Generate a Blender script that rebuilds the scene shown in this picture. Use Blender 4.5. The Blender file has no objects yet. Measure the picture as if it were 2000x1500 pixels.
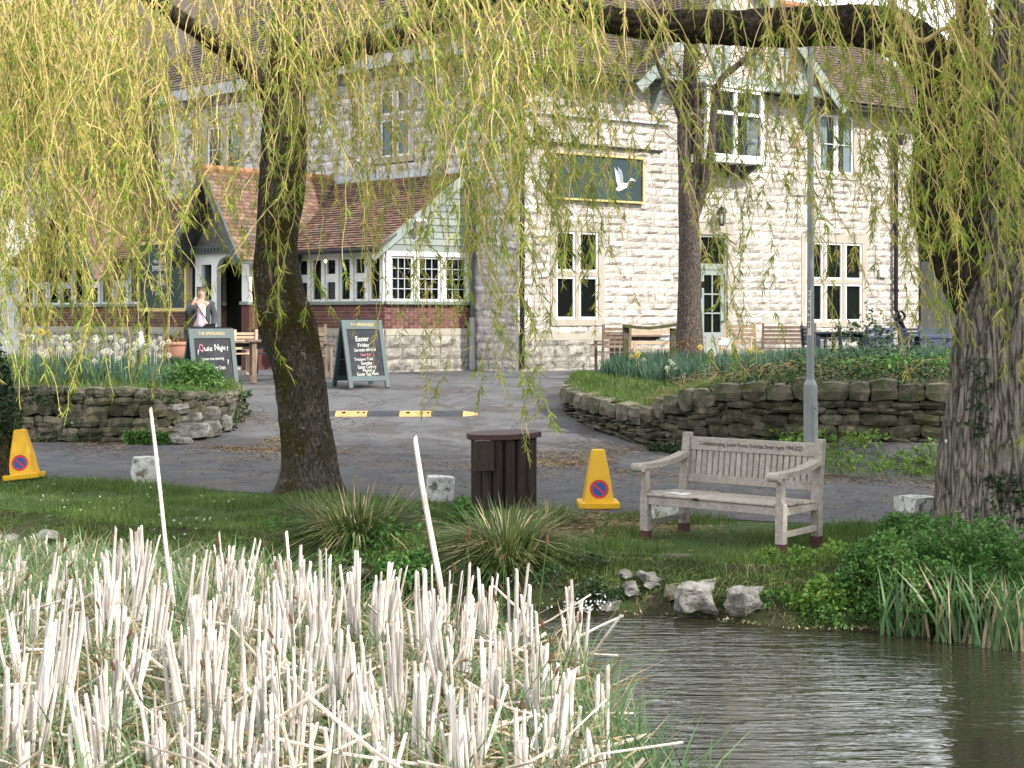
import bpy, math, random
import numpy as np
from mathutils import Vector, Matrix, noise
R = math.radians
rnd = random.Random(7)
rng = np.random.default_rng(11)
scene = bpy.context.scene
COL = scene.collection

# ------------------------------------------------------------------ camera, sky, sun
F_PX, HZ, CZ = 3000.0, 620.0, 1.9
cam_d = bpy.data.cameras.new("camera"); cam = bpy.data.objects.new("camera", cam_d); COL.objects.link(cam)
cam.location = (0, 0, CZ); cam.rotation_euler = (R(90), 0, 0)
cam_d.sensor_width = 36; cam_d.lens = 54; cam_d.shift_y = -0.065
cam_d.clip_start = 0.1; cam_d.clip_end = 2000
scene.camera = cam
SUN_DIR = Vector((0.72, -0.50, 0.66)).normalized()          # towards the sun
world = bpy.data.worlds.new("World"); scene.world = world; world.use_nodes = True
nt = world.node_tree; nt.nodes.clear()
wo = nt.nodes.new("ShaderNodeOutputWorld"); bg = nt.nodes.new("ShaderNodeBackground")
sky = nt.nodes.new("ShaderNodeTexSky"); sky.sky_type = 'NISHITA'; sky.sun_disc = False
sky.sun_elevation = math.asin(SUN_DIR.z); sky.sun_rotation = math.atan2(SUN_DIR.x, SUN_DIR.y)
sky.dust_density = 1.5
tc = nt.nodes.new("ShaderNodeTexCoord"); mp = nt.nodes.new("ShaderNodeMapping"); mp.inputs['Scale'].default_value = (1, 1, 2.6)
cn = nt.nodes.new("ShaderNodeTexNoise"); cn.inputs['Scale'].default_value = 2.2; cn.inputs['Detail'].default_value = 9; cn.inputs['Roughness'].default_value = .6
cr = nt.nodes.new("ShaderNodeValToRGB"); cr.color_ramp.elements[0].position = .35; cr.color_ramp.elements[1].position = .54
cmx = nt.nodes.new("ShaderNodeMix"); cmx.data_type = 'RGBA'; cmx.inputs[7].default_value = (13, 13.2, 13.6, 1)
nt.links.new(tc.outputs['Generated'], mp.inputs[0]); nt.links.new(mp.outputs[0], cn.inputs['Vector'])
nt.links.new(cn.outputs['Fac'], cr.inputs[0]); nt.links.new(cr.outputs[0], cmx.inputs[0])
nt.links.new(sky.outputs[0], cmx.inputs[6]); nt.links.new(cmx.outputs[2], bg.inputs[0])
bg.inputs[1].default_value = 0.12
nt.links.new(bg.outputs[0], wo.inputs[0])
sun_d = bpy.data.lights.new("sun", 'SUN'); sun_d.energy = 3.7; sun_d.angle = R(0.6); sun_d.color = (1, .95, .87)
sun = bpy.data.objects.new("sun", sun_d); COL.objects.link(sun)
sun.rotation_euler = (-SUN_DIR).to_track_quat('-Z', 'Y').to_euler()
scene.view_settings.view_transform = 'Standard'; scene.view_settings.look = 'None'
scene.view_settings.exposure = 0.58; scene.view_settings.gamma = 1; scene.view_settings.use_curve_mapping = False
scene.render.engine = 'CYCLES'
scene.cycles.max_bounces = 5; scene.cycles.transparent_max_bounces = 6
scene.cycles.diffuse_bounces = 2; scene.cycles.glossy_bounces = 2

# ------------------------------------------------------------------ helpers
def P(px, py, Y): return Vector(((px - 1000) * Y / F_PX, Y, CZ - (py - HZ) * Y / F_PX))
def tag(o, label=None, cat=None, group=None, kind=None):
    if label: o['label'] = label
    if cat: o['category'] = cat
    if group: o['group'] = group
    if kind: o['kind'] = kind
    return o
def thing(name, label, cat, loc=(0, 0, 0), rz=0, group=None):
    o = bpy.data.objects.new(name, None); COL.objects.link(o); o.empty_display_size = .1
    o.location = loc; o.rotation_euler = (0, 0, rz)
    return tag(o, label, cat, group)
def dup(o, parent=None):
    c = o.copy(); COL.objects.link(c)
    if parent is not None: c.parent = parent
    for ch in list(o.children): dup(ch, c)
    return c
def link(name, me, parent=None, mats=None, smooth=False):
    o = bpy.data.objects.new(name, me); COL.objects.link(o)
    if parent is not None: o.parent = parent
    if mats is not None:
        for m in (mats if isinstance(mats, (list, tuple)) else [mats]): me.materials.append(m)
    return o
def np_mesh(name, V, Fc, mats, smooth=False, midx=None):
    """V (n,3); Fc (m,k) one face size, or list of such arrays"""
    if not isinstance(Fc, list): Fc = [Fc]
    Fc = [np.asarray(f, dtype=np.int32) for f in Fc if len(f)]
    me = bpy.data.meshes.new(name); V = np.asarray(V, dtype=np.float32)
    me.vertices.add(len(V)); me.vertices.foreach_set("co", V.ravel())
    loops = np.concatenate([f.ravel() for f in Fc]); sizes = np.concatenate([np.full(len(f), f.shape[1], np.int32) for f in Fc])
    starts = np.concatenate([[0], np.cumsum(sizes)[:-1]]).astype(np.int32)
    me.loops.add(len(loops)); me.loops.foreach_set("vertex_index", loops)
    me.polygons.add(len(sizes)); me.polygons.foreach_set("loop_start", starts)
    if midx is not None: me.polygons.foreach_set("material_index", np.asarray(midx, np.int32))
    me.update(calc_edges=True)
    me.polygons.foreach_set("use_smooth", np.full(len(sizes), smooth))
    for m in (mats if isinstance(mats, (list, tuple)) else [mats]): me.materials.append(m)
    return me
class MB:
    def __init__(s): s.v = []; s.f = []
    def add(s, vs, fs):
        b = len(s.v); s.v += [tuple(v) for v in vs]; s.f += [tuple(i + b for i in f) for f in fs]; return s
    def hexa(s, c): return s.add(c, [(0, 3, 2, 1), (4, 5, 6, 7), (0, 1, 5, 4), (1, 2, 6, 5), (2, 3, 7, 6), (3, 0, 4, 7)])
    def box(s, x0, x1, y0, y1, z0, z1):
        return s.hexa([(x0, y0, z0), (x1, y0, z0), (x1, y1, z0), (x0, y1, z0), (x0, y0, z1), (x1, y0, z1), (x1, y1, z1), (x0, y1, z1)])
    def mbox(s, M, sx, sy, sz):
        return s.hexa([M @ Vector((a * sx / 2, b * sy / 2, c * sz / 2)) for c in (-1, 1) for a, b in ((-1, -1), (1, -1), (1, 1), (-1, 1))])
    def bar(s, p, q, w, h, up=(0, 0, 1)):
        p, q = Vector(p), Vector(q); d = (q - p).normalized(); up = Vector(up)
        side = d.cross(up); side = side.normalized() if side.length > 1e-4 else Vector((1, 0, 0)); u = side.cross(d)
        c = [(e + side * a * w / 2 + u * b * h / 2) for e in (p, q) for a, b in ((-1, -1), (1, -1), (1, 1), (-1, 1))]
        return s.hexa(c)
    def tube(s, pts, rad, n=8, cap=True):
        pts = [Vector(p) for p in pts]; rad = rad if isinstance(rad, (list, tuple)) else [rad] * len(pts)
        b = len(s.v); up = Vector((0, 0, 1)); rings = []
        for i, p in enumerate(pts):
            d = (pts[min(i + 1, len(pts) - 1)] - pts[max(i - 1, 0)]).normalized()
            a = d.cross(up if abs(d.z) < .95 else Vector((1, 0, 0))).normalized(); c = a.cross(d)
            for k in range(n):
                t = 2 * math.pi * k / n; s.v.append(tuple(p + (a * math.cos(t) + c * math.sin(t)) * rad[i]))
        for i in range(len(pts) - 1):
            for k in range(n): s.f.append((b + i * n + k, b + i * n + (k + 1) % n, b + (i + 1) * n + (k + 1) % n, b + (i + 1) * n + k))
        if cap: s.f.append(tuple(b + k for k in range(n))[::-1]); s.f.append(tuple(b + (len(pts) - 1) * n + k for k in range(n)))
        return s
    def lathe(s, prof, c=(0, 0, 0), n=16):
        b = len(s.v)
        for r, z in prof:
            for k in range(n):
                t = 2 * math.pi * k / n; s.v.append((c[0] + r * math.cos(t), c[1] + r * math.sin(t), c[2] + z))
        for i in range(len(prof) - 1):
            for k in range(n): s.f.append((b + i * n + k, b + i * n + (k + 1) % n, b + (i + 1) * n + (k + 1) % n, b + (i + 1) * n + k))
        s.f.append(tuple(b + k for k in range(n))[::-1]); s.f.append(tuple(b + (len(prof) - 1) * n + k for k in range(n)))
        return s
    def prism(s, poly, ext):
        """poly: list of 3D points; ext: vector"""
        n = len(poly); e = Vector(ext); b = len(s.v)
        s.v += [tuple(p) for p in poly] + [tuple(Vector(p) + e) for p in poly]
        s.f += [tuple(b + i for i in range(n)), tuple(b + n + i for i in range(n))[::-1]] + [(b + (i + 1) % n, b + i, b + n + i, b + n + (i + 1) % n) for i in range(n)]
        return s
    def build(s, name, mats, parent=None, world=False, smooth=False, bevel=0, kind=None, label=None):
        me = bpy.data.meshes.new(name)
        off = Vector(parent.location) if (world and parent is not None) else Vector((0, 0, 0))
        me.from_pydata([tuple(Vector(v) - off) for v in s.v], [], s.f); me.update()
        if smooth:
            for p in me.polygons: p.use_smooth = True
        o = link(name, me, parent, mats)
        if bevel:
            m = o.modifiers.new("bevel", 'BEVEL'); m.width = bevel; m.segments = 1; m.limit_method = 'ANGLE'
        if kind: o['kind'] = kind
        if label: o['label'] = label
        return o

def ribbons(base, d, length, width, bend, side, prof=(1, .9, .6, 0), ts=None):
    """curved tapering blades; every argument an array over the N blades"""
    N = len(base); K = len(prof); ts = np.linspace(0, 1, K) if ts is None else np.asarray(ts)
    length = np.broadcast_to(length, (N,)).astype(float); width = np.broadcast_to(width, (N,)).astype(float)
    V = np.empty((N, K, 2, 3))
    for i, t in enumerate(ts):
        c = base + d * (length * t)[:, None] + bend * (length * t * t)[:, None]
        w = side * (width * prof[i] * .5)[:, None]
        V[:, i, 0] = c - w; V[:, i, 1] = c + w
    idx = np.arange(N)[:, None] * (K * 2) + np.arange(K - 1)[None, :] * 2
    Fq = np.stack([idx, idx + 1, idx + 3, idx + 2], -1).reshape(-1, 4)
    return V.reshape(-1, 3), Fq
def unit(a): return a / np.maximum(np.linalg.norm(a, axis=-1, keepdims=True), 1e-9)
def rdirs(n, z=0.0): 
    a = rng.normal(size=(n, 3)); a[:, 2] += z; return unit(a)
def blades(pts, hmin, hmax, wmin, wmax, lean=.25, bend=.5, prof=(1, .9, .6, .06), droop=.3):
    N = len(pts); az = rng.uniform(0, 2 * np.pi, N); l = rng.uniform(0, lean, N)
    d = unit(np.stack([np.cos(az) * l, np.sin(az) * l, np.ones(N)], 1)); b = rng.uniform(0, bend, N)
    bd = np.stack([np.cos(az) * b, np.sin(az) * b, -b * droop], 1)
    a2 = az + rng.uniform(-1.2, 1.2, N) + np.pi / 2
    side = np.stack([np.cos(a2), np.sin(a2), np.zeros(N)], 1)
    return ribbons(pts, d, rng.uniform(hmin, hmax, N), rng.uniform(wmin, wmax, N), bd, side, prof)
def join(parts):
    """[(V,F)...] with equal face size -> one"""
    Vs, Fs, b = [], [], 0
    for v, f in parts:
        Vs.append(v); Fs.append(np.asarray(f) + b); b += len(v)
    return np.concatenate(Vs), np.concatenate(Fs)
def tube_np(pts, rad, n=4):
    pts = np.asarray(pts, float); K = len(pts); rad = np.broadcast_to(rad, (K,))
    d = unit(np.gradient(pts, axis=0)); ref = np.array([0.31, .95, .05]); a = unit(np.cross(d, ref)); c = np.cross(a, d)
    t = np.arange(n) * 2 * np.pi / n
    V = pts[:, None] + (a[:, None] * np.cos(t)[None, :, None] + c[:, None] * np.sin(t)[None, :, None]) * rad[:, None, None]
    i = np.arange(K - 1)[:, None] * n; k = np.arange(n)[None]
    Fq = np.stack([i + k, i + (k + 1) % n, i + n + (k + 1) % n, i + n + k], -1).reshape(-1, 4)
    return V.reshape(-1, 3), Fq
def stuff(name, V, Fq, mats, parent=None, smooth=False, midx=None, label=None, cat=None, group=None):
    off = np.array(parent.location) if parent is not None else 0
    o = link(name, np_mesh(name, V - off, Fq, mats, smooth, midx), parent)
    o['kind'] = 'stuff'
    if label: o['label'] = label
    if cat and parent is None: o['category'] = cat
    return o

# ------------------------------------------------------------------ materials
def mat(name, c1, c2=None, scale=5, rough=.8, bump=0, bscale=None, rand=0, src='object', c3=None, s3=1.2, p3=(.5, .65), metal=0, trans=0, detail=6, stretch=(1, 1, 1), hue=0, spec=.35, coat=0, contrast=(.35, .65), bdist=.02, cracks=0):
    m = bpy.data.materials.new(name); m.use_nodes = True; n = m.node_tree.nodes; l = m.node_tree.links
    b = n['Principled BSDF']; b.inputs['Roughness'].default_value = rough; b.inputs['Metallic'].default_value = metal
    b.inputs['Specular IOR Level'].default_value = spec; b.inputs['Coat Weight'].default_value = coat
    geo = n.new('ShaderNodeNewGeometry'); mpn = n.new('ShaderNodeMapping'); mpn.inputs['Scale'].default_value = stretch
    l.new(geo.outputs['Position'], mpn.inputs[0]); vec = mpn.outputs[0]
    c2 = c2 or c1
    tx = n.new('ShaderNodeTexNoise'); tx.inputs['Scale'].default_value = scale; tx.inputs['Detail'].default_value = detail; tx.inputs['Roughness'].default_value = .6
    l.new(vec, tx.inputs['Vector']); rp = n.new('ShaderNodeValToRGB'); l.new(tx.outputs['Fac'], rp.inputs[0])
    e = rp.color_ramp.elements; e[0].position, e[1].position = contrast; e[0].color = (*c1, 1); e[1].color = (*c2, 1)
    col = rp.outputs[0]
    if c3:
        t3 = n.new('ShaderNodeTexNoise'); t3.inputs['Scale'].default_value = s3; t3.inputs['Detail'].default_value = 8; t3.inputs['Roughness'].default_value = .7
        l.new(geo.outputs['Position'], t3.inputs['Vector']); r3 = n.new('ShaderNodeValToRGB'); l.new(t3.outputs['Fac'], r3.inputs[0])
        r3.color_ramp.elements[0].position, r3.color_ramp.elements[1].position = p3
        mx = n.new('ShaderNodeMix'); mx.data_type = 'RGBA'; l.new(r3.outputs[0], mx.inputs[0]); l.new(col, mx.inputs[6]); mx.inputs[7].default_value = (*c3, 1); col = mx.outputs[2]
    if cracks:
        vo = n.new('ShaderNodeTexVoronoi'); vo.feature = 'DISTANCE_TO_EDGE'; vo.inputs['Scale'].default_value = .55
        ns = n.new('ShaderNodeTexNoise'); ns.inputs['Scale'].default_value = 2.5; ns.inputs['Detail'].default_value = 6; l.new(geo.outputs['Position'], ns.inputs['Vector'])
        av = n.new('ShaderNodeVectorMath'); av.operation = 'MULTIPLY_ADD'; av.inputs[1].default_value = (.9, .9, 0); l.new(ns.outputs['Color'], av.inputs[0]); l.new(geo.outputs['Position'], av.inputs[2]); l.new(av.outputs[0], vo.inputs['Vector'])
        cm = n.new('ShaderNodeMapRange'); cm.inputs[1].default_value = .004; cm.inputs[2].default_value = .014; cm.inputs[3].default_value = cracks; cm.inputs[4].default_value = 0; l.new(vo.outputs['Distance'], cm.inputs[0])
        sp_ = n.new('ShaderNodeTexNoise'); sp_.inputs['Scale'].default_value = 70; sp_.inputs['Detail'].default_value = 2; l.new(geo.outputs['Position'], sp_.inputs['Vector'])
        sr = n.new('ShaderNodeMapRange'); sr.inputs[1].default_value = .35; sr.inputs[2].default_value = .7; sr.inputs[3].default_value = .72; sr.inputs[4].default_value = 1.4; l.new(sp_.outputs['Fac'], sr.inputs[0])
        hv_ = n.new('ShaderNodeHueSaturation'); l.new(sr.outputs[0], hv_.inputs['Value']); l.new(col, hv_.inputs['Color'])
        mx = n.new('ShaderNodeMix'); mx.data_type = 'RGBA'; l.new(cm.outputs[0], mx.inputs[0]); l.new(hv_.outputs[0], mx.inputs[6]); mx.inputs[7].default_value = (.03, .028, .026, 1); col = mx.outputs[2]
    if rand or hue:
        if src == 'object': ro = n.new('ShaderNodeObjectInfo').outputs['Random']
        else: ro = geo.outputs['Random Per Island']
        hs = n.new('ShaderNodeHueSaturation'); mr = n.new('ShaderNodeMapRange'); mr.inputs[3].default_value = 1 - rand; mr.inputs[4].default_value = 1 + rand
        l.new(ro, mr.inputs[0]); l.new(mr.outputs[0], hs.inputs['Value']); l.new(col, hs.inputs['Color']); col = hs.outputs[0]
        if hue:
            ml = n.new('ShaderNodeMath'); ml.operation = 'MULTIPLY'; ml.inputs[1].default_value = 7.31; l.new(ro, ml.inputs[0])
            fr = n.new('ShaderNodeMath'); fr.operation = 'FRACT'; l.new(ml.outputs[0], fr.inputs[0])
            m2 = n.new('ShaderNodeMapRange'); m2.inputs[3].default_value = .5 - hue; m2.inputs[4].default_value = .5 + hue; l.new(fr.outputs[0], m2.inputs[0]); l.new(m2.outputs[0], hs.inputs['Hue'])
    l.new(col, b.inputs['Base Color'])
    if bump:
        tb = n.new('ShaderNodeTexNoise'); tb.inputs['Scale'].default_value = bscale or scale * 3; tb.inputs['Detail'].default_value = 8; tb.inputs['Roughness'].default_value = .65
        l.new(vec, tb.inputs['Vector']); bn = n.new('ShaderNodeBump'); bn.inputs['Strength'].default_value = bump; bn.inputs['Distance'].default_value = bdist
        l.new(tb.outputs['Fac'], bn.inputs['Height']); l.new(bn.outputs[0], b.inputs['Normal'])
    if trans:
        tr = n.new('ShaderNodeBsdfTranslucent'); l.new(col, tr.inputs[0]); ms = n.new('ShaderNodeMixShader'); ms.inputs[0].default_value = trans
        l.new(b.outputs[0], ms.inputs[1]); l.new(tr.outputs[0], ms.inputs[2]); l.new(ms.outputs[0], n['Material Output'].inputs[0])
    return m
M = {}
M['asphalt'] = mat('asphalt', (.065, .065, .072), (.105, .105, .112), 2.2, .85, .5, 60, c3=(.13, .10, .075), s3=1.1, p3=(.53, .70), bdist=.008, cracks=.55)
M['drive'] = mat('drive_asphalt', (.085, .085, .09), (.13, .128, .13), 1.6, .85, .5, 50, c3=(.075, .07, .068), s3=.9, p3=(.50, .56), bdist=.01, cracks=.8)
M['soil'] = mat('soil', (.055, .04, .028), (.11, .085, .06), 6, .95, .8, 25, c3=(.05, .07, .02), s3=1.5, bdist=.03)
M['earth'] = mat('bank_earth', (.035, .04, .016), (.075, .06, .035), 7, .95, 1, 22, c3=(.05, .075, .02), s3=2.2, p3=(.42, .6), bdist=.05)
M['lawn'] = mat('lawn', (.04, .075, .016), (.065, .105, .024), 4, .95, .6, 40, c3=(.085, .065, .042), s3=1.1, p3=(.60, .70))
M['hill'] = mat('hill', (.10, .15, .03), (.16, .2, .04), .15, .95)
M['water'] = None
M['stoneB'] = mat('limestone', (.50, .455, .40), (.68, .635, .57), 7, .9, .9, 28, rand=.17, c3=(.34, .31, .275), s3=6, p3=(.5, .62), hue=.012, bdist=.03)
M['stoneBi'] = mat('limestone_rest', (.50, .455, .40), (.68, .635, .57), 7, .9, .9, 28, rand=.17, src='island', c3=(.34, .31, .275), s3=6, p3=(.5, .62), hue=.012, bdist=.03)
M['stoneA'] = mat('grey_limestone', (.50, .46, .435), (.74, .69, .655), 6, .9, .9, 26, rand=.2, src='island', c3=(.27, .245, .24), s3=5, p3=(.5, .66), bdist=.03)
M['stoneP'] = mat('plinth_stone', (.28, .26, .23), (.48, .445, .39), 7, .9, .9, 26, rand=.2, c3=(.12, .115, .10), s3=6, p3=(.48, .64), bdist=.03)
M['mortar'] = mat('mortar', (.50, .455, .40), (.60, .555, .49), 12, .95, .4, 60)
M['darkmortar'] = mat('dark_mortar', (.03, .028, .022), (.07, .06, .045), 9, .95, .6, 40)
M['dressed'] = mat('dressed_stone', (.38, .34, .28), (.47, .43, .36), 3, .85, .35, 40, c3=(.27, .25, .21), s3=3, p3=(.55, .75))
M['garden'] = mat('garden_stone', (.065, .06, .042), (.19, .17, .13), 9, .95, 1, 20, rand=.35, c3=(.045, .05, .022), s3=2.6, p3=(.44, .60), hue=.015, bdist=.03)
M['coping'] = mat('coping_stone', (.085, .078, .056), (.21, .185, .14), 7, .92, .8, 22, rand=.25, c3=(.075, .095, .028), s3=3.4, p3=(.50, .64), bdist=.03)
M['palestone'] = mat('pale_rock', (.15, .14, .125), (.36, .345, .32), 9, .9, 1, 22, rand=.2, c3=(.08, .08, .05), s3=5, p3=(.52, .66), bdist=.04)
M['boll'] = mat('whitewashed_stone', (.62, .61, .58), (.80, .79, .76), 12, .9, .8, 35, c3=(.20, .20, .14), s3=10, p3=(.50, .60), bdist=.03)
M['brick'] = mat('brick_red', (.13, .055, .045), (.20, .085, .068), 14, .85, .5, 60, rand=.35, hue=.02)
M['brickm'] = mat('brick_mortar', (.36, .31, .27), (.42, .37, .33), 10, .9)
M['tile'] = mat('clay_tile', (.14, .08, .057), (.24, .145, .105), 8, .85, .5, 40, rand=.38, src='island', c3=(.13, .12, .095), s3=2.4, p3=(.5, .66), hue=.02)
M['tileB'] = mat('brown_tile', (.10, .075, .068), (.17, .125, .11), 6, .85, .5, 40, rand=.3, src='island', c3=(.42, .40, .35), s3=7, p3=(.64, .70))
M['ridge'] = mat('orange_ridge_tile', (.30, .13, .075), (.42, .20, .12), 8, .8, .4, 30, rand=.2, src='island')
M['white'] = mat('white_paint', (.78, .78, .76), (.84, .84, .82), 3, .45)
M['sage'] = mat('sage_paint', (.20, .235, .215), (.24, .275, .25), 3, .55)
M['sagel'] = mat('pale_sage_paint', (.25, .29, .265), (.29, .33, .30), 3, .5)
M['dgreen'] = mat('dark_grey_green_paint', (.075, .09, .085), (.10, .115, .105), 4, .6)
M['lead'] = mat('lead_flashing', (.42, .45, .48), (.55, .58, .62), 3, .6, .3, 20)
M['black'] = mat('black_paint', (.012, .012, .013), rough=.4)
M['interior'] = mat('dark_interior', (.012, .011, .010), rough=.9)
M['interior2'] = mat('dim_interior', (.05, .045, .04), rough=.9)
M['curtain'] = mat('net_curtain', (.55, .58, .60), (.7, .72, .74), 14, .9, stretch=(6, 6, .3))
M['bark'] = mat('mossy_bark', (.055, .043, .034), (.15, .125, .10), 9, .95, 1, 16, c3=(.055, .052, .012), s3=2.4, p3=(.45, .58), stretch=(3, 3, .8), bdist=.05)
M['bark2'] = mat('grey_furrowed_bark', (.115, .095, .078), (.29, .25, .21), 8, .95, 1, 14, c3=(.09, .10, .035), s3=1.6, p3=(.58, .72), stretch=(3, 3, .5), bdist=.06)
M['bark3'] = mat('dark_bark', (.03, .023, .017), (.085, .066, .048), 9, .95, 1, 16, c3=(.045, .05, .015), s3=2, p3=(.55, .66), stretch=(3, 3, .8), bdist=.05)
M['bark4'] = mat('brown_smooth_bark', (.085, .065, .055), (.165, .13, .115), 9, .9, .9, 12, stretch=(3, 3, 1), bdist=.03)
M['twig'] = mat('willow_twig', (.44, .32, .12), (.58, .45, .20), 3, .6, rand=.3, src='island')
M['wleaf'] = mat('willow_leaf', (.20, .30, .035), (.35, .43, .06), 2, .5, rand=.42, src='island', trans=.34, hue=.018)
M['wyel'] = mat('willow_catkin', (.58, .50, .11), (.72, .63, .18), 2, .6, rand=.2, src='island', trans=.35, hue=.012)
M['grass'] = mat('grass', (.08, .145, .028), (.14, .205, .05), 1.2, .6, rand=.4, src='island', trans=.25, hue=.02)
M['sedge'] = mat('sedge', (.06, .105, .025), (.15, .19, .055), 2, .5, rand=.4, src='island', trans=.25, hue=.03)
M['herb'] = mat('herb_leaf', (.06, .15, .03), (.11, .22, .05), 3, .6, rand=.4, src='island', trans=.25, hue=.02)
M['herby'] = mat('herb_leaf_fresh', (.13, .24, .04), (.17, .28, .05), 3, .6, rand=.3, src='island', trans=.3, hue=.02)
M['ivy'] = mat('ivy_leaf', (.022, .05, .018), (.05, .09, .03), 3, .45, rand=.4, src='island', trans=.12, hue=.02)
M['conifer'] = mat('dark_evergreen', (.018, .035, .014), (.04, .065, .022), 1, .7, rand=.5, src='island', trans=.1)
M['narc'] = mat('daffodil_leaf', (.055, .115, .065), (.09, .16, .10), 3, .5, rand=.3, src='island', trans=.2)
M['petaly'] = mat('yellow_petal', (.62, .50, .10), (.7, .58, .16), 4, .5, trans=.3)
M['petalo'] = mat('orange_flower', (.33, .15, .04), (.42, .22, .06), 4, .5, trans=.3)
M['petalw'] = mat('cream_petal', (.6, .58, .46), (.7, .7, .6), 4, .5, trans=.3)
M['reed'] = mat('bleached_reed', (.60, .54, .49), (.84, .79, .74), 3, .7, .3, 20, rand=.24, stretch=(4, 4, .5), c3=(.46, .37, .28), s3=5, p3=(.52, .68), trans=.1)
M['reedi'] = mat('bleached_reed_rest', (.50, .43, .35), (.74, .67, .60), 3, .7, .3, 20, rand=.38, src='island', c3=(.33, .25, .17), s3=5, p3=(.50, .66), trans=.1)
M['litter'] = mat('dead_leaf_litter', (.16, .10, .045), (.30, .21, .11), 4, .9, rand=.4, src='island', hue=.015)
M['straw'] = mat('straw', (.34, .26, .15), (.54, .44, .30), 3, .8, rand=.3, src='island', trans=.15)
M['rblade'] = mat('reed_green_blade', (.10, .19, .075), (.21, .30, .14), 2, .5, rand=.35, src='island', trans=.3, hue=.02)
M['seed'] = mat('brown_seed_head', (.09, .04, .02), (.16, .08, .045), 9, .95, .5, 60)
M['teak'] = mat('weathered_teak', (.33, .29, .25), (.47, .42, .38), 7, .8, .5, 22, rand=.1, stretch=(4, 4, 4), c3=(.25, .22, .19), s3=9, p3=(.56, .7))
M['sock'] = mat('maroon_leg_paint', (.085, .035, .032), (.10, .045, .04), 9, .7)
M['binwood'] = mat('dark_stained_log', (.026, .016, .015), (.05, .032, .028), 6, .6, .5, 25, rand=.2, stretch=(4, 4, .5), c3=(.035, .045, .012), s3=2, p3=(.58, .72))
M['binlid'] = mat('maroon_lid', (.06, .028, .028), (.085, .042, .04), 5, .55, .3, 20)
M['cone'] = mat('yellow_plastic', (.80, .43, .012), (.84, .48, .02), 3, .4, .15, 10, c3=(.55, .28, .02), s3=6, p3=(.62, .8))
M['red'] = mat('sign_red', (.62, .04, .05), rough=.5); M['blue'] = mat('sign_blue', (.03, .09, .30), rough=.5)
M['ybump'] = mat('bump_yellow', (.42, .27, .10), (.55, .37, .15), 12, .8, .4, 40); M['kbump'] = mat('bump_black', (.035, .037, .045), (.055, .057, .065), 12, .8, .4, 40)
M['galv'] = mat('galvanised_grey', (.30, .32, .33), (.38, .40, .41), 3, .5, .1, 15, metal=.25)
M['aboard'] = mat('board_frame_green', (.052, .085, .088), (.065, .10, .102), 3, .5)
M['chalk'] = mat('chalkboard', (.022, .025, .032), (.045, .048, .055), 6, .8)
M['chalkw'] = mat('chalk_white', (.75, .74, .7), rough=.9); M['chalkr'] = mat('chalk_pink', (.6, .2, .28), rough=.9)
M['gold'] = mat('gold_paint', (.62, .48, .22), rough=.5); M['signg'] = mat('sign_panel_slate', (.028, .05, .055), (.035, .062, .066), 2, .3)
M['goldf'] = mat('gilded_frame', (.62, .47, .17), (.72, .56, .24), 8, .45)
M['terra'] = mat('terracotta', (.42, .20, .13), (.52, .27, .19), 6, .85, .3, 30)
M['wood'] = mat('garden_wood', (.17, .12, .085), (.28, .20, .15), 6, .8, .4, 25, rand=.15, stretch=(4, 4, 1))
M['woodp'] = mat('pale_pine', (.50, .36, .24), (.60, .46, .33), 6, .8, .3, 25, rand=.15)
M['mosswood'] = mat('mossy_post', (.055, .06, .02), (.10, .10, .04), 9, .9, .7, 20, c3=(.13, .12, .10), s3=6)
M['fence'] = mat('grey_fence_board', (.23, .21, .19), (.33, .31, .28), 5, .9, .6, 18, rand=.15, stretch=(5, 5, .4), c3=(.15, .17, .11), s3=1.5, p3=(.5, .75))
M['navy'] = mat('dark_blue_plastic', (.025, .033, .055), (.035, .045, .07), 3, .5); M['bluep'] = mat('blue_grey_plastic', (.07, .09, .14), (.09, .11, .17), 3, .45)
M['offwhite'] = mat('white_cloth', (.66, .70, .66), (.74, .78, .74), 3, .8)
M['skin'] = mat('skin', (.50, .32, .24), (.56, .37, .28), 8, .55); M['hair'] = mat('grey_blond_hair', (.22, .17, .13), (.34, .28, .22), 20, .7, .5, 60)
M['jacket'] = mat('grey_jacket', (.05, .055, .065), (.075, .08, .09), 8, .85, .3, 40); M['pink'] = mat('pale_pink_top', (.66, .55, .62), (.72, .61, .68), 6, .85, .3, 20)
M['jeans'] = mat('dark_trousers', (.03, .032, .04), (.045, .048, .06), 8, .85)
M['lichen'] = mat('white_lichen', (.42, .47, .38), (.55, .58, .5), 20, .95, .6, 60)
M['birdlime'] = mat('white_splash', (.7, .72, .72), (.8, .8, .8), 20, .9)
M['led'] = mat('dark_seam', (.02, .02, .02), rough=.9)
def glass():
    m = bpy.data.materials.new('window_glass'); m.use_nodes = True; n = m.node_tree.nodes; l = m.node_tree.links; n.remove(n['Principled BSDF'])
    t = n.new('ShaderNodeBsdfTransparent'); t.inputs[0].default_value = (.75, .8, .8, 1); g = n.new('ShaderNodeBsdfGlossy'); g.inputs['Roughness'].default_value = .03
    fr = n.new('ShaderNodeFresnel'); fr.inputs[0].default_value = 1.17; mx = n.new('ShaderNodeMixShader')
    l.new(fr.outputs[0], mx.inputs[0]); l.new(t.outputs[0], mx.inputs[1]); l.new(g.outputs[0], mx.inputs[2]); l.new(mx.outputs[0], n['Material Output'].inputs[0])
    return m
M['glass'] = glass()
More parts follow.
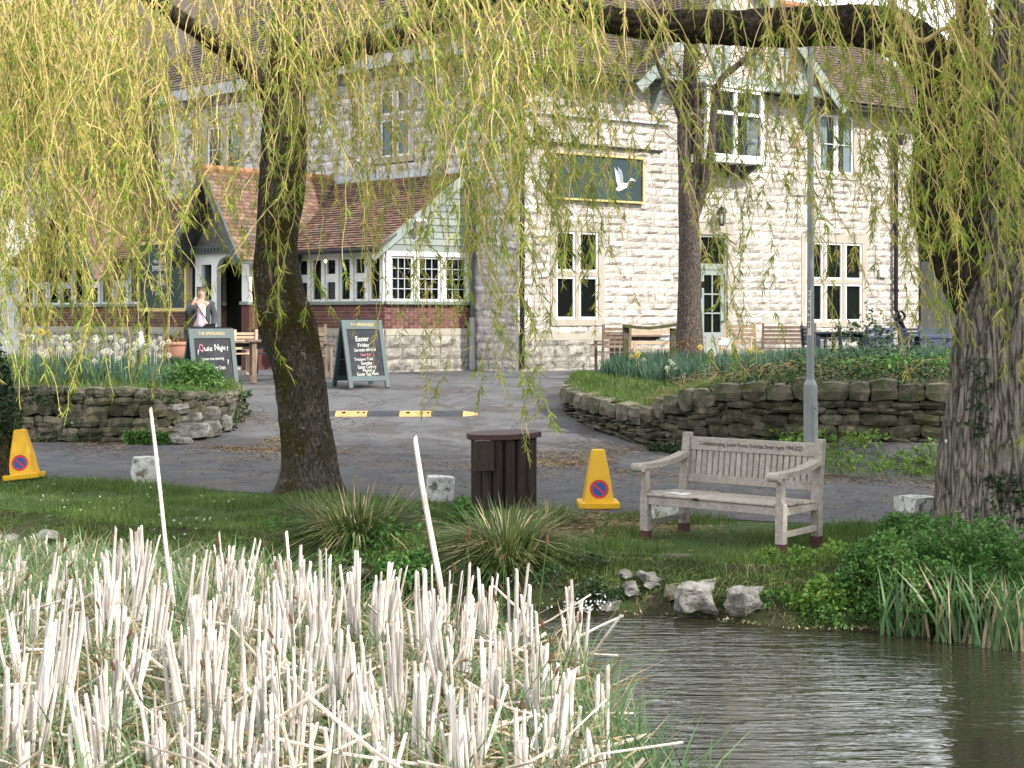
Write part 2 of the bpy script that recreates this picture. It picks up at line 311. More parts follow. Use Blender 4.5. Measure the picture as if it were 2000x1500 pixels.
def bark(name, dark, light, sc, zst, moss=None, mp=(.5, .6), fleck=None, dist=.05, vw=.10):
    m = bpy.data.materials.new(name); m.use_nodes = True; n = m.node_tree.nodes; l = m.node_tree.links; b = n['Principled BSDF']; b.inputs['Roughness'].default_value = .95; b.inputs['Specular IOR Level'].default_value = .15
    g = n.new('ShaderNodeNewGeometry'); mpn = n.new('ShaderNodeMapping'); mpn.inputs['Scale'].default_value = (1, 1, zst); l.new(g.outputs['Position'], mpn.inputs[0])
    wn = n.new('ShaderNodeTexNoise'); wn.inputs['Scale'].default_value = 4; l.new(mpn.outputs[0], wn.inputs['Vector'])
    ad = n.new('ShaderNodeVectorMath'); ad.operation = 'MULTIPLY_ADD'; ad.inputs[1].default_value = (.30, .30, .30); l.new(wn.outputs['Color'], ad.inputs[0]); l.new(mpn.outputs[0], ad.inputs[2])
    v = n.new('ShaderNodeTexVoronoi'); v.feature = 'DISTANCE_TO_EDGE'; v.inputs['Scale'].default_value = sc; l.new(ad.outputs[0], v.inputs['Vector'])
    t = n.new('ShaderNodeTexNoise'); t.inputs['Scale'].default_value = sc * 2.2; t.inputs['Detail'].default_value = 9; t.inputs['Roughness'].default_value = .7; l.new(mpn.outputs[0], t.inputs['Vector'])
    mr = n.new('ShaderNodeMapRange'); mr.inputs[2].default_value = .22; l.new(v.outputs['Distance'], mr.inputs[0])
    mu = n.new('ShaderNodeMath'); mu.operation = 'MULTIPLY_ADD'; mu.inputs[1].default_value = 1.1 - vw; l.new(t.outputs['Fac'], mu.inputs[0])
    m3 = n.new('ShaderNodeMath'); m3.operation = 'MULTIPLY'; m3.inputs[1].default_value = vw; l.new(mr.outputs[0], m3.inputs[0]); l.new(m3.outputs[0], mu.inputs[2])
    rp = n.new('ShaderNodeValToRGB'); l.new(mu.outputs[0], rp.inputs[0]); e = rp.color_ramp.elements; e[0].position = .42; e[1].position = .74; e[0].color = (*dark, 1); e[1].color = (*light, 1); col = rp.outputs[0]
    def over(col, c, sc_, p, det=8):
        tt = n.new('ShaderNodeTexNoise'); tt.inputs['Scale'].default_value = sc_; tt.inputs['Detail'].default_value = det; tt.inputs['Roughness'].default_value = .7; l.new(g.outputs['Position'], tt.inputs['Vector'])
        r_ = n.new('ShaderNodeValToRGB'); r_.color_ramp.elements[0].position, r_.color_ramp.elements[1].position = p; l.new(tt.outputs['Fac'], r_.inputs[0])
        mx = n.new('ShaderNodeMix'); mx.data_type = 'RGBA'; l.new(r_.outputs[0], mx.inputs[0]); l.new(col, mx.inputs[6]); mx.inputs[7].default_value = (*c, 1); return mx.outputs[2]
    if moss: col = over(col, moss, 1.8, mp)
    if fleck: col = over(col, fleck, 24, (.60, .66), 5)
    l.new(col, b.inputs['Base Color']); bp = n.new('ShaderNodeBump'); bp.inputs['Strength'].default_value = 1; bp.inputs['Distance'].default_value = dist; l.new(mu.outputs[0], bp.inputs['Height']); l.new(bp.outputs[0], b.inputs['Normal']); return m
M['bark'] = bark('mossy_bark', (.026, .020, .015), (.20, .17, .14), 22, .35, (.06, .05, .014), (.46, .60), (.34, .33, .29))
M['bark2'] = bark('grey_furrowed_bark', (.065, .053, .043), (.50, .44, .38), 17, .14, (.12, .12, .05), (.60, .74), (.42, .38, .33), .07, .22)
M['bark3'] = bark('dark_bark', (.014, .010, .008), (.12, .092, .068), 18, .3, (.05, .048, .015), (.54, .66))
M['bark4'] = bark('brown_smooth_bark', (.045, .034, .028), (.17, .135, .115), 14, .6, None, None, (.3, .28, .25), .03)
def water():
    m = bpy.data.materials.new('pond_water'); m.use_nodes = True; n = m.node_tree.nodes; l = m.node_tree.links
    b = n['Principled BSDF']; b.inputs['Base Color'].default_value = (.022, .022, .013, 1); b.inputs['Roughness'].default_value = .03; b.inputs['IOR'].default_value = 1.7
    b.inputs['Specular IOR Level'].default_value = .8
    g = n.new('ShaderNodeNewGeometry'); mp = n.new('ShaderNodeMapping'); mp.inputs['Rotation'].default_value = (0, 0, R(4)); mp.inputs['Scale'].default_value = (1.6, 9.0, 1)
    w = n.new('ShaderNodeTexNoise'); w.inputs['Scale'].default_value = 1.6; w.inputs['Detail'].default_value = 3; w.inputs['Distortion'].default_value = .4
    mp2 = n.new('ShaderNodeMapping'); mp2.inputs['Scale'].default_value = (.5, .9, 1)
    w2 = n.new('ShaderNodeTexNoise'); w2.inputs['Scale'].default_value = .9; w2.inputs['Detail'].default_value = 2
    l.new(g.outputs['Position'], mp.inputs[0]); l.new(mp.outputs[0], w.inputs['Vector']); l.new(g.outputs['Position'], mp2.inputs[0]); l.new(mp2.outputs[0], w2.inputs['Vector'])
    r = n.new('ShaderNodeMapRange'); r.inputs[1].default_value = .35; r.inputs[2].default_value = .62; r.inputs[3].default_value = .10; r.inputs[4].default_value = .80; l.new(w2.outputs['Fac'], r.inputs[0])
    bp = n.new('ShaderNodeBump'); bp.inputs['Distance'].default_value = .05; l.new(r.outputs[0], bp.inputs['Strength']); l.new(w.outputs['Fac'], bp.inputs['Height']); l.new(bp.outputs[0], b.inputs['Normal'])
    return m
M['water'] = water()

# ------------------------------------------------------------------ lie of the land
ZW = -0.35
BK = np.array([(-60, 30), (-30, 24), (-10, 17.2), (-4.9, 14.5), (-3, 13.3), (-1.2, 12.45), (.4, 11.75), (1.9, 11.35), (3.2, 10.75), (6, 9.4), (12, 6.5), (25, 0), (60, -20)], float)
NE = np.array([(-60, 44), (-12, 21.2), (-5.7, 18.1), (-2.8, 16.6), (.5, 15.05), (3.05, 14.0), (6, 12.9), (14, 9.9), (60, -8)], float)
FE = np.array([(-60, 52), (-12, 24.6), (-6.8, 22.4), (1.95, 19.5), (4.05, 17.5), (7, 16.0), (14, 13), (60, -5)], float)
def bank_y(x): return np.interp(x, BK[:, 0], BK[:, 1]) + .10 * np.sin(np.asarray(x) * 2.3) + .06 * np.sin(np.asarray(x) * 5.1 + 1)
def near_y(x): return np.interp(x, NE[:, 0], NE[:, 1])
def far_y(x): return np.interp(x, FE[:, 0], FE[:, 1])
def gz(x, y, rough=True):
    x = np.asarray(x, float); y = np.asarray(y, float)
    z = np.interp(y, [0, 20.5, 22, 23.5, 25, 27, 28.5, 34, 60], [0, 0, .06, .14, .32, .60, .70, .74, .80])
    # verge sloping up to the garden wall on the right-hand side
    d = np.clip((y - far_y(x)) / 2.2, 0, 1); k = np.clip((x - 2.3) / 1.4, 0, 1); z = np.maximum(z, k * d * .3)
    t = np.clip((y - bank_y(x)) / .50, 0, 1)
    bank = ZW - .12 + (0 - ZW + .08) * (t ** .55)
    z = np.where(y < bank_y(x) + .50, np.minimum(bank, 0), z)
    z = np.where(y < bank_y(x) - .02, np.maximum(ZW - .12 - (bank_y(x) - y) * .5, -1.2), z)
    if rough:
        n = (np.sin(x * 3.1 + y * 1.7) + np.sin(x * 1.3 - y * 2.9)) * .012
        z = z + np.where((y > bank_y(x) + .3) & (y < near_y(x) - .1), n, 0)
    return z
def sheet(name, xs, y0f, y1f, ny, m, dz=0, skirt=0):
    xs = np.asarray(xs, float); T = np.linspace(0, 1, ny)
    X = np.repeat(xs[:, None], ny, 1); Y = y0f(xs)[:, None] * (1 - T) + y1f(xs)[:, None] * T
    Z = gz(X, Y) + dz; V = np.stack([X, Y, Z], -1).reshape(-1, 3)
    i = np.arange(len(xs) - 1)[:, None] * ny; k = np.arange(ny - 1)[None]
    Fq = np.stack([i + k, i + ny + k, i + ny + k + 1, i + k + 1], -1).reshape(-1, 4)
    o = link(name, np_mesh(name, V, Fq, m, True)); o['kind'] = 'structure'; return o
xs = np.concatenate([np.linspace(-60, -9, 24), np.arange(-8.9, 9, .08), np.linspace(9, 60, 24)])
sheet('pond_bank', xs, lambda x: bank_y(x) - 1.6, lambda x: bank_y(x) + .62, 40, M['earth'])
sheet('lawn', xs, lambda x: bank_y(x) + .6, lambda x: near_y(x) + .05, 50, M['lawn'])
sheet('road', xs, near_y, lambda x: far_y(x) + .1, 20, M['asphalt'], .006)
sheet('pub_yard', xs, lambda x: far_y(x) + .05, lambda x: x * 0 + 44, 90, M['drive'], -.002)
gx = np.concatenate([[-500, -200], np.linspace(-60, 60, 7), [200, 500]])
gr = MB(); gr.add([(-500, 43.9, .78), (500, 43.9, .78), (500, 700, .78), (-500, 700, .78)], [(0, 1, 2, 3)])
gr.add([(-500, -60, -1.3), (500, -60, -1.3), (500, 43.8, -1.3), (-500, 43.8, -1.3)], [(0, 1, 2, 3)])
o = gr.build('ground', M['hill']); o['kind'] = 'structure'
wv = MB(); wv.add([(-60, -40, ZW), (60, -40, ZW), (60, 30, ZW), (-60, 30, ZW)], [(0, 1, 2, 3)])
o = wv.build('pond_water', M['water']); o['kind'] = 'structure'; o['label'] = 'dark rippled pond water'
# hillside behind, to the right
hv = []; hx = np.linspace(-160, 260, 60); hy = np.linspace(70, 330, 30)
X, Y = np.meshgrid(hx, hy, indexing='ij'); H = np.clip((Y - 70) / 120, 0, 1) ** 1.2 * (12 + 22 * np.clip((X + 10) / 60, 0, 1)) + .8 * np.sin(X * .07) + np.sin(Y * .06 + X * .03)
H[:, 0] = 0; V = np.stack([X, Y, H + .5], -1).reshape(-1, 3); i = np.arange(59)[:, None] * 30; k = np.arange(29)[None]
ang = np.linspace(-2.6, 2.6, 90) ; rad_ = np.linspace(75, 190, 8); HV = []
for a_ in ang:      # unseen hill ring added right, left and behind camera to darken window reflections
    for k_, r__ in enumerate(rad_): HV.append((math.sin(math.pi + a_) * r__, 10 + math.cos(math.pi + a_) * r__, -1.2 + (k_ / 7) ** .7 * (24 + 4 * math.sin(a_ * 5)) + (1.5 * math.sin(a_ * 31 + k_ * 2) if k_ else 0)))
ia = np.arange(89)[:, None] * 8; ka = np.arange(7)[None]
o = link('unseen_hill_ring', np_mesh('unseen_hill_ring', np.array(HV), np.stack([ia + ka, ia + 8 + ka, ia + 9 + ka, ia + ka + 1], -1).reshape(-1, 4), mat('hill_ring_green', (.03, .045, .015), (.09, .12, .04), .3, .95), True)); o['kind'] = 'structure'
o = link('hillside', np_mesh('hillside', V, np.stack([i + k, i + 30 + k, i + 31 + k, i + k + 1], -1).reshape(-1, 4), M['hill'], True)); o['kind'] = 'structure'

# ------------------------------------------------------------------ stone pieces
def rock_face(seed, nx=5, nz=4, proud=.05, depth=.10):
    r = np.random.default_rng(seed); V = []; Fq = []
    xs_ = np.linspace(-.5, .5, nx); zs_ = np.linspace(-.5, .5, nz)
    for i, x in enumerate(xs_):
        for k, z in enumerate(zs_):
            e = i in (0, nx - 1) or k in (0, nz - 1)
            V.append((x * (1 if e else 1) + (0 if e else r.uniform(-.06, .06)), -(r.uniform(.0, .008) if e else r.uniform(.3, 1) * proud), z + (0 if e else r.uniform(-.08, .08))))
    for i in range(nx - 1):
        for k in range(nz - 1): Fq.append((i * nz + k, (i + 1) * nz + k, (i + 1) * nz + k + 1, i * nz + k + 1))
    per = [i * nz for i in range(nx)] + [(nx - 1) * nz + k for k in range(1, nz)] + [i * nz + nz - 1 for i in range(nx - 2, -1, -1)] + [k for k in range(nz - 2, 0, -1)]
    b = len(V)
    for p in per: V.append((V[p][0], depth, V[p][2]))
    n = len(per)
    for j in range(n): Fq.append((per[j], b + j, b + (j + 1) % n, per[(j + 1) % n]))
    return np.array(V), np.array(Fq)
def rubble(seed, sph=.45, jit=.07):
    r = np.random.default_rng(seed); g = (-.5, 0, .5); idx = {}; V = []; Fq = []
    for a in g:
        for b in g:
            for c in g:
                if max(abs(a), abs(b), abs(c)) < .5: continue
                p = np.array((a, b, c)); q = p / np.linalg.norm(p) * .62; p = p * (1 - sph) + q * sph + r.uniform(-jit, jit, 3)
                idx[(a, b, c)] = len(V); V.append(p)
    def face(f):
        for i in range(2):
            for k in range(2): Fq.append([idx[f(g[i], g[k])], idx[f(g[i + 1], g[k])], idx[f(g[i + 1], g[k + 1])], idx[f(g[i], g[k + 1])]])
    face(lambda u, v: (u, -.5, v)); face(lambda u, v: (-u, .5, v)); face(lambda u, v: (.5, u, v)); face(lambda u, v: (-.5, -u, v)); face(lambda u, v: (u, v, .5)); face(lambda u, v: (-u, v, -.5))
    return np.array(V), np.array(Fq)
ROCK = [rock_face(i, 5, 4, .022 + .045 * ((i * 7) % 10) / 10) for i in range(28)]; ROCKL = [rock_face(i + 50, 4, 3) for i in range(10)]; RUB = [rubble(i) for i in range(14)]; FLAT = [rubble(i + 40, .25, .05) for i in range(8)]
_shared = {}
def place(name, variants, key, mats_, placements, parent, budget, imat=None, smooth=False):
    """placements: list of 4x4 Matrix in world space. First ones become objects, the rest one mesh."""
    off = Matrix.Translation(-Vector(parent.location)); k = (key, mats_.name)
    if k not in _shared: _shared[k] = [np_mesh(name, v, f, mats_, smooth) for v, f in variants]
    vs = _shared[k]; rest = []
    for i, Mx in enumerate(placements):
        j = rnd.randrange(len(variants))
        if i < budget:
            o = bpy.data.objects.new(name, vs[j]); COL.objects.link(o); o.parent = parent; o.matrix_basis = off @ Mx
        else:
            A = np.array(Mx); v, f = variants[j]; rest.append((v @ A[:3, :3].T + A[:3, 3], f))
    if rest:
        V, Fq = join(rest); stuff(name + '_rest', V, Fq, imat or mats_, parent, smooth)
def frame_m(o, dx, dy, dz, sx=1, sy=1, sz=1):
    """matrix with given (unit) axes, scaled"""
    m = Matrix.Identity(4)
    for c, (v, s_) in enumerate(((dx, sx), (dy, sy), (dz, sz))):
        for r_ in range(3): m[r_][c] = v[r_] * s_
    for r_ in range(3): m[r_][3] = o[r_]
    return m

# ------------------------------------------------------------------ the pub
class Wall:
    def __init__(s, O, d, n): s.O = Vector((O[0], O[1], 0)); s.d = Vector((d[0], d[1], 0)).normalized(); s.n = Vector((n[0], n[1], 0)).normalized()
    def pt(s, a, out, z): return s.O + s.d * a + s.n * out + Vector((0, 0, z))
    def hit(s, px, py, out=0):
        k = (px - 1000) / F_PX; o = s.O + s.n * out; a = (k * o.y - o.x) / (s.d.x - k * s.d.y); Y = o.y + a * s.d.y
        return a, CZ - (py - HZ) * Y / F_PX
    def box(s, mb, a0, a1, o0, o1, z0, z1):
        return mb.hexa([s.pt(a, o, z) for z in (z0, z1) for a, o in ((a0, o0), (a1, o0), (a1, o1), (a0, o1))])
    def mat4(s, a, out, z, sa=1, so=1, sz=1):
        """local x along the wall, local -y outward, z up"""
        return frame_m(s.pt(a, out, z), s.d, -s.n, (0, 0, 1), sa, so, sz)
C0 = (.11, 33.0); DA = Vector((-.725, .689, 0)).normalized(); NA = Vector((-.689, -.725, 0)).normalized()
DB = Vector((.819, .573, 0)).normalized(); NB = Vector((.573, -.819, 0)).normalized()
WA = Wall(C0, DA, NA); WB = Wall(C0, DB, NB)
F0 = (-2.71, 32.7); WF = Wall(F0, DA, NA); WE = Wall(F0, DB, NB)
pub = thing('pub_building', 'long rock-faced limestone pub with tiled roofs, gabled porch and white casement windows', 'pub', (0, 36, .7))
GZ0 = .62
def masonry(w, a0, a1, z0, z1, openings, row, lens, out=0.0, skew=.02):
    """cells of stones (centre a, z, length, height) around the openings, plus backing strips"""
    cells = []; strips = []; z = z0; r = random.Random(int(a0 * 91 + z0 * 17 + 3))
    while z < z1 - .04:
        h = min(row * r.uniform(.88, 1.12), z1 - z)
        if z1 - z - h < .06: h = z1 - z
        zc = z + h / 2; iv = [(a0, a1)]
        for (b0, b1, c0, c1) in openings:
            if c0 < zc < c1:
                nv = []
                for p, q in iv:
                    if b1 <= p or b0 >= q: nv.append((p, q)); continue
                    if b0 > p: nv.append((p, b0))
                    if b1 < q: nv.append((b1, q))
                iv = nv
        for p, q in iv:
            if q - p < .04: continue
            strips.append((p, q, z, z + h)); a = p
            while a < q - .02:
                L = r.uniform(*lens)
                if q - a - L < lens[0] * .6: L = q - a
                if L > lens[1] * 1.5: L = L / 2
                cells.append((a + L / 2, zc, L, h)); a += L
        z += h
    return cells, strips
def stone_fill(part, w, cells, strips, m, mi, budget, key, out=0.0, proud=1.0, variants=None, mm=None, name='stone', joint=.008, order=None):
    mb = MB()
    for p, q, z, zz in strips: mb.hexa([w.pt(a, o, c) for c in (z, zz) for a, o in ((p, out - .012), (q, out - .012), (q, out - .09), (p, out - .09))])
    mo = mb.build('mortar', mm or M['mortar'], part, world=True)
    if order: cells = sorted(cells, key=order)
    pl = [w.mat4(a, out - .004, z, max(L - joint, .02), proud, max(h - joint, .02)) for a, z, L, h in cells]
    place(name, variants or ROCK, key, m, pl, part, budget, mi)
def window(w, a0, a1, z0, z1, cols, parent, zs=None, surround=.16, stone=True, mull=.10, frame=.055, gl=(0, 0), back='interior', curtain=None, out=0.0, mframe='white', sash=True, label=None, sur_m='dressed', mull_m='dressed', leaded=None):
    """a window part: frame; sub-parts pane, surround, mullion ... the recess is 9 cm deep"""
    mb = MB(); W_ = a1 - a0; cw = (W_ - mull * (cols - 1)) / cols; rows = [z0] + (zs or []) + [z1]
    fr = MB(); panes = []
    for c in range(cols):
        p = a0 + c * (cw + mull); q = p + cw
        for k in range(len(rows) - 1):
            b = rows[k] + (mull / 2 if k else 0); t = rows[k + 1] - (mull / 2 if k < len(rows) - 2 else 0)
            w.box(fr, p, p + frame, out - .07, out - .015, b, t); w.box(fr, q - frame, q, out - .07, out - .015, b, t)
            w.box(fr, p + frame, q - frame, out - .07, out - .016, b, b + frame); w.box(fr, p + frame, q - frame, out - .07, out - .016, t - frame, t)
            panes.append((p + frame, q - frame, b + frame, t - frame))
    wn = fr.build('window', M[mframe], parent, world=True, label=label)
    pm = Vector(parent.location)
    class _L: location = pm
    def sub(mbx, nm, mt):
        o = mbx.build(nm, M[mt]); 
        for v in o.data.vertices: v.co -= pm
        o.parent = wn; return o
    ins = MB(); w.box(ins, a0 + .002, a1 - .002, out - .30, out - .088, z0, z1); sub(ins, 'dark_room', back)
    for (p, q, b, t) in panes:
        g = MB(); w.box(g, p - .005, q + .005, out - .052, out - .045, b - .005, t + .005); sub(g, 'pane', 'glass')
        if gl != (0, 0):
            bars = MB(); nx, nz = gl
            for i in range(1, nx): x = p + (q - p) * i / nx; w.box(bars, x - .009, x + .009, out - .045, out - .03, b, t)
            for i in range(1, nz): z = b + (t - b) * i / nz; w.box(bars, p, q, out - .044, out - .031, z - .009, z + .009)
            sub(bars, 'glazing_bar', leaded or mframe)
    if curtain:
        cu = MB()
        for (p, q) in curtain:
            n = 10
            for i in range(n):
                x0 = p + (q - p) * i / n; x1 = p + (q - p) * (i + 1) / n
                w.box(cu, x0, x1 - .004, out - .084, out - .072 + (.008 if i % 2 else 0), z0 + .05, z1 - .05)
        sub(cu, 'curtain', 'curtain')
    if stone:
        s = MB(); sw = surround
        w.box(s, a0 - sw, a0, out - .09, out + .012, z0 - .0, z1); w.box(s, a1, a1 + sw, out - .09, out + .012, z0, z1)
        w.box(s, a0 - sw, a1 + sw, out - .09, out + .015, z1, z1 + sw * 1.25)
        w.box(s, a0 - sw, a1 + sw, out - .09, out + .045, z0 - .14, z0)
        sub(s, 'surround', sur_m)
    mu = MB()
    for c in range(1, cols):
        p = a0 + c * (cw + mull) - mull; w.box(mu, p, p + mull, out - .09, out + (.006 if stone else 0), z0, z1)
    for z in (zs or []): w.box(mu, a0, a1, out - .088, out + (.003 if stone else -.004), z - mull / 2, z + mull / 2)
    if cols > 1 or zs: sub(mu, 'mullion', mull_m)
    return wn
def opening(a0, a1, z0, z1, sw=.16): return (a0 - sw, a1 + sw, z0 - .14, z1 + sw * 1.25)

# ---- wall B (sunlit wing)
LB = WB.hit(1794, 600)[0]; EAB = 7.3
g1 = (*[WB.hit(x, 0)[0] for x in (1086, 1169)], 1.86, 3.80)
g2 = (*[WB.hit(x, 0)[0] for x in (1574, 1684)], 1.80, 3.78)
dr = (*[WB.hit(x, 0)[0] for x in (1366, 1420)], .78, 3.85)
u2 = (*[WB.hit(x, 0)[0] for x in (1600, 1667)], 5.52, 6.98)
ori = (*[WB.hit(x, 0)[0] for x in (1347, 1458)], 5.45, 7.2)
ops = [opening(*g1), opening(*g2), (dr[0] - .2, dr[1] + .2, .5, 4.1), opening(*u2, .12), (ori[0], ori[1], 5.4, 7.3)]
cells, strips = masonry(WB, 0.0, LB, 1.55, EAB, ops, .178, (.30, .66))
wallB = MB(); WB.box(wallB, 0, LB, -.45, -.091, .3, EAB)
# return wall at the far end
p0, p1 = WB.pt(LB, -.091, 0), WB.pt(LB, -7, 0)
partB = wallB.build('sunlit_wall', M['mortar'], pub, world=True)
locp = Vector(pub.location)
class Anchor:
    pass
def anchor(part): return part
# sub-parts live in the pub's local space: give parts a location of zero and keep the offset in the meshes
def part_place(part, *a, **k): pass
_orig_place = place
def place(name, variants, key, mats_, placements, parent, budget, imat=None, smooth=False):
    if parent is not None and parent.parent is not None:
        off = Matrix.Translation(-Vector(parent.parent.location)); k = (key, mats_.name)
        if k not in _shared: _shared[k] = [np_mesh(name, v, f, mats_, smooth) for v, f in variants]
        vs = _shared[k]; rest = []
        for i, Mx in enumerate(placements):
            j = rnd.randrange(len(variants))
            if i < budget:
                o = bpy.data.objects.new(name, vs[j]); COL.objects.link(o); o.parent = parent; o.matrix_basis = off @ Mx
            else:
                A = np.array(Mx); v, f = variants[j]; rest.append((v @ A[:3, :3].T + A[:3, 3], f))
        if rest:
            V, Fq = join(rest); o = link(name + '_rest', np_mesh(name + '_rest', V - np.array(parent.parent.location), Fq, imat or mats_, smooth), parent); o['kind'] = 'stuff'
    else: _orig_place(name, variants, key, mats_, placements, parent, budget, imat, smooth)
_orig_build = MB.build
def _build(s, name, mats, parent=None, world=False, **k):
    """world=True also works below a part (whose own location is zero)"""
    if world and parent is not None and parent.parent is not None:
        off = Vector(parent.parent.location); s.v = [tuple(Vector(v) - off) for v in s.v]
        return _orig_build(s, name, mats, parent, False, **k)
    return _orig_build(s, name, mats, parent, world, **k)
MB.build = _build
cx = 4.5
stone_fill(partB, WB, cells, strips, M['stoneB'], M['stoneBi'], 290, 'rock', order=lambda c: (c[2] * c[3] < .055, abs(c[0] - 4.2) + abs(c[1] - 3)))
# plinth of B
cells, strips = masonry(WB, 0, LB, .55, 1.40, [(dr[0] - .2, dr[1] + .2, .3, 2)], .25, (.4, .9))
pl = MB(); WB.box(pl, 0, dr[0] - .2, -.09, .07, 1.40, 1.55); WB.box(pl, dr[1] + .2, LB, -.09, .07, 1.40, 1.55)
plb = pl.build('plinth_course', M['dressed'], pub, world=True)
stone_fill(plb, WB, cells, strips, M['stoneP'], M['stoneP'], 120, 'rock', out=.06)
window(WB, *g1, 2, pub, zs=[g1[2] + 1.0], label='two-light mullioned ground-floor window beside the corner downpipe')
window(WB, *g2, 3, pub, zs=[g2[2] + 1.0], label='three-light mullioned ground-floor window near the wing end')
window(WB, *u2, 2, pub, surround=.12, mull=.05, mull_m='white', curtain=[(u2[0] + .06, u2[0] + .35), (u2[1] - .3, u2[1] - .06)], gl=(1, 2), label='upper white casement near the wing end')
# door with fanlight
dm = MB(); d0, d1 = dr[0], dr[1]; zt = 3.03
for a, b, z0, z1 in ((d0, d0 + .06, .78, 3.85), (d1 - .06, d1, .78, 3.85), (d0 + .06, d1 - .06, 3.79, 3.85), (d0 + .06, d1 - .06, zt, zt + .14)): WB.box(dm, a, b, -.085, -.01, z0, z1)
door = dm.build('door_frame', M['sagel'], pub, world=True)
lf = MB(); a, b = d0 + .063, d1 - .063
WB.box(lf, a, a + .11, -.075, -.03, .80, zt - .004); WB.box(lf, b - .11, b, -.075, -.03, .80, zt - .004)
for z0, z1 in ((.80, 1.55), (2.90, zt - .004)): WB.box(lf, a + .11, b - .11, -.075, -.031, z0, z1)
WB.box(lf, (a + b) / 2 - .018, (a + b) / 2 + .018, -.07, -.034, 1.55, 2.90)
for z in (2.0, 2.45): WB.box(lf, a + .11, b - .11, -.07, -.036, z - .018, z + .018)
WB.box(lf, a + .16, b - .16, -.031, -.022, .95, 1.42)
lf.build('door_leaf', M['sagel'], door, world=True)
t = MB(); WB.box(t, d0 + .002, d1 - .002, -.2, -.088, .8, 3.85); t.build('dark_room', M['interior'], door, world=True)
t = MB(); WB.box(t, d0 + .06, d1 - .06, -.06, -.055, zt + .14, 3.79); WB.box(t, a + .1, b - .1, -.062, -.057, 1.55, 2.9); t.build('pane', M['glass'], door, world=True)
t = MB(); WB.box(t, b - .09, b - .05, -.03, .02, 1.78, 1.82); t.build('handle', M['black'], door, world=True)
t = MB(); WB.box(t, d0 - .2, d0, -.09, .02, .5, 3.85); WB.box(t, d1, d1 + .2, -.09, .02, .5, 3.85); WB.box(t, d0 - .2, d1 + .2, -.09, .025, 3.85, 4.12); WB.box(t, d0 - .1, d1 + .1, -.09, .25, .5, .775); t.build('surround', M['dressed'], door, world=True)
# oriel window
o0, o1 = ori[0], ori[1]; OZ0, OZ1, OD = 5.62, 7.2, .55
orl = MB(); Wor = Wall((WB.pt(0, OD, 0).x, WB.pt(0, OD, 0).y), DB, NB)
def post(mb, a, oo, z0, z1, t_=.05): WB.box(mb, a - t_, a + t_, oo - t_, oo + t_, z0, z1)
for a in (o0 + .05, (o0 + o1) / 2, o1 - .05): post(orl, a, OD, OZ0, OZ1)
for z in (OZ0, OZ1 - .04, 6.62):
    WB.box(orl, o0 + .1, (o0 + o1) / 2 - .05, OD - .05, OD + .04, z, z + .08); WB.box(orl, (o0 + o1) / 2 + .05, o1 - .1, OD - .05, OD + .04, z, z + .08)
    for a in (o0 + .05, o1 - .05): WB.box(orl, a - .045, a + .045, 0, OD - .05, z, z + .08)
WB.box(orl, o0 - .12, o1 + .12, -.09, OD + .14, OZ0 - .12, OZ0 - .002); WB.box(orl, o0 - .05, o1 + .05, -.09, OD + .08, OZ1 + .05, OZ1 + .15)
ow = orl.build('oriel_window', M['white'], pub, world=True, label='white projecting oriel window under the half-timbered gable')
for aa, bb in ((o0 + .1, (o0 + o1) / 2 - .05), ((o0 + o1) / 2 + .05, o1 - .1)):
    for z0, z1 in ((OZ0 + .08, 6.62), (6.70, OZ1 - .04)): t = MB(); WB.box(t, aa, bb, OD - .01, OD - .004, z0, z1); t.build('pane', M['glass'], ow, world=True)
for a in (o0 + .05, o1 - .05): t = MB(); WB.box(t, a - .004, a + .004, 0, OD - .05, OZ0 + .08, OZ1); t.build('pane', M['glass'], ow, world=True)
t = MB(); WB.box(t, o0 + .1, o1 - .1, .0, .02, OZ0, OZ1); t.build('dark_room', M['interior2'], ow, world=True)
t = MB()
for i in range(7): WB.box(t, o0 + .15 + i * .035, o0 + .17 + i * .035, OD - .12, OD - .09, OZ0 + .1, OZ1 - .1)
for i in range(5): WB.box(t, o1 - .3 + i * .035, o1 - .28 + i * .035, OD - .12, OD - .09, OZ0 + .7, OZ1 - .1)
t.build('curtain', M['curtain'], ow, world=True)
t = MB()   # dark bundle on the sill
r_ = random.Random(3)
for i in range(14):
    c = WB.pt(o1 - .55 + r_.uniform(-.22, .22), OD - .25, OZ0 + .12 + r_.random() * .55 * (1 - i / 20)); 
    t.tube([c - DB * .14, c, c + DB * .13 + Vector((0, 0, r_.uniform(-.06, .06)))], [.03, .07, .04], 7)
t.build('dark_bundle', M['navy'], ow, world=True, smooth=True)
t = MB()
for a in np.linspace(o0 + .2, o1 - .2, 4):
    t.prism([WB.pt(a - .05, 0, OZ0 - .122), WB.pt(a - .05, OD, OZ0 - .122), WB.pt(a - .05, OD - .08, OZ0 - .22), WB.pt(a - .05, .03, OZ0 - .42)], WB.d * .1)
t.build('bracket', M['dgreen'], ow, world=True)
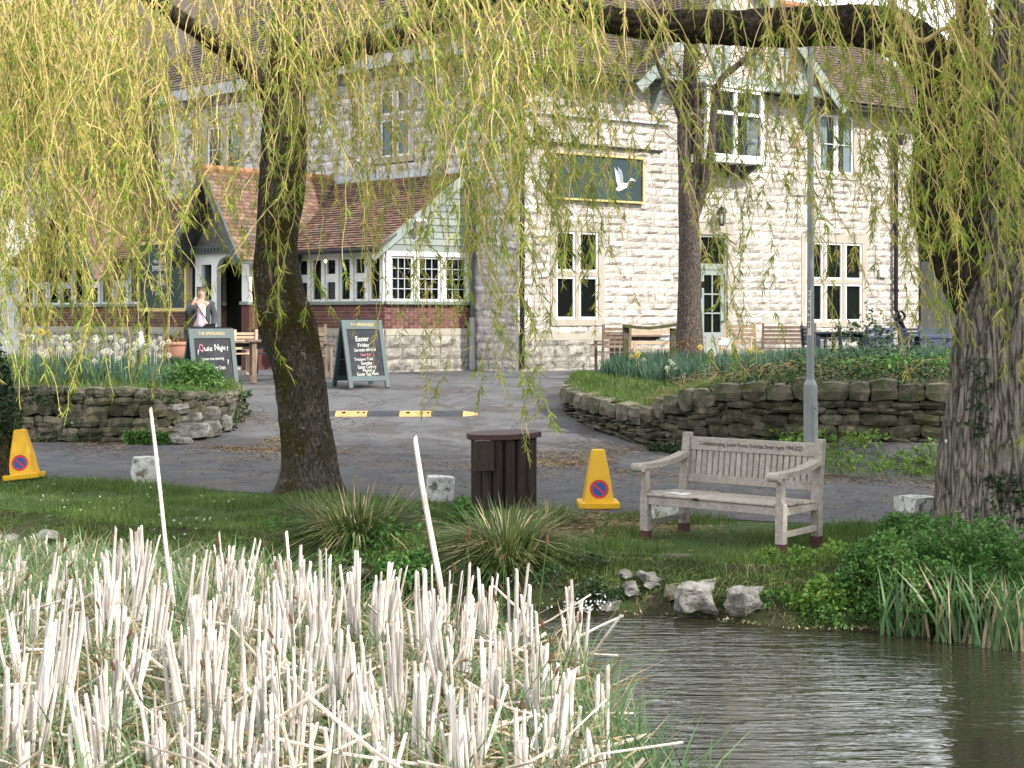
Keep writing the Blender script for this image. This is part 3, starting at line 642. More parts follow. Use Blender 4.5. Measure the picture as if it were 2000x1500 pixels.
# gable over the oriel: barge boards, tie beam, studs, render panels
ga0, ga1 = WB.hit(1262, 150, .45)[0], WB.hit(1622, 200, .45)[0]; gm = (ga0 + ga1) / 2; GZ = 7.32; GA = GZ + (gm - ga0) * .93
def gz_at(a): return GA - abs(a - gm) * (GA - GZ) / (gm - ga0)
gb = MB()
for s_ in (ga0 - .35, ga1 + .35):
    p = WB.pt(s_, .62, gz_at(s_)); q = WB.pt(gm, .62, GA); gb.bar(p, q, .05, .26, up=(0, 0, 1))
gab = gb.build('barge_board', M['sagel'], pub, world=True)
t = MB(); t.prism([WB.pt(ga0, .42, GZ - .02), WB.pt(ga1, .42, GZ - .02), WB.pt(gm, .42, GA - .05)], -WB.n * .3); t.build('gable_render', mat('cream_render', (.52, .44, .38), (.60, .52, .46), 5, .9), pub, world=True)
t = MB(); WB.box(t, ga0 + .02, ga1 - .02, .40, .50, GZ - .03, GZ + .21)
for a in (gm - 1.5, gm - .5, gm + .5, gm + 1.5): WB.box(t, a - .1, a + .1, .41, .48, GZ + .211, gz_at(a) - .12)
for s_ in (-1, 1):
    t.bar(WB.pt(gm + s_ * .7, .45, GZ + .25), WB.pt(gm + s_ * 1.35, .45, gz_at(gm + 1.35) - .2), .04, .2)
    t.bar(WB.pt(gm + s_ * 1.75, .45, GZ + .25), WB.pt(gm + s_ * 2.2, .45, GZ + .62), .04, .2)
t.build('timber_framing', M['sagel'], pub, world=True)
t = MB(); WB.box(t, ga0 - .2, ga1 + .2, .0, .60, GZ - .06, GZ - .032); t.build('soffit', M['dgreen'], pub, world=True)
for a in (ga0 + .55, ga1 - .55):
    t = MB(); t.prism([WB.pt(a - .06, .0, GZ - .07), WB.pt(a - .06, .45, GZ - .07), WB.pt(a - .06, .38, GZ - .2), WB.pt(a - .06, .06, GZ - .75), WB.pt(a - .06, 0, GZ - .75)], WB.d * .12); t.build('bracket', M['sagel'], pub, world=True)

# ---- tiles: rows of thin clay slabs over a sloping sheet
def tiles(name, w, a0, a1, eave, ridge, parent, m, tw=.165, expo=.105, clip=None, base=True, seed=1):
    """eave/ridge: (out, z) pairs in the wall's frame"""
    r = random.Random(seed); run = Vector((ridge[0] - eave[0], ridge[1] - eave[1])); L = run.length; n = int(L / expo); nx = int((a1 - a0) / tw)
    V, Fc, b = [], [], 0; up = run / L; nn = Vector((up.y, -up.x)); 
    if nn.y < 0: nn = -nn
    for k in range(n):
        for i in range(nx + 1):
            a = a0 + (i - (.5 if k % 2 else 0)) * tw; aa0, aa1 = max(a + .003, a0), min(a + tw - .003, a1)
            if aa1 - aa0 < .03: continue
            t0 = k * expo; t1 = t0 + expo * 1.25
            if clip and not clip((aa0 + aa1) / 2, (t0 + expo / 2) / L): continue
            j = r.uniform(0, .010); th = .02; j2 = r.uniform(-.004, .004)
            c = []
            for tt, hh in ((t0, .030 + j), (t1, .004)):
                for x, jj in ((aa0, j2), (aa1, -j2)):
                    for e in (0, th):
                        q = Vector(eave) + up * tt + nn * (hh + e + jj); c.append(w.pt(x, q.x, q.y))
            V += c; Fc += [(b, b + 2, b + 3, b + 1), (b + 4, b + 5, b + 7, b + 6), (b + 1, b + 3, b + 7, b + 5), (b, b + 1, b + 5, b + 4), (b + 2, b + 6, b + 7, b + 3)]; b += 8
    base_loc = parent.parent.location if parent.parent is not None else parent.location
    o = link(name, np_mesh(name, np.array(V) - np.array(base_loc), np.array(Fc), m), parent); o['kind'] = 'stuff'
    return o
def roof_sheet(w, poly, parent, m='dgreen', name='roof', th=.05):
    """poly: list of (a, out, z)"""
    t = MB(); pts = [w.pt(*p) for p in poly]; nrm = (pts[1] - pts[0]).cross(pts[2] - pts[0]).normalized()
    if nrm.z < 0: nrm = -nrm
    t.prism(pts, -nrm * th); return t.build(name, M[m], parent, world=True)
# roof of B
rb = roof_sheet(WB, [(-.2, .4, 7.22), (LB + .25, .4, 7.22), (LB + .25, -3.0, 10.35), (-.2, -3.0, 10.35)], pub)
in_g = lambda a, t_: not (abs(a - gm) * (GA - GZ) / (gm - ga0) < GA - (7.22 + t_ * 3.13) + .12)
tiles('roof_tiles', WB, -.2, LB + .25, (.42, 7.24), (-3.0, 10.38), rb, M['tileB'], .18, .13, clip=in_g, seed=4)
t = MB(); t.tube([WB.pt(-.2, -3.02, 10.42), WB.pt(LB + .25, -3.02, 10.42)], .12, 8); t.build('ridge_tiles', M['ridge'], rb, world=True)
roof_sheet(WB, [(-.2, -6.2, 7.3), (LB + .25, -6.2, 7.3), (LB + .25, -3.0, 10.34), (-.2, -3.0, 10.34)], pub)
# gable roof planes running back into the main roof
for s_, e0 in ((-1, ga0 - .4), (1, ga1 + .4)):
    z_e = gz_at(e0); zr = GA + .1
    def roofpt(a, z, back=False):
        return WB.pt(a, .65, z) if not back else WB.pt(a, .4 - (z - 7.22) * 3.4 / 3.13, z)
    pts = [roofpt(e0, z_e + .16), roofpt(gm, zr), WB.pt(gm, -2.9, zr), WB.pt(e0, .35, z_e + .16)]
    t = MB(); t.prism(pts, Vector((0, 0, .03))); gr_ = t.build('gable_roof', M['dgreen'], pub, world=True)
    # rows of tiles on the slope, running down from the gable ridge
    V, Fc, b = [], [], 0; r2 = random.Random(9); sl = math.hypot(gm - ga0 + .4, zr - z_e - .16); nrow = int(sl / .13)
    for k in range(nrow):
        f0 = k / nrow; f1 = (k + 1.2) / nrow; outb = .35 - 3.25 * f0
        nT = int((.65 - outb) / .18) + 1
        for i in range(nT):
            oo1 = .66 - i * .18 - (.09 if k % 2 else 0); oo0 = max(oo1 - .172, outb - .1)
            if oo1 - oo0 < .03: continue
            hh = .05 + r2.uniform(0, .01)
            c = []
            for f_, h_ in ((f0, hh), (f1, .02)):
                a = e0 + (gm - e0) * f_; z = z_e + .18 + (zr - z_e - .16) * f_
                for oo in (oo1, oo0):
                    for e in (0, .02): c.append(WB.pt(a, oo, z + h_ + e))
            V += c; Fc += [(b, b + 2, b + 3, b + 1), (b + 4, b + 5, b + 7, b + 6), (b + 1, b + 3, b + 7, b + 5), (b, b + 1, b + 5, b + 4), (b + 2, b + 6, b + 7, b + 3)]; b += 8
    o = link('roof_tiles', np_mesh('roof_tiles', np.array(V) - np.array(pub.location), np.array(Fc), M['tileB']), gr_); o['kind'] = 'stuff'
# eaves gutter, fascia and pipes on B
t = MB(); WB.box(t, -.1, ga0 - .45, .02, .3, 7.10, 7.2); WB.box(t, ga1 + .45, LB + .2, .02, .3, 7.10, 7.2); t.build('eaves_board', M['dgreen'], pub, world=True)
for a, b in ((-.2, ga0 - .45), (ga1 + .45, LB + .25)):
    t = MB(); t.tube([WB.pt(a, .46, 7.16), WB.pt(b, .46, 7.14)], .06, 8); t.build('gutter', M['black'], pub, world=True)
# end wall of wing B
WBe = Wall((WB.pt(LB, 0, 0).x, WB.pt(LB, 0, 0).y), -NB, DB)
cells, strips = masonry(WBe, 0, 6, .6, EAB + .1, [], .19, (.3, .6)); t = MB(); WBe.box(t, 0.0, 6, -.3, -.091, .5, EAB); pe = t.build('wing_end_wall', M['mortar'], pub, world=True)
stone_fill(pe, WBe, cells, strips, M['stoneBi'], M['stoneBi'], 0, 'rock')
# downpipes
def pipe(pts, r_, name='downpipe', m='black', brk=()):
    t = MB(); t.tube(pts, r_, 10); o = t.build(name, M[m], pub, world=True, smooth=False)
    c = MB()
    for q in brk: c.tube([q - Vector((0, 0, .04)), q + Vector((0, 0, .04))], r_ * 1.35, 10)
    if brk: c.build('pipe_collar', M[m], o, world=True)
    return o
dp = WB.pt(.02, .16, 0)
pipe([dp + Vector((0, 0, z)) for z in (.8, 7.0)] + [WB.pt(.1, .44, 7.15)], .055, brk=[dp + Vector((0, 0, z)) for z in (1.5, 3.2, 5.0, 6.6)])
a_, _ = WB.hit(1750, 400, .12)
pipe([WB.pt(a_ + .5, .12, 1.2), WB.pt(a_ + .5, .12, 1.3), WB.pt(a_, .12, 2.1), WB.pt(a_, .12, 6.7), WB.pt(a_, .44, 7.15)], .055, brk=[WB.pt(a_, .12, z) for z in (2.6, 4.3, 6.0)])
t = MB(); WB.box(t, a_ - .12, a_ + .12, .04, .26, 6.35, 6.62); t.build('rainwater_hopper', M['black'], pub, world=True)
# sign with flying bird
s0, s1 = WB.hit(1078, 0)[0], WB.hit(1249, 0)[0]; sz0, sz1 = 4.52, 5.48
t = MB(); WB.box(t, s0, s1, .05, .09, sz0, sz1)
sign = thing('pub_sign', 'dark slate wall sign with gilded frame and a white flying bird, above the two-light window', 'sign', tuple(WB.pt((s0 + s1) / 2, 0, sz0)))
t.build('panel', M['signg'], sign, world=True)
t = MB(); f_ = .04
WB.box(t, s0 - f_, s1 + f_, .045, .14, sz1, sz1 + f_); WB.box(t, s0 - f_, s1 + f_, .045, .14, sz0 - f_, sz0); WB.box(t, s0 - f_, s0, .045, .139, sz0, sz1); WB.box(t, s1, s1 + f_, .045, .139, sz0, sz1)
t.build('frame', M['goldf'], sign, world=True)
def sp(u, v, o=.094):  # u,v in pixels of the photograph's sign
    a, z = WB.hit(u, v, o); return WB.pt(a, o, z)
bird = [(1201, 372), (1206, 364), (1204, 352), (1202, 342), (1208, 350), (1211, 358), (1206, 338), (1204, 326), (1212, 334), (1216, 346), (1217, 357), (1223, 357), (1228, 352), (1231, 348), (1236, 349), (1242, 354), (1236, 353), (1233, 352), (1230, 358), (1224, 365), (1214, 370), (1208, 374), (1204, 376)]
t = MB(); t.prism([sp(*p) for p in [(1201, 372), (1207, 364), (1211, 358), (1218, 357), (1223, 358), (1229, 356), (1229, 360), (1224, 366), (1214, 371), (1207, 374)]], WB.n * .006)
t.prism([sp(*p) for p in [(1226, 359), (1229, 352), (1232, 348), (1236, 349), (1242, 354), (1236, 353), (1233, 352), (1229, 359)]], WB.n * .006); t.build('bird', M['white'], sign, world=True)
t = MB(); t.prism([sp(*p) for p in [(1207, 364), (1203, 352), (1202, 340), (1199, 326), (1206, 335), (1211, 350), (1213, 358)]], WB.n * .005); t.build('wing', mat('wing_grey', (.55, .57, .6), (.75, .75, .78), 30), sign, world=True)
t = MB(); t.prism([sp(*p) for p in [(1211, 357), (1209, 345), (1207, 334), (1206, 325), (1214, 333), (1217, 345), (1217, 357)]], WB.n * .005); t.build('wing', mat('wing_grey_dark', (.22, .25, .28), (.3, .33, .36), 30), sign, world=True)
t = MB(); WB.box(t, .05, WB.hit(1290, 0)[0], .02, .09, 5.68, 5.73); tag(t.build('sign_lamp_trough', M['black']), 'long thin black lamp trough fixed above the bird sign', 'lamp trough')
t = MB(); WB.box(t, .0, WB.hit(1305, 0)[0], .02, .10, 6.32, 6.37); t.build('string_moulding', M['lead'], pub, world=True)
# lantern, alarm box, hose reel
c = WB.pt(WB.hit(1397, 420)[0], .22, 4.25); ln = thing('wall_lantern', 'black glazed wall lantern above the pale green side door', 'lantern', tuple(c))
t = MB(); t.lathe([(.02, .26), (.10, .16), (.12, .12), (.12, .10)], tuple(c), 8); t.build('cap', M['black'], ln, world=True)
t = MB(); t.lathe([(.10, .10), (.075, -.16)], tuple(c), 6); t.build('glass', M['glass'], ln, world=True)
t = MB()
for k in range(6):
    th = math.pi * k / 3; t.bar(c + Vector((.1 * math.cos(th), .1 * math.sin(th), .1)), c + Vector((.076 * math.cos(th), .076 * math.sin(th), -.16)), .012, .012)
t.bar(c + Vector((0, 0, .2)), c - NB * .2 + Vector((0, 0, .25)), .02, .02); t.lathe([(.078, -.16), (.05, -.2)], tuple(c), 6); t.build('frame', M['black'], ln, world=True)
a, z = WB.hit(1721, 535); t = MB(); WB.box(t, a - .14, a + .14, .03, .11, z - .09, z + .12); ab = tag(t.build('alarm_box', M['white'], bevel=.01), 'small white box on the stone wall beside the black downpipe', 'alarm box')
a, z = WB.hit(1748, 618); c = WB.pt(a, .12, z)
hr = thing('hose_reel', 'black coiled hose hung on the wall below the white box', 'hose', tuple(c))
t = MB(); n_ = 90
pts = [c + DB * (math.cos(k * .42) * (.17 + .02 * math.sin(k * 1.3))) + NB * (.03 + .05 * ((k * 37 % 11) / 11)) + Vector((0, 0, math.sin(k * .42) * (.13 + .02 * math.cos(k * 2.1)))) for k in range(n_)]
t.tube(pts, .022, 6); t.build('coil', M['black'], hr, world=True, smooth=True)
t = MB(); t.tube([c + Vector((0, 0, -.12)), c + DB * .12 + Vector((0, 0, -.45)), c + DB * .3 + Vector((0, 0, -.8)), c + DB * .32 + Vector((0, 0, -1.15))], .018, 6); t.build('hose_tail', M['black'], hr, world=True)

# ---- wall A (shaded side)
LA = 13.6; EAA = 7.75
w1 = (WA.hit(800, 0)[0], WA.hit(742, 0)[0]); w2 = (WA.hit(470, 0)[0], WA.hit(405, 0)[0]); w3 = (WA.hit(612, 0)[0], WA.hit(590, 0)[0])
A1 = (*w1, WA.hit(770, 306)[1], WA.hit(770, 175)[1]); A2 = (*w2, WA.hit(437, 335)[1], WA.hit(437, 245)[1]); A3 = (*w3, 5.5, 7.0)
ops = [opening(*A1), opening(*A2)]
t = MB(); WA.box(t, 0, LA, -.45, -.091, .3, EAA); pa = t.build('shaded_wall', M['mortar'], pub, world=True)
cells, strips = masonry(WA, 0, LA, .6, EAA - .1, ops, .19, (.3, .62))
cells = [c for c in cells if c[1] > 4.2 or c[0] < 1.3 or c[0] > 12.5]
stone_fill(pa, WA, cells, strips, M['stoneA'], M['stoneA'], 150, 'rock', order=lambda c: (abs(c[0] - 2.6) > 2.6, -c[2] * c[3]))
window(WA, *A1, 2, pub, zs=[A1[2] + (A1[3] - A1[2]) * .60], curtain=[(A1[0] + .07, A1[0] + .62), (A1[1] - .30, A1[1] - .07)], label='upper two-light window with net curtains above the tiled bay roof')
window(WA, *A2, 2, pub, gl=(1, 2), mull=.2, curtain=[(A2[0] + .06, A2[0] + .45)], label='upper two-light window above the porch')
# parapet gutter band and corbels
t = MB(); WA.box(t, -.1, LA, .10, .30, EAA - .05, EAA + .28); t.build('eaves_gutter', M['lead'], pub, world=True)
t = MB(); WA.box(t, 0, LA, -.09, .08, EAA - .25, EAA - .06); t.build('eaves_course', M['dressed'], pub, world=True)
t = MB()
for i in range(34): t.lathe([(.0, -.16), (.07, -.11), (.085, -.03), (.085, .03)], tuple(WA.pt(.2 + i * .4, .14, EAA - .10)), 8)
t.build('corbels', M['dressed'], pub, world=True)
ra = roof_sheet(WA, [(-.3, .3, EAA + .22), (LA + .3, .3, EAA + .22), (LA + .3, -3.4, EAA + 3.6), (-.3, -3.4, EAA + 3.6)], pub)
tiles('roof_tiles', WA, -.3, LA + .3, (.3, EAA + .24), (-3.4, EAA + 3.62), ra, M['tileB'], .2, .15, seed=7)
t = MB(); t.prism([WA.pt(LA, 0, .3), WA.pt(LA, -8, .3), WA.pt(LA, -8, EAA), WA.pt(LA, -4, EAA + 3.6), WA.pt(LA, 0, EAA)], -WA.d * .2); t.build('end_wall', M['stoneA'], pub, world=True)

# ---- tiled bay in front of wall A
BE = 2.2; ZP, ZB, ZS, ZH = 1.66, 2.18, 2.25, 3.22
SL = 3.05   # front face from the corner to the porch
ez = lambda s_: 3.38 + s_ / BE * 1.72
bay = MB(); WF.box(bay, 0.0, 15.5, -.5, -.30, .3, ZH + .1); WE.box(bay, 0.1, BE, -.5, -.30, .3, ZH + .2)
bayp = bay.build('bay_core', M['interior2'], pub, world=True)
for w, L_, bud in ((WF, 15.4, 40), (WE, BE + .12, 26)):
    cells, strips = masonry(w, 0, L_, .55, ZP - .14, [(SL, 5.1, 0, 9)] if w is WF else [], .235, (.35, .8))
    t = MB(); (WF.box(t, 0, SL, -.09, .05, ZP - .14, ZP), WF.box(t, 5.1, L_, -.09, .05, ZP - .14, ZP)) if w is WF else WE.box(t, 0, L_, -.09, .05, ZP - .14, ZP)
    pp = t.build('plinth_course', M['dressed'], pub, world=True)
    stone_fill(pp, w, cells, strips, M['stoneP'], M['stoneP'], bud, 'rock', out=.04)
    # brick band
    bk = MB(); segs = [(0, SL), (5.1, L_)] if w is WF else [(0, L_)]
    for a, b in segs: w.box(bk, a, b, -.25, -.012, ZP + .001, ZB)
    bb = bk.build('brick_band', M['brickm'], pub, world=True)
    V, Fq = [], []; pls = []; nr = 7; hh = (ZB - ZP) / nr
    for k in range(nr):
        for a, b in segs:
            x = a - (.11 if k % 2 else 0)
            while x < b:
                x0, x1 = max(x, a), min(x + .215, b)
                if x1 - x0 > .03: pls.append(w.mat4((x0 + x1) / 2, -.02, ZP + hh * (k + .5), x1 - x0 - .012, 1, hh - .012))
                x += .225
    boxv = (np.array([(x, y, z) for z in (-.5, .5) for x, y in ((-.5, -.02), (.5, -.02), (.5, .05), (-.5, .05))]), np.array([(0, 3, 2, 1), (4, 5, 6, 7), (0, 1, 5, 4), (1, 2, 6, 5), (2, 3, 7, 6), (3, 0, 4, 7)]))
    bri = mat('brick_red_rest', (.13, .055, .045), (.20, .085, .068), 14, .85, .5, 60, rand=.3, src='island', hue=.02)
    place('brick', [boxv], 'brick', M['brick'], pls, bb, 115, bri)
    t = MB()
    for a, b in segs: w.box(t, a, b + .0, -.25, .09, ZB, ZS)
    t.build('sill', M['sage'], pub, world=True)
# windows of the bay
def bank_of(w, a0, a1, n, split, gl, lab, leaded='black', wide=.11):
    W_ = (a1 - a0 - wide * (n - 1)) / n
    for i in range(n):
        p = a0 + i * (W_ + wide)
        window(w, p, p + W_, ZS, ZH, 1, pub, zs=[ZS + .52] if (split and i % 2) else None, stone=False, frame=.05, gl=gl, label=lab, mull_m='white', leaded=leaded, mull=.08)
    t = MB()
    for i in range(n + 1):
        p = a0 + i * (W_ + wide) - wide; w.box(t, max(p, a0 - wide), p + wide, -.25, .03, ZS, ZH)
    w.box(t, a0 - wide, a1 + wide, -.25, .032, ZH, ZH + .10)
    t.build('window_posts', M['white'], pub, world=True)
bank_of(WF, .13, SL - .1, 6, True, (1, 2), 'white bay casement beside the porch')
bank_of(WE, .14, BE - .1, 3, False, (3, 4), 'leaded casement in the bay end', leaded='lead')
bank_of(WF, 5.25, 15.2, 15, True, (1, 2), 'white casement in the long left bay')
# roof of the bay
rf = roof_sheet(WF, [(-.22, .38, 3.34), (15.6, .38, 3.34), (15.6, -2.15, 5.1), (-.22, -2.15, 5.1)], pub)
pg0, pg1 = 2.9, 5.1
tiles('roof_tiles', WF, -.22, 15.6, (.40, 3.36), (-2.15, 5.12), rf, M['tile'], .165, .105, seed=2)
t = MB(); t.tube([WF.pt(-.2, .44, 3.33), WF.pt(2.75, .44, 3.33)], .055, 8); t.build('gutter', M['black'], pub, world=True)
t = MB(); WF.box(t, 0, 15.5, -.3, .30, ZH + .101, ZH + .14); t.build('soffit', M['dgreen'], pub, world=True)
t = MB(); WA.box(t, 2.3, 12.9, -.0, .05, 5.05, 5.28); WA.box(t, .9, 2.3, 0, .05, 5.05, 5.2); t.build('lead_flashing', M['lead'], pub, world=True)
# shiplap gable end
nb = 12; z = ZH + .10; hgt = (ez(BE) - z) / nb; gbd = None
t = MB(); t.prism([WE.pt(0, -.06, ZH + .1), WE.pt(BE, -.06, ZH + .1), WE.pt(BE, -.06, ez(BE) - .04)], -WE.n * .05); bk = t.build('gable_backing', M['dgreen'], pub, world=True)
for k in range(nb):
    z0 = z + k * hgt; s_0 = max((z0 - 3.38) / 1.72 * BE, 0) + .02; s_1 = max((z0 + hgt - 3.38) / 1.72 * BE, 0) + .02
    if s_0 > BE - .05: break
    t = MB(); b_ = [WE.pt(s_0, .03, z0), WE.pt(BE, .03, z0), WE.pt(BE, .008, z0 + hgt * .97), WE.pt(min(s_1, BE - .01), .008, z0 + hgt * .97)]
    t.prism(b_, -WE.n * .03); t.build('board', M['sagel' if k % 3 else 'sage'], bk, world=True)
t = MB(); t.bar(WE.pt(-.42, .16, 3.17), WE.pt(BE + .02, .16, ez(BE) + .06), .05, .20); t.build('rake_board', M['sagel'], pub, world=True)
c = WE.pt(.75, .28, 3.92); fl = thing('floodlight', 'small white floodlight under the sloping bay gable board', 'floodlight', tuple(c))
t = MB(); t.mbox(Matrix.Translation(c) @ Matrix.Rotation(.6, 4, 'X'), .22, .10, .16); t.build('lamp_head', M['white'], fl, world=True)
t = MB(); t.bar(c, c - NB * .22, .03, .03); t.build('arm', M['white'], fl, world=True)
ep = WE.pt(BE - .06, .14, 0)
pipe([ep + Vector((0, 0, z)) for z in (.75, 1.9)], .075, name='soil_pipe', m='galv'); pipe([ep + Vector((0, 0, z)) for z in (1.0, 5.0)], .05, m='dgreen', brk=[ep + Vector((0, 0, z)) for z in (1.75, 3.2)])
# festoon bulb
t = MB(); t.lathe([(.0, .05), (.03, .02), (.035, -.01), (0, -.05)], tuple(WF.pt(1.6, .3, 3.13)), 8); em = bpy.data.materials.new('bulb_glow'); em.use_nodes = True; em.node_tree.nodes['Principled BSDF'].inputs['Emission Color'].default_value = (1, .75, .35, 1); em.node_tree.nodes['Principled BSDF'].inputs['Emission Strength'].default_value = 2
tag(t.build('light_bulb', em, smooth=True), 'small glowing bulb hanging under the bay eaves', 'bulb')

# ---- porch
PO = 1.3; WP = Wall((WF.pt(0, PO, 0).x, WF.pt(0, PO, 0).y), DA, NA); P0, P1 = 3.0, 5.05; PM = (P0 + P1) / 2; PZ = 3.45; PA = 4.98
pw = MB()
ad0, ad1 = 3.28, 4.22   # arch
def arch(a):
    u = (a - (ad0 + ad1) / 2) / ((ad1 - ad0) / 2); return 3.02 + .26 * math.sqrt(max(0, 1 - u * u))
WP.box(pw, P0, ad0, -.12, 0, ZS, PZ); WP.box(pw, ad1, 4.42, -.12, 0, .75, PZ); WP.box(pw, 4.80, P1, -.12, 0, ZS, PZ); WP.box(pw, 4.42, 4.80, -.12, 0, 3.10, PZ); WP.box(pw, 4.42, 4.80, -.12, 0, .75, 2.2)
N_ = 12
for i in range(N_):
    a = ad0 + (ad1 - ad0) * i / N_; b = ad0 + (ad1 - ad0) * (i + 1) / N_
    pw.prism([WP.pt(a, 0, arch(a)), WP.pt(b, 0, arch(b)), WP.pt(b, 0, PZ), WP.pt(a, 0, PZ)], -WP.n * .12)
for s_ in (P0, P1 - .12):
    pw.prism([WP.pt(s_, -.12, ZS), WP.pt(s_, -PO + .0, ZS), WP.pt(s_, -PO, PZ), WP.pt(s_, -.12, PZ)], WP.d * .12)
porch = pw.build('porch', M['white'], pub, world=True, label='white arched entrance porch with steep tiled gable')
t = MB(); WP.box(t, P0, ad0 + .0, -.14, .01, .7, ZS - .07); WP.box(t, 4.82, P1, -.14, .01, .7, ZS - .07)
t.prism([WP.pt(P0, -.14, .7), WP.pt(P0, -PO, .7), WP.pt(P0, -PO, 2.2), WP.pt(P0, -.14, 2.2)], WP.d * .12); t.build('porch_brickwork', M['brick'], porch, world=True)
for a_0, a_1 in ((P0 - .03, ad0), (4.3, P1 + .03)): t = MB(); WP.box(t, a_0, a_1, -.15, .07, ZS - .07, ZS); t.build('sill', M['sage'], porch, world=True)
t = MB(); WP.box(t, 4.44, 4.78, -.08, -.07, 2.2, 3.1); t.build('pane', M['glass'], porch, world=True)
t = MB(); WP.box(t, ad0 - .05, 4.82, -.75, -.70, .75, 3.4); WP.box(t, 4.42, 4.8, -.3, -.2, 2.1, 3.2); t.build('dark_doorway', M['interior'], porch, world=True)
t = MB(); WP.box(t, ad0 - .02, ad1 + .02, -.6, .25, .6, .80); t.build('step', M['dressed'], porch, world=True)
t = MB(); t.prism([WP.pt(ad0 + .02, -.10, .82), WP.pt(ad0 + .02, -.62, .82), WP.pt(ad0 + .02, -.62, 3.0), WP.pt(ad0 + .02, -.10, 3.0)], WP.d * .05); t.build('open_door', M['black'], porch, world=True)
OV = .55
t = MB(); t.prism([WP.pt(P0, .0, PZ), WP.pt(P1, .0, PZ), WP.pt(PM, .0, PA)], -WP.n * .1); t.build('gable_panel', mat('weathered_render', (.13, .115, .10), (.2, .18, .16), 5, .9), porch, world=True)
t = MB(); WP.box(t, P0 - .1, P1 + .1, -.1, .16, PZ - .1, PZ + .08)
for i in range(16): a = P0 + .05 + i * .125; WP.box(t, a, a + .06, .161, .2, PZ - .06, PZ + .01)
t.build('tie_beam', M['dgreen'], porch, world=True)
t = MB()
for e in (P0 - .32, P1 + .32):
    zE = PA + .1 - abs(e - PM) / (PM - P0) * (PA - PZ); t.bar(WP.pt(e, OV, zE), WP.pt(PM, OV, PA + .12), .06, .20)
t.build('barge_board', M['dgreen'], porch, world=True)
for s_, e in ((-1, P0 - .34), (1, P1 + .34)):
    zE = PA + .16 - abs(e - PM) / (PM - P0) * (PA - PZ)
    pts = [WP.pt(e, OV + .02, zE), WP.pt(PM, OV + .02, PA + .2), WP.pt(PM, -3.3, PA + .2), WP.pt(e, -1.1, zE)]
    t = MB(); t.prism(pts, Vector((0, 0, -.05))); ps = t.build('porch_roof', M['dgreen'], porch, world=True)
    V, Fc, b = [], [], 0; r2 = random.Random(5); sl = (Vector(pts[1]) - Vector(pts[0])).length; nrow = int(sl / .105)
    for k in range(nrow):
        f0 = k / nrow; f1 = (k + 1.25) / nrow; ob = -1.1 - 2.2 * f0
        for i in range(int((OV + .02 - ob) / .165) + 1):
            oo1 = OV + .03 - i * .165 - (.08 if k % 2 else 0); oo0 = max(oo1 - .158, ob - .1)
            if oo1 - oo0 < .03: continue
            hh = .035 + r2.uniform(0, .012); c = []
            for f_, h_ in ((f0, hh), (f1, .005)):
                a = e + (PM - e) * f_; z = zE + (PA + .2 - zE) * f_
                for oo in (oo1, oo0):
                    for q in (0, .02): c.append(WP.pt(a, oo, z + h_ + q))
            V += c; Fc += [(b, b + 2, b + 3, b + 1), (b + 4, b + 5, b + 7, b + 6), (b + 1, b + 3, b + 7, b + 5), (b, b + 1, b + 5, b + 4), (b + 2, b + 6, b + 7, b + 3)]; b += 8
    o = link('roof_tiles', np_mesh('roof_tiles', np.array(V) - np.array(pub.location), np.array(Fc), M['tile']), porch); o['kind'] = 'stuff'
t = MB(); t.tube([WP.pt(PM, OV + .03, PA + .24), WP.pt(PM, -3.2, PA + .24)], .09, 8); t.build('ridge_tiles', M['ridge'], porch, world=True)
# second gable far along the long bay
WQ = Wall((WF.pt(0, .6, 0).x, WF.pt(0, .6, 0).y), DA, NA); Q0, Q1 = 10.2, 12.8; QM = (Q0 + Q1) / 2
t = MB(); t.prism([WQ.pt(Q0, 0, 3.3), WQ.pt(Q1, 0, 3.3), WQ.pt(QM, 0, 5.15)], -WQ.n * .1); g2_ = t.build('far_gable', M['dgreen'], pub, world=True)
for e in (Q0 - .35, Q1 + .35):
    zE = 5.2 - abs(e - QM) / (QM - Q0) * 1.85
    t = MB(); t.prism([WQ.pt(e, .4, zE), WQ.pt(QM, .4, 5.25), WQ.pt(QM, -2.7, 5.25), WQ.pt(e, -.6, zE)], Vector((0, 0, .05))); t.build('roof_slope', M['tile'], g2_, world=True)
    t = MB(); t.bar(WQ.pt(e, .42, zE - .05), WQ.pt(QM, .42, 5.18), .05, .2); t.build('barge_board', M['dgreen'], g2_, world=True)
# lower outbuilding beyond the far end
ob = thing('outbuilding', 'low stone outbuilding with a white rendered gable behind the willow curtain', 'outbuilding', (-15, 46, .7))
t = MB(); t.prism([(-19, 45, .6), (-11.2, 45, .6), (-11.2, 45, 5.4), (-12.2, 45, 6.6), (-14.6, 45, 6.6), (-16.4, 45, 5.0), (-19, 45, 5.0)], (0, .4, 0)); t.build('wall', M['stoneA'], ob, world=True)
t = MB(); t.box(-16.5, -13.6, 43.6, 44.9, .7, 4.7); t.build('rendered_wall', M['white'], ob, world=True)
# blank back of the pub: closes off the sky behind the roofs
t = MB(); t.prism([(-13, 43.6, .5), (-13, 43.6, 9.2), (-13, 46.4, 12.4), (-13, 49, 9.2), (-13, 49, .5)], (11, 0, 0)); t.build('rear_range', mat('rear_roof', (.085, .068, .06), (.15, .12, .105), 9, .9, .6, 30, stretch=(2, 1, 6)), pub, world=True)

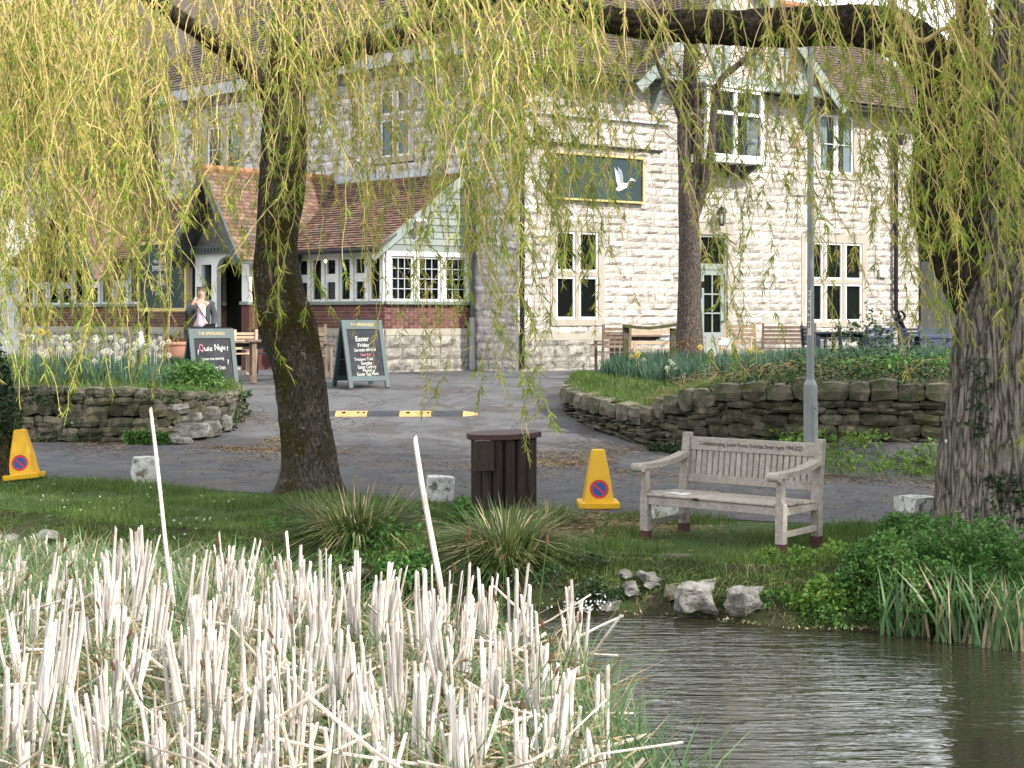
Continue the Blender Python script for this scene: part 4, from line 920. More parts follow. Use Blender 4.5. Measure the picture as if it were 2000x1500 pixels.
# ------------------------------------------------------------------ raised garden beds with dry-stone walls
def polyline(pts, step=.05):
    out = []
    for i in range(len(pts) - 1):
        p, q = np.array(pts[i], float), np.array(pts[i + 1], float); n = max(2, int(np.hypot(*(q - p)[:2]) / step))
        out += [p + (q - p) * k / n for k in range(n)]
    out.append(np.array(pts[-1], float)); return np.array(out)
def dry_wall(name, label, path, parent_loc, rows, lens, coping, mt, side=1, budget=280, cop_lens=(.22, .48), thick=.3, group=None, pale=None):
    """path: (x, y, z_base, z_top) points; stones face the side of the path's right hand (side=1)"""
    th = thing(name, label, 'stone wall', parent_loc, group=group)
    L = polyline(path); seg = np.concatenate([[0], np.cumsum(np.hypot(*(np.diff(L[:, :2], axis=0)).T))]); tot = seg[-1]
    # smooth directions
    def at(s):
        x, y, zb, zt = (np.interp(s, seg, L[:, k]) for k in range(4)); e = .18
        dx = np.interp(s + e, seg, L[:, 0]) - np.interp(s - e, seg, L[:, 0]); dy = np.interp(s + e, seg, L[:, 1]) - np.interp(s - e, seg, L[:, 1])
        d = Vector((dx, dy, 0)).normalized(); n = Vector((d.y, -d.x, 0)) * side; return x, y, zb, zt, d, n
    core = MB(); N = 60; ring = []
    for i in range(N + 1):
        x, y, zb, zt, d, n = at(tot * i / N); p = Vector((x, y, 0))
        ring.append([p - n * .10 + Vector((0, 0, zb - .15)), p - n * .10 + Vector((0, 0, zt - .05)), p - n * (thick + .05) + Vector((0, 0, zt - .05)), p - n * (thick + .05) + Vector((0, 0, zb - .15))])
    b0 = 0
    for i in range(N):
        core.add(ring[i] + ring[i + 1], [(0, 1, 5, 4), (1, 2, 6, 5), (2, 3, 7, 6)])
    core.build('core', M['darkmortar'], th, world=True)
    pl = []; r = random.Random(len(label)); ph = {}
    cop = coping
    # irregular courses that follow base and top
    k = 0; f = 0.0
    rowh = []
    H = max(p[3] - p[2] for p in path) - cop
    while sum(rowh) < H: rowh.append(r.uniform(*rows))
    sc = 1.0 / sum(rowh); acc = 0
    for h in rowh:
        s = r.uniform(-.1, 0)
        while s < tot:
            Ls = r.uniform(*lens) * (1.3 if h > np.mean(rowh) else 1); x, y, zb, zt, d, n = at(min(max(s + Ls / 2, 0), tot))
            hh = (zt - zb - cop); hc = hh * h * sc; 
            if hc > .02:
                zc = zb + hh * (acc + h * .5) * sc + .012 * math.sin(s * 5 + acc * 20) + r.uniform(-.012, .012)
                tilt = r.uniform(-.14, .14); dd = (d + Vector((0, 0, tilt))).normalized(); zz = Vector((0, 0, 1)) - d * tilt
                pos = Vector((x, y, zc)) + n * (r.uniform(-.03, .03) - .08)
                pl.append((frame_m(pos, dd, -n, zz, Ls * 1.06, .26, hc * 1.08), 0))
            s += Ls
        acc += h
    cp = []
    s = 0
    while cop and s < tot:
        Ls = r.uniform(*cop_lens); x, y, zb, zt, d, n = at(min(s + Ls / 2, tot)); ch = cop * r.uniform(.82, 1.12)
        cp.append(frame_m(Vector((x, y, zt - cop + ch / 2)) + n * (r.uniform(-.02, .03) - .08), (d + Vector((0, 0, r.uniform(-.05, .05)))).normalized(), -n, Vector((0, 0, 1)), Ls * 1.02, .34, ch)); s += Ls
    place('stone', RUB, 'rub', mt, [m for m, _ in pl], th, budget)
    if cp: place('coping_stone', RUB, 'rubc', M['coping'], cp, th, 60)
    return th, at, tot
RW = [(1.05, 26.4, .42, .85), (.90, 25.3, .34, .77), (1.2, 24.0, .20, .70), (1.85, 22.3, .08, .60), (2.4, 21.2, .05, .86), (3.0, 20.6, .10, 1.04), (3.95, 20.0, .14, 1.08), (5.5, 19.6, .16, 1.08), (7.0, 19.3, .2, 1.08), (9.5, 18.8, .3, 1.05)]
garden_wall_r, atR, totR = dry_wall('garden_wall', 'mossy dry-stone wall with upright coping stones behind the bench and lamp post', RW, (2.4, 21.2, .05), (.05, .19), (.10, .40), .26, M['garden'], 1, 290)
LW = [(-12, 22.9, .1, .88), (-7.5, 22.45, .09, .90), (-5.3, 22.35, .08, .86), (-4.75, 22.75, .08, .80), (-4.42, 23.6, .12, .72), (-4.35, 24.9, .27, .72), (-4.7, 26.0, .42, .80), (-6.2, 26.6, .5, .85)]
garden_wall_l, atL, totL = dry_wall('garden_wall', 'dark rubble stone wall under the white daffodils, curving round towards the yard', LW, (-5.3, 22.35, .08), (.06, .20), (.09, .34), .0, M['garden'], 1, 290)
# pale rocks tumbled at the wall's rounded end
rk = [(331, 856, 22.6, .34, .15), (352, 862, 22.3, .30, .10), (378, 840, 22.7, .5, .22), (362, 818, 22.8, .46, .16), (408, 838, 23.0, .36, .22), (432, 826, 23.6, .32, .24), (410, 806, 23.2, .3, .18), (345, 797, 22.7, .36, .16), (440, 800, 24.2, .3, .26)]
for i, (px, py, Y, w_, h_) in enumerate(rk):
    p = P(px, py, Y); v, f = RUB[i]; vv = v * np.array([w_, .34, h_]); rot = R(-12 + 9 * i)
    o = link('rock', np_mesh('rock', vv, f, M['palestone'])); o.location = p; o.rotation_euler = (R(i * 7 % 11 - 5), R(i * 13 % 17 - 8), rot * .4)
    tag(o, 'pale limestone rock built into the rounded end of the daffodil wall', 'rock', 'pale rocks at the rounded wall end')

def bed_surface(name, path, inner, m, lift=.0, n=14):
    """sheet from the wall top to an inner line, doming slightly"""
    A = polyline([(p[0], p[1], p[3]) for p in path], .15); B = polyline(inner, .15); k = 60
    ia = np.linspace(0, 1, k); a = np.array([np.interp(ia, np.linspace(0, 1, len(A)), A[:, c]) for c in range(3)]).T; b = np.array([np.interp(ia, np.linspace(0, 1, len(B)), B[:, c]) for c in range(3)]).T
    T = np.linspace(0, 1, n); V = a[:, None] * (1 - T)[None, :, None] + b[:, None] * T[None, :, None]
    V[:, :, 2] += np.sin(T * np.pi)[None] * lift - .04; V[:, :, 2] += .03 * np.sin(V[:, :, 0] * 4.1 + V[:, :, 1] * 3.3)
    i = np.arange(k - 1)[:, None] * n; j = np.arange(n - 1)[None]
    o = link(name, np_mesh(name, V.reshape(-1, 3), np.stack([i + j, i + n + j, i + n + j + 1, i + j + 1], -1).reshape(-1, 4), m, True)); o['kind'] = 'structure'
    return V
BR = bed_surface('flower_bed', RW, [(1.2, 26.5, .86), (1.6, 27.2, .9), (2.0, 27.6, .95), (2.8, 28.2, 1.0), (3.6, 28.5, 1.0), (4.6, 28.8, 1.0), (6, 29, 1.0), (8, 29.3, 1.0), (10, 29.5, 1.0), (13, 29.6, 1.0)], M['earth'], .10)
BL = bed_surface('flower_bed', LW, [(-14, 27.5, 1.0), (-11, 27.6, 1.0), (-9, 27.6, .95), (-8, 27.5, .95), (-7.6, 27.5, .92), (-7.2, 27.4, .9), (-7, 27.2, .88), (-6.6, 27, .86)], M['earth'], .10)
def bed_pts(V, n, t0=0, t1=1, s0=0, s1=1):
    k, m, _ = V.shape; i = rng.uniform(s0, s1, n) * (k - 1.001); j = rng.uniform(t0, t1, n) * (m - 1.001); a = i.astype(int); b = j.astype(int); fa = (i - a)[:, None]; fb = (j - b)[:, None]
    return V[a, b] * (1 - fa) * (1 - fb) + V[a + 1, b] * fa * (1 - fb) + V[a, b + 1] * (1 - fa) * fb + V[a + 1, b + 1] * fa * fb

# ------------------------------------------------------------------ ground cover
def sprays(pts, size, nleaf=5, droop=.2, wid=.45, tilt=1.0):
    """little sprays of rhombic leaves on short stems"""
    N = len(pts); base = np.repeat(pts, nleaf, 0); d = rdirs(N * nleaf, .55 * tilt); l = rng.uniform(size * .6, size * 1.2, N * nleaf)
    off = rdirs(N * nleaf, .2) * (size * .5); side = unit(np.cross(d, rdirs(N * nleaf)))
    return ribbons(base + off, d, l, l * wid, np.stack([np.zeros(len(d)), np.zeros(len(d)), -droop * np.ones(len(d))], 1), side, (.15, 1, .75, .03), (0, .35, .7, 1))
def lawn_pts(n, x0, x1):
    x = rng.uniform(x0, x1, n); t = rng.random(n); y = bank_y(x) + .25 + (near_y(x) - bank_y(x) - .2) * t
    return x, y
n = 120000; x, y = lawn_pts(n, -7.5, 6.5)
nz = np.array([noise.noise(Vector((a * .9, b * .9, 3.1))) + .5 * noise.noise(Vector((a * 2.7, b * 2.7, 1.1))) for a, b in zip(x, y)])
bare = np.exp(-(((x - .55) / .75) ** 2 + ((y - 13.9) / .75) ** 2)) * 1.3 + np.exp(-(((x - 2.4) / .9) ** 2 + ((y - 14.1) / .3) ** 2)) * .9 + np.exp(-(((x - 1.6) / .6) ** 2 + ((y - 12.25) / .12) ** 2)) * .8
keep = (np.maximum(nz + .55, .3) - bare * .8 > rng.random(n) * .55); x, y, nz = x[keep], y[keep], nz[keep]
pts = np.stack([x, y, gz(x, y) - .01], 1); hs = (.04 + .07 * np.clip(nz + .4, 0, 1)) * rng.uniform(.6, 1.3, len(x))
V, Fq = blades(pts, .5, 1, .004, .008, .5, .5); 
# scale blade heights about their bases
Vb = V.reshape(len(pts), 4, 2, 3); Vb = pts[:, None, None] + (Vb - pts[:, None, None]) * (hs / .75)[:, None, None, None]; Vb[..., :] = Vb
ctr = Vb.mean(2, keepdims=True); Vb = ctr + (Vb - ctr) * (.75 / hs)[:, None, None, None] * 1.0
stuff('grass', Vb.reshape(-1, 3), Fq, M['grass'], label='short green grass on the near bank', cat='grass')
# daisies in the lawn
x, y = lawn_pts(60, -6, -2.5); pts = np.stack([x, y, gz(x, y) + .05], 1); V, Fq = ribbons(np.repeat(pts, 3, 0), rdirs(180, .1), .02, .016, np.zeros((180, 3)), rdirs(180), (.6, 1, .6, .1)); stuff('daisies', V, Fq, M['petalw'], label='tiny white daisies scattered in the grass', cat='daisies')
# overhanging grass and moss on the steep bank
n = 26000; x = rng.uniform(-7, 6.5, n); t = rng.uniform(0.02, .68, n); y = bank_y(x) + t; k = np.array([noise.noise(Vector((a * 1.6, b * 3, 7))) for a, b in zip(x, y)]); s = (k + t * 1.2 > .12 + rng.random(n) * .3); x, y = x[s], y[s]
pts = np.stack([x, y, gz(x, y)], 1); N = len(pts); d = unit(np.stack([rng.normal(0, .3, N), -rng.uniform(.2, .9, N), rng.uniform(.1, .7, N)], 1))
V, Fq = ribbons(pts, d, rng.uniform(.05, .14, N), rng.uniform(.004, .008, N), np.stack([np.zeros(N), np.zeros(N), -rng.uniform(.3, 1, N)], 1), unit(np.cross(d, rdirs(N))), (1, .9, .6, .06))
stuff('bank_grass', V, Fq, M['grass'], label='grass drooping over the earth bank above the water', cat='grass')
n = 1300; x = rng.uniform(.5, 4, n); y = bank_y(x) + rng.uniform(.1, .6, n); pts = np.stack([x, y, gz(x, y) + .01], 1); d = unit(np.stack([rng.normal(0, .5, n), -rng.uniform(.2, .9, n), rng.uniform(-.6, .4, n)], 1))
V, Fq = ribbons(pts, d, rng.uniform(.05, .14, n), rng.uniform(.002, .004, n), np.stack([np.zeros(n), np.zeros(n), -rng.uniform(.2, .8, n)], 1), unit(np.cross(d, rdirs(n))), (1, .9, .6, .06)); stuff('dead_bank_grass', V, Fq, M['straw'], label='dry straw-coloured grass hanging on the bank below the bench', cat='grass')
# yellowish waterline debris
n = 1500; x = rng.uniform(-1.5, 5, n); y = bank_y(x) + rng.uniform(-.12, .03, n); pts = np.stack([x, y, np.full(n, ZW + .004) + rng.uniform(0, .02, n)], 1); d = unit(np.stack([rng.normal(0, 1, n), rng.normal(0, .4, n), rng.uniform(0, .2, n)], 1))
V, Fq = ribbons(pts, d, rng.uniform(.015, .05, n), .01, np.zeros((n, 3)), unit(np.cross(d, np.array([0, .3, 1.]))), (.5, 1, .6, .1)); stuff('waterline_litter', V, Fq, M['straw'], label='yellow-brown catkin litter floating along the waterline', cat='litter')
# brown catkin litter on the asphalt, gathered along the edges
def litter(name, xs_, ys_, lab):
    n = len(xs_); pts = np.stack([xs_, ys_, gz(xs_, ys_) + .012], 1); a = rng.uniform(0, 2 * np.pi, n); d = np.stack([np.cos(a), np.sin(a), rng.uniform(-.02, .2, n)], 1)
    V, Fq = ribbons(pts, d, rng.uniform(.02, .06, n), rng.uniform(.008, .016, n), np.zeros((n, 3)), unit(np.stack([-np.sin(a), np.cos(a), rng.uniform(0, .5, n)], 1)), (.5, 1, .8, .2)); stuff(name, V, Fq, M['litter'], label=lab, cat='litter')
n = 26000; x = rng.uniform(-9, 8, n); w_ = np.where(rng.random(n) < .6, rng.exponential(.22, n), rng.normal(.7, .5, n)); y = far_y(x) - w_ + .35
k = np.array([noise.noise(Vector((a * .8, b * .8, 5))) for a, b in zip(x, y)]); s = k + .25 > rng.random(n) * .6; litter('road_litter', x[s], y[s], 'brown fallen willow catkins along the far road edge')
n = 16000; x = np.concatenate([rng.normal(1.1, .8, n // 2), rng.normal(-3.6, .7, n // 2)]); y = np.concatenate([20.6 + rng.normal(0, 1.4, n // 2) - (x[:n // 2] - 1.1) * .7, rng.normal(22.4, 1.2, n // 2)])
k = np.array([noise.noise(Vector((a * 1.1, b * .8, 9))) for a, b in zip(x, y)]); s = k + .3 > rng.random(n) * .7; litter('yard_litter', x[s], y[s], 'brown fallen catkins drifted across the yard entrance')
n = 5000; x = rng.uniform(-4, 4, n); y = rng.uniform(14, 22, n); s = (y > near_y(x)) & (y < far_y(x) + 2); litter('scattered_litter', x[s], y[s], 'sparse catkins scattered over the open road')
n = 4500; x = rng.normal(.6, .6, n); y = rng.normal(14.0, .5, n); litter('soil_litter', x, y, 'dead leaves on the bare soil between cone and bench')

# bed planting, right-hand bed
pts = bed_pts(BR, 15000, 0, .55, .02, .55); V, Fq = blades(pts, .06, .16, .005, .010, .5, .6); stuff('bed_grass', V, Fq, M['grass'], label='long grass spilling over the low curved end of the flower bed', cat='grass')
def daff(pts, h0, h1, nb=16, w=.014, spread=.12):
    N = len(pts); b = np.repeat(pts, nb, 0) + np.concatenate([rng.normal(0, spread * .5, (N * nb, 2)), np.zeros((N * nb, 1))], 1); return blades(b, h0, h1, w * .8, w * 1.2, .3, .25, (1, 1, .8, .15))
pts = bed_pts(BR, 900, .35, .95, .12, .72); pts = pts[(pts[:, 0] > 1.35)]
V, Fq = daff(pts, .22, .40); stuff('daffodil_leaves', V, Fq, M['narc'], label='blue-green daffodil leaves massed in the bed behind the low wall', cat='daffodils')
def flowers(pts, m, size, lab, nm, grp=None, limit=60):
    for i, p in enumerate(pts[:limit]):
        t = MB(); v = Vector(p); face = Vector((rnd.uniform(-.6, .6), -1, rnd.uniform(-.1, .3))).normalized(); u = face.cross(Vector((0, 0, 1))).normalized(); w = u.cross(face)
        for k in range(6):
            a = k * math.pi / 3; dd = u * math.cos(a) + w * math.sin(a); ss = u * -math.sin(a) + w * math.cos(a)
            t.add([v, v + dd * size * .6 + ss * size * .3, v + dd * size, v + dd * size * .6 - ss * size * .3], [(0, 1, 2, 3)])
        t.tube([v, v + face * size * .5], [size * .22, size * .34], 6, cap=False); t.tube([v, v - Vector((0, 0, .3))], .004, 3, cap=False)
        o = t.build('daffodil_flower', M[m]); tag(o, lab, 'daffodil', grp)
yp = [(1247, 690, 26), (1243, 696, 26.2), (1368, 678, 26.6), (1466, 686, 25.8), (1474, 680, 25.8), (1487, 688, 25.7), (1233, 697, 26.3)]
flowers([P(*p) for p in yp], 'petaly', .055, 'yellow daffodil in bloom in the bed beside the tree', 'y', 'yellow daffodils in the raised bed')
wp = [(1257, 703, 26), (1309, 706, 25.6), (1314, 711, 25.5), (1321, 721, 25), (1303, 719, 25.1), (1387, 684, 26.3), (1395, 690, 26), (1440, 686, 26), (1425, 683, 26.2)]
flowers([P(*p) for p in wp], 'petalw', .05, 'white narcissus in bloom between the mossy rail and the tree', 'w', 'white narcissi in the raised bed')
pts = np.array([tuple(P(1345 + rnd.uniform(-30, 60), 670 + rnd.uniform(-12, 16), 27.5)) for _ in range(70)]); V, Fq = sprays(pts, .035, 3); stuff('orange_wallflowers', V, Fq, M['petalo'], label='small rusty-orange wallflowers at the foot of the bed tree', cat='flowers')
# tangle of ivy and dead stems over the taller stretch of wall
pts = bed_pts(BR, 5200, -.0, .40, .40, .99) ; pts[:, 2] += rng.uniform(0, .17, len(pts)) * np.clip((pts[:, 0] - 2.3) / 1.5, .2, 1.2); pts[:, 1] -= rng.uniform(0, .2, len(pts))
V, Fq = sprays(pts, .042, 4, wid=.7); stuff('wall_ivy', V, Fq, M['ivy'], label='dark ivy trailing over the coping of the wall behind the bench', cat='ivy')
pts = bed_pts(BR, 1500, 0, .25, .34, .95); pts[:, 2] += rng.uniform(.0, .26, len(pts)); N = len(pts); d = unit(np.stack([rng.normal(0, 1, N), -rng.uniform(.2, 1.2, N), rng.normal(.2, .5, N)], 1))
V, Fq = ribbons(pts, d, rng.uniform(.12, .4, N), .007, np.stack([np.zeros(N), -rng.uniform(0, .3, N), -rng.uniform(.1, 1.1, N)], 1), unit(np.cross(d, rdirs(N))), (1, .9, .7, .4)); stuff('dead_creeper', V, Fq, M['litter'], label='dead brown creeper stems hanging over the coping stones', cat='creeper')
# green shrub leaves at the wall top further along
c = np.array(P(1790, 705, 21.5)); pts = c + rng.normal(0, 1, (900, 3)) * np.array([.8, .5, .07]) + np.array([.25, 0, -.1]); V, Fq = sprays(pts, .06, 4, wid=.7); stuff('bramble_hedge', V, Fq, M['herb'], label='low leafy bramble hedge in front of the blue chairs', cat='hedge')
c = np.array(P(1705, 665, 23)); pts = c + rng.normal(0, 1, (260, 3)) * np.array([.28, .3, .22]); V, Fq = sprays(pts, .06, 4, wid=.5); tag(link('shrub', np_mesh('shrub', V, Fq, M['ivy'])), 'wispy dark shrub growing up past the blue chair', 'shrub')
# weeds at the foot of the wall to the right
n = 2100; x = rng.uniform(3.4, 8, n); tt = rng.random(n); y = far_y(x) + .5 + tt * 1.7; k = np.array([noise.noise(Vector((a * 1.3, b * 1.3, 2))) for a, b in zip(x, y)]); s = k + .35 > rng.random(n) * .8; x, y, tt = x[s], y[s], tt[s]
pts = np.stack([x, y, gz(x, y) + rng.uniform(.01, .14, len(x)) * (.4 + tt)], 1); V, Fq = sprays(pts, .055, 5, wid=.6); stuff('verge_weeds', V, Fq, M['herby'], label='bright green weeds on the verge below the stone wall', cat='weeds')
n = 900; x = rng.uniform(1.9, 4.2, n); y = 21.7 - (x - 1.9) * .75 - rng.uniform(0, .35, n); pts = np.stack([x, y, gz(x, y) + rng.uniform(0, .08, n)], 1); V, Fq = sprays(pts, .045, 4, wid=.6); stuff('wall_foot_ivy', V, Fq, M['ivy'], label='small ivy at the foot of the curving wall', cat='ivy')
# grass tuft strip on the verge
n = 5000; x = rng.uniform(3, 8, n); y = far_y(x) + rng.uniform(.3, 1.8, n); pts = np.stack([x, y, gz(x, y)], 1); V, Fq = blades(pts, .04, .1, .005, .008, .5, .5); stuff('verge_grass', V, Fq, M['grass'], label='thin grass on the verge below the stone wall', cat='grass')

# left bed: leaves, white daffodils, a glossy shrub, ivy on the wall
pts = bed_pts(BL, 14000, 0, 1, .1, 1); V, Fq = blades(pts, .08, .22, .006, .011, .5, .6); stuff('bed_grass', V, Fq, M['grass'], label='long grass on top of the dark rubble wall', cat='grass')
pts = bed_pts(BL, 1100, .15, 1, .1, .95); V, Fq = daff(pts, .2, .36); stuff('daffodil_leaves', V, Fq, M['narc'], label='daffodil leaves along the top of the dark rubble wall', cat='daffodils')
fp = []
for i in range(95): fp.append(P(rnd.uniform(0, 330), 655 + abs(rnd.gauss(0, 22)), rnd.uniform(24, 27)))
flowers(fp, 'petalw', .05, 'white daffodil in bloom above the dark rubble wall', 'w', 'white daffodils above the left wall', 150)
flowers([P(93, 651, 25), P(80, 648, 25.5), P(60, 662, 25)], 'petaly', .08, 'yellow daffodil among the white ones', 'y', 'yellow daffodils among the white ones')
def bush(name, lab, c, r_, n, size, m, wid=.4, cat='shrub', nleaf=5, stem='bark3'):
    t_ = thing(name, lab, cat, tuple(c - Vector((0, 0, r_[2]))))
    p = rdirs(n) * (rng.random((n, 1)) ** .45) * np.array(r_) + np.array(c)
    p += .12 * np.array(r_) * np.array([[noise.noise(Vector(q * 3)), noise.noise(Vector(q * 3 + 7)), noise.noise(Vector(q * 3 + 13))] for q in p]) * 2
    V, Fq = sprays(p, size, nleaf, wid=wid); o = link('foliage', np_mesh('foliage', V - np.array(t_.location), Fq, M[m]), t_); o['kind'] = 'stuff'
    s = MB()
    for k in range(6): a = k * 1.05; s.tube([Vector(c) - Vector((0, 0, r_[2])), Vector(c) + Vector((math.cos(a) * r_[0] * .5, math.sin(a) * r_[1] * .5, 0))], [.012, .004], 4)
    s.build('stem', M[stem], t_, world=True); return t_
bush('leafy_shrub', 'glossy green long-leaved shrub spilling over the wall end by the quiz board', P(378, 742, 24.2), (.46, .4, .27), 420, .13, 'herb', .24)
bush('leafy_shrub', 'small dark shrub at the tip of the rounded wall', P(444, 768, 25.2), (.14, .2, .16), 160, .06, 'herb', .4)
bush('leafy_shrub', 'trailing green shrub on the wall face under the glossy shrub', P(352, 775, 22.9), (.28, .2, .17), 200, .08, 'herb', .3)
n = 1500; s_ = rng.uniform(0, totL, n); pp = []
for q in s_:
    x_, y_, zb, zt, d, nn = atL(q); f = rnd.random(); k = noise.noise(Vector((q * 1.2, f * 2, 4)))
    if k + (.28 if f > .8 or f < .15 else -.05) > rnd.random() * .5: pp.append((x_ + nn.x * .1, y_ + nn.y * .1, zb + (zt - zb) * f))
V, Fq = sprays(np.array(pp), .05, 4, wid=.6); stuff('wall_creeper', V, Fq, M['ivy'], label='patchy ivy and moss on the dark rubble wall', cat='creeper')
n = 400; pts = np.array([tuple(P(rnd.uniform(245, 330), rnd.uniform(845, 868), 22.1)) for _ in range(n)]); V, Fq = sprays(pts, .05, 4, wid=.5); stuff('wall_foot_weeds', V, Fq, M['herb'], label='green weeds at the foot of the rubble wall', cat='weeds')

# sedge clumps and leafy herbs by the water
def sedge(lab, px, py, Y, rad, n, h0, h1, m='sedge', w=.010, lean=.75, bend=.9):
    c = P(px, py, Y); c.z = float(gz(c.x, c.y)) - .02; a = rng.uniform(0, 2 * np.pi, n); rr = rad * np.sqrt(rng.random(n)); pts = np.stack([c.x + np.cos(a) * rr, c.y + np.sin(a) * rr, np.full(n, c.z)], 1); pts[:, 2] = gz(pts[:, 0], pts[:, 1])
    l = rng.uniform(.1, lean, n) * (rr / rad + .25); d = unit(np.stack([np.cos(a) * l, np.sin(a) * l, np.ones(n)], 1)); b = rng.uniform(.1, bend, n) * .6
    V, Fq = ribbons(pts, d, rng.uniform(h0, h1, n), rng.uniform(w * .7, w * 1.3, n), np.stack([np.cos(a) * b, np.sin(a) * b, -b * 1.2], 1), np.stack([-np.sin(a), np.cos(a), np.zeros(n)], 1), (1, 1, .8, .5, .05), (0, .3, .6, .85, 1))
    mi = np.repeat((rng.random(n) < .13).astype(int), 4)
    o = link('sedge_clump', np_mesh('sedge_clump', V - np.array(c), Fq, [M[m], M['straw']], midx=mi)); o.location = c; return tag(o, lab, 'sedge', 'sedge clumps on the bank')
sedge('broad arching sedge clump at the foot of the mossy trunk', 700, 1062, 13.4, .36, 1000, .30, .58, w=.012, lean=1.0, bend=1.3)
sedge('arching sedge clump hanging over the water in front of the bin', 990, 1080, 12.5, .28, 800, .30, .58, w=.012, lean=1.0, bend=1.3)
sedge('low sedge tuft between the trunk and the sedge clump', 615, 1010, 14.6, .3, 220, .2, .4)
sedge('small grass tuft beside the foot of the bin', 1075, 985, 14.2, .22, 300, .15, .34, 'grass', .008)
def iris(lab, px, py, Y, n, h0, h1, rad=.12, green='rblade'):
    c = P(px, py, Y); c.z = ZW; a = rng.uniform(0, 2 * np.pi, n); rr = rad * np.sqrt(rng.random(n)); pts = np.stack([c.x + np.cos(a) * rr * 1.6, c.y + np.sin(a) * rr * .6, np.full(n, ZW - .02)], 1)
    V, Fq = blades(pts, h0, h1, .016, .028, .35, .35, (1, 1, .8, .05)); mi = np.repeat((rng.random(n) < .14).astype(int), 3)
    o = link('iris_clump', np_mesh('iris_clump', V - np.array(c), Fq, [M[green], M['straw']], midx=mi)); o.location = c; tag(o, lab, 'iris', 'green iris clumps at the water edge')
for k, (px, Y, n, lb) in enumerate([(1762, 10.9, 26, 'nearest the leafy herbs'), (1800, 10.85, 16, 'second from the herbs'), (1862, 10.7, 34, 'tall and striped'), (1905, 10.6, 18, 'between the striped clump and the outer ones'), (1945, 10.5, 34, 'beside the frame edge group'), (1990, 10.4, 30, 'outermost of the waterside row')]):
    iris('clump of blue-green iris blades in the water, ' + lb, px, 1240, Y, n, .35, .62)
def herb(name, lab, cs, n, size=.05, m='herb', wid=.55):
    pp = []
    for (px, py, Y, rx, ry, rz) in cs:
        c = P(px, py, Y); k = int(n / len(cs)); d = rdirs(k); q = d * (rng.random((k, 1)) ** .35) * np.array([rx, ry, rz]) + np.array(c); pp.append(q[q[:, 2] > gz(q[:, 0], q[:, 1]) - .05])
    pp = np.concatenate(pp); pp = pp[np.array([noise.noise(Vector(q * 3.2)) + .4 * noise.noise(Vector(q * 9)) for q in pp]) > -.12]; pp[:, 2] += .03 * np.sin(pp[:, 0] * 23) + rng.exponential(.012, len(pp))
    V, Fq = sprays(pp, size, 5, wid=wid); return stuff(name, V, Fq, M[m], label=lab, cat='plants')
herb('water_parsley', 'dense bright green water parsley under the big trunk', [(1760, 1110, 11.4, .42, .4, .25), (1860, 1090, 11.7, .5, .4, .3), (1960, 1110, 11.3, .5, .4, .36), (1700, 1150, 11.3, .3, .25, .22), (1830, 1170, 11.0, .5, .25, .22), (1960, 1180, 10.8, .45, .25, .2), (1770, 1045, 12.4, .25, .3, .15)], 15000, .034)
herb('parsley_fringe', 'fresh green sprigs along the bank by the bench leg', [(1530, 1100, 11.9, .2, .2, .1), (1580, 1120, 11.7, .25, .2, .14), (1640, 1100, 12, .3, .3, .12), (1610, 1170, 11.3, .3, .15, .14)], 1300, .045, 'herby')
herb('bank_parsley', 'dark green leafy plants on the bank between the two sedge clumps', [(780, 1010, 14.4, .35, .4, .16), (770, 1080, 13.1, .38, .3, .25), (690, 1130, 12.7, .3, .2, .22), (560, 1060, 13.8, .4, .3, .2), (800, 1130, 12.4, .3, .2, .2), (900, 1005, 14.3, .2, .3, .1), (480, 1090, 13.6, .4, .2, .15)], 4200, .05)
herb('bank_ivy', 'small dark ivy on the low bank wall', [(1090, 1130, 11.9, .36, .08, .09), (1150, 1160, 11.75, .26, .06, .07), (940, 1140, 12.1, .3, .08, .09), (1120, 1095, 12.1, .3, .15, .03)], 1300, .028, 'ivy')
herb('bank_leaves', 'low leaves creeping down the bank beside the grey rocks', [(1560, 1180, 11.4, .3, .1, .12), (1640, 1210, 11.2, .3, .1, .1)], 500, .04, 'herb')
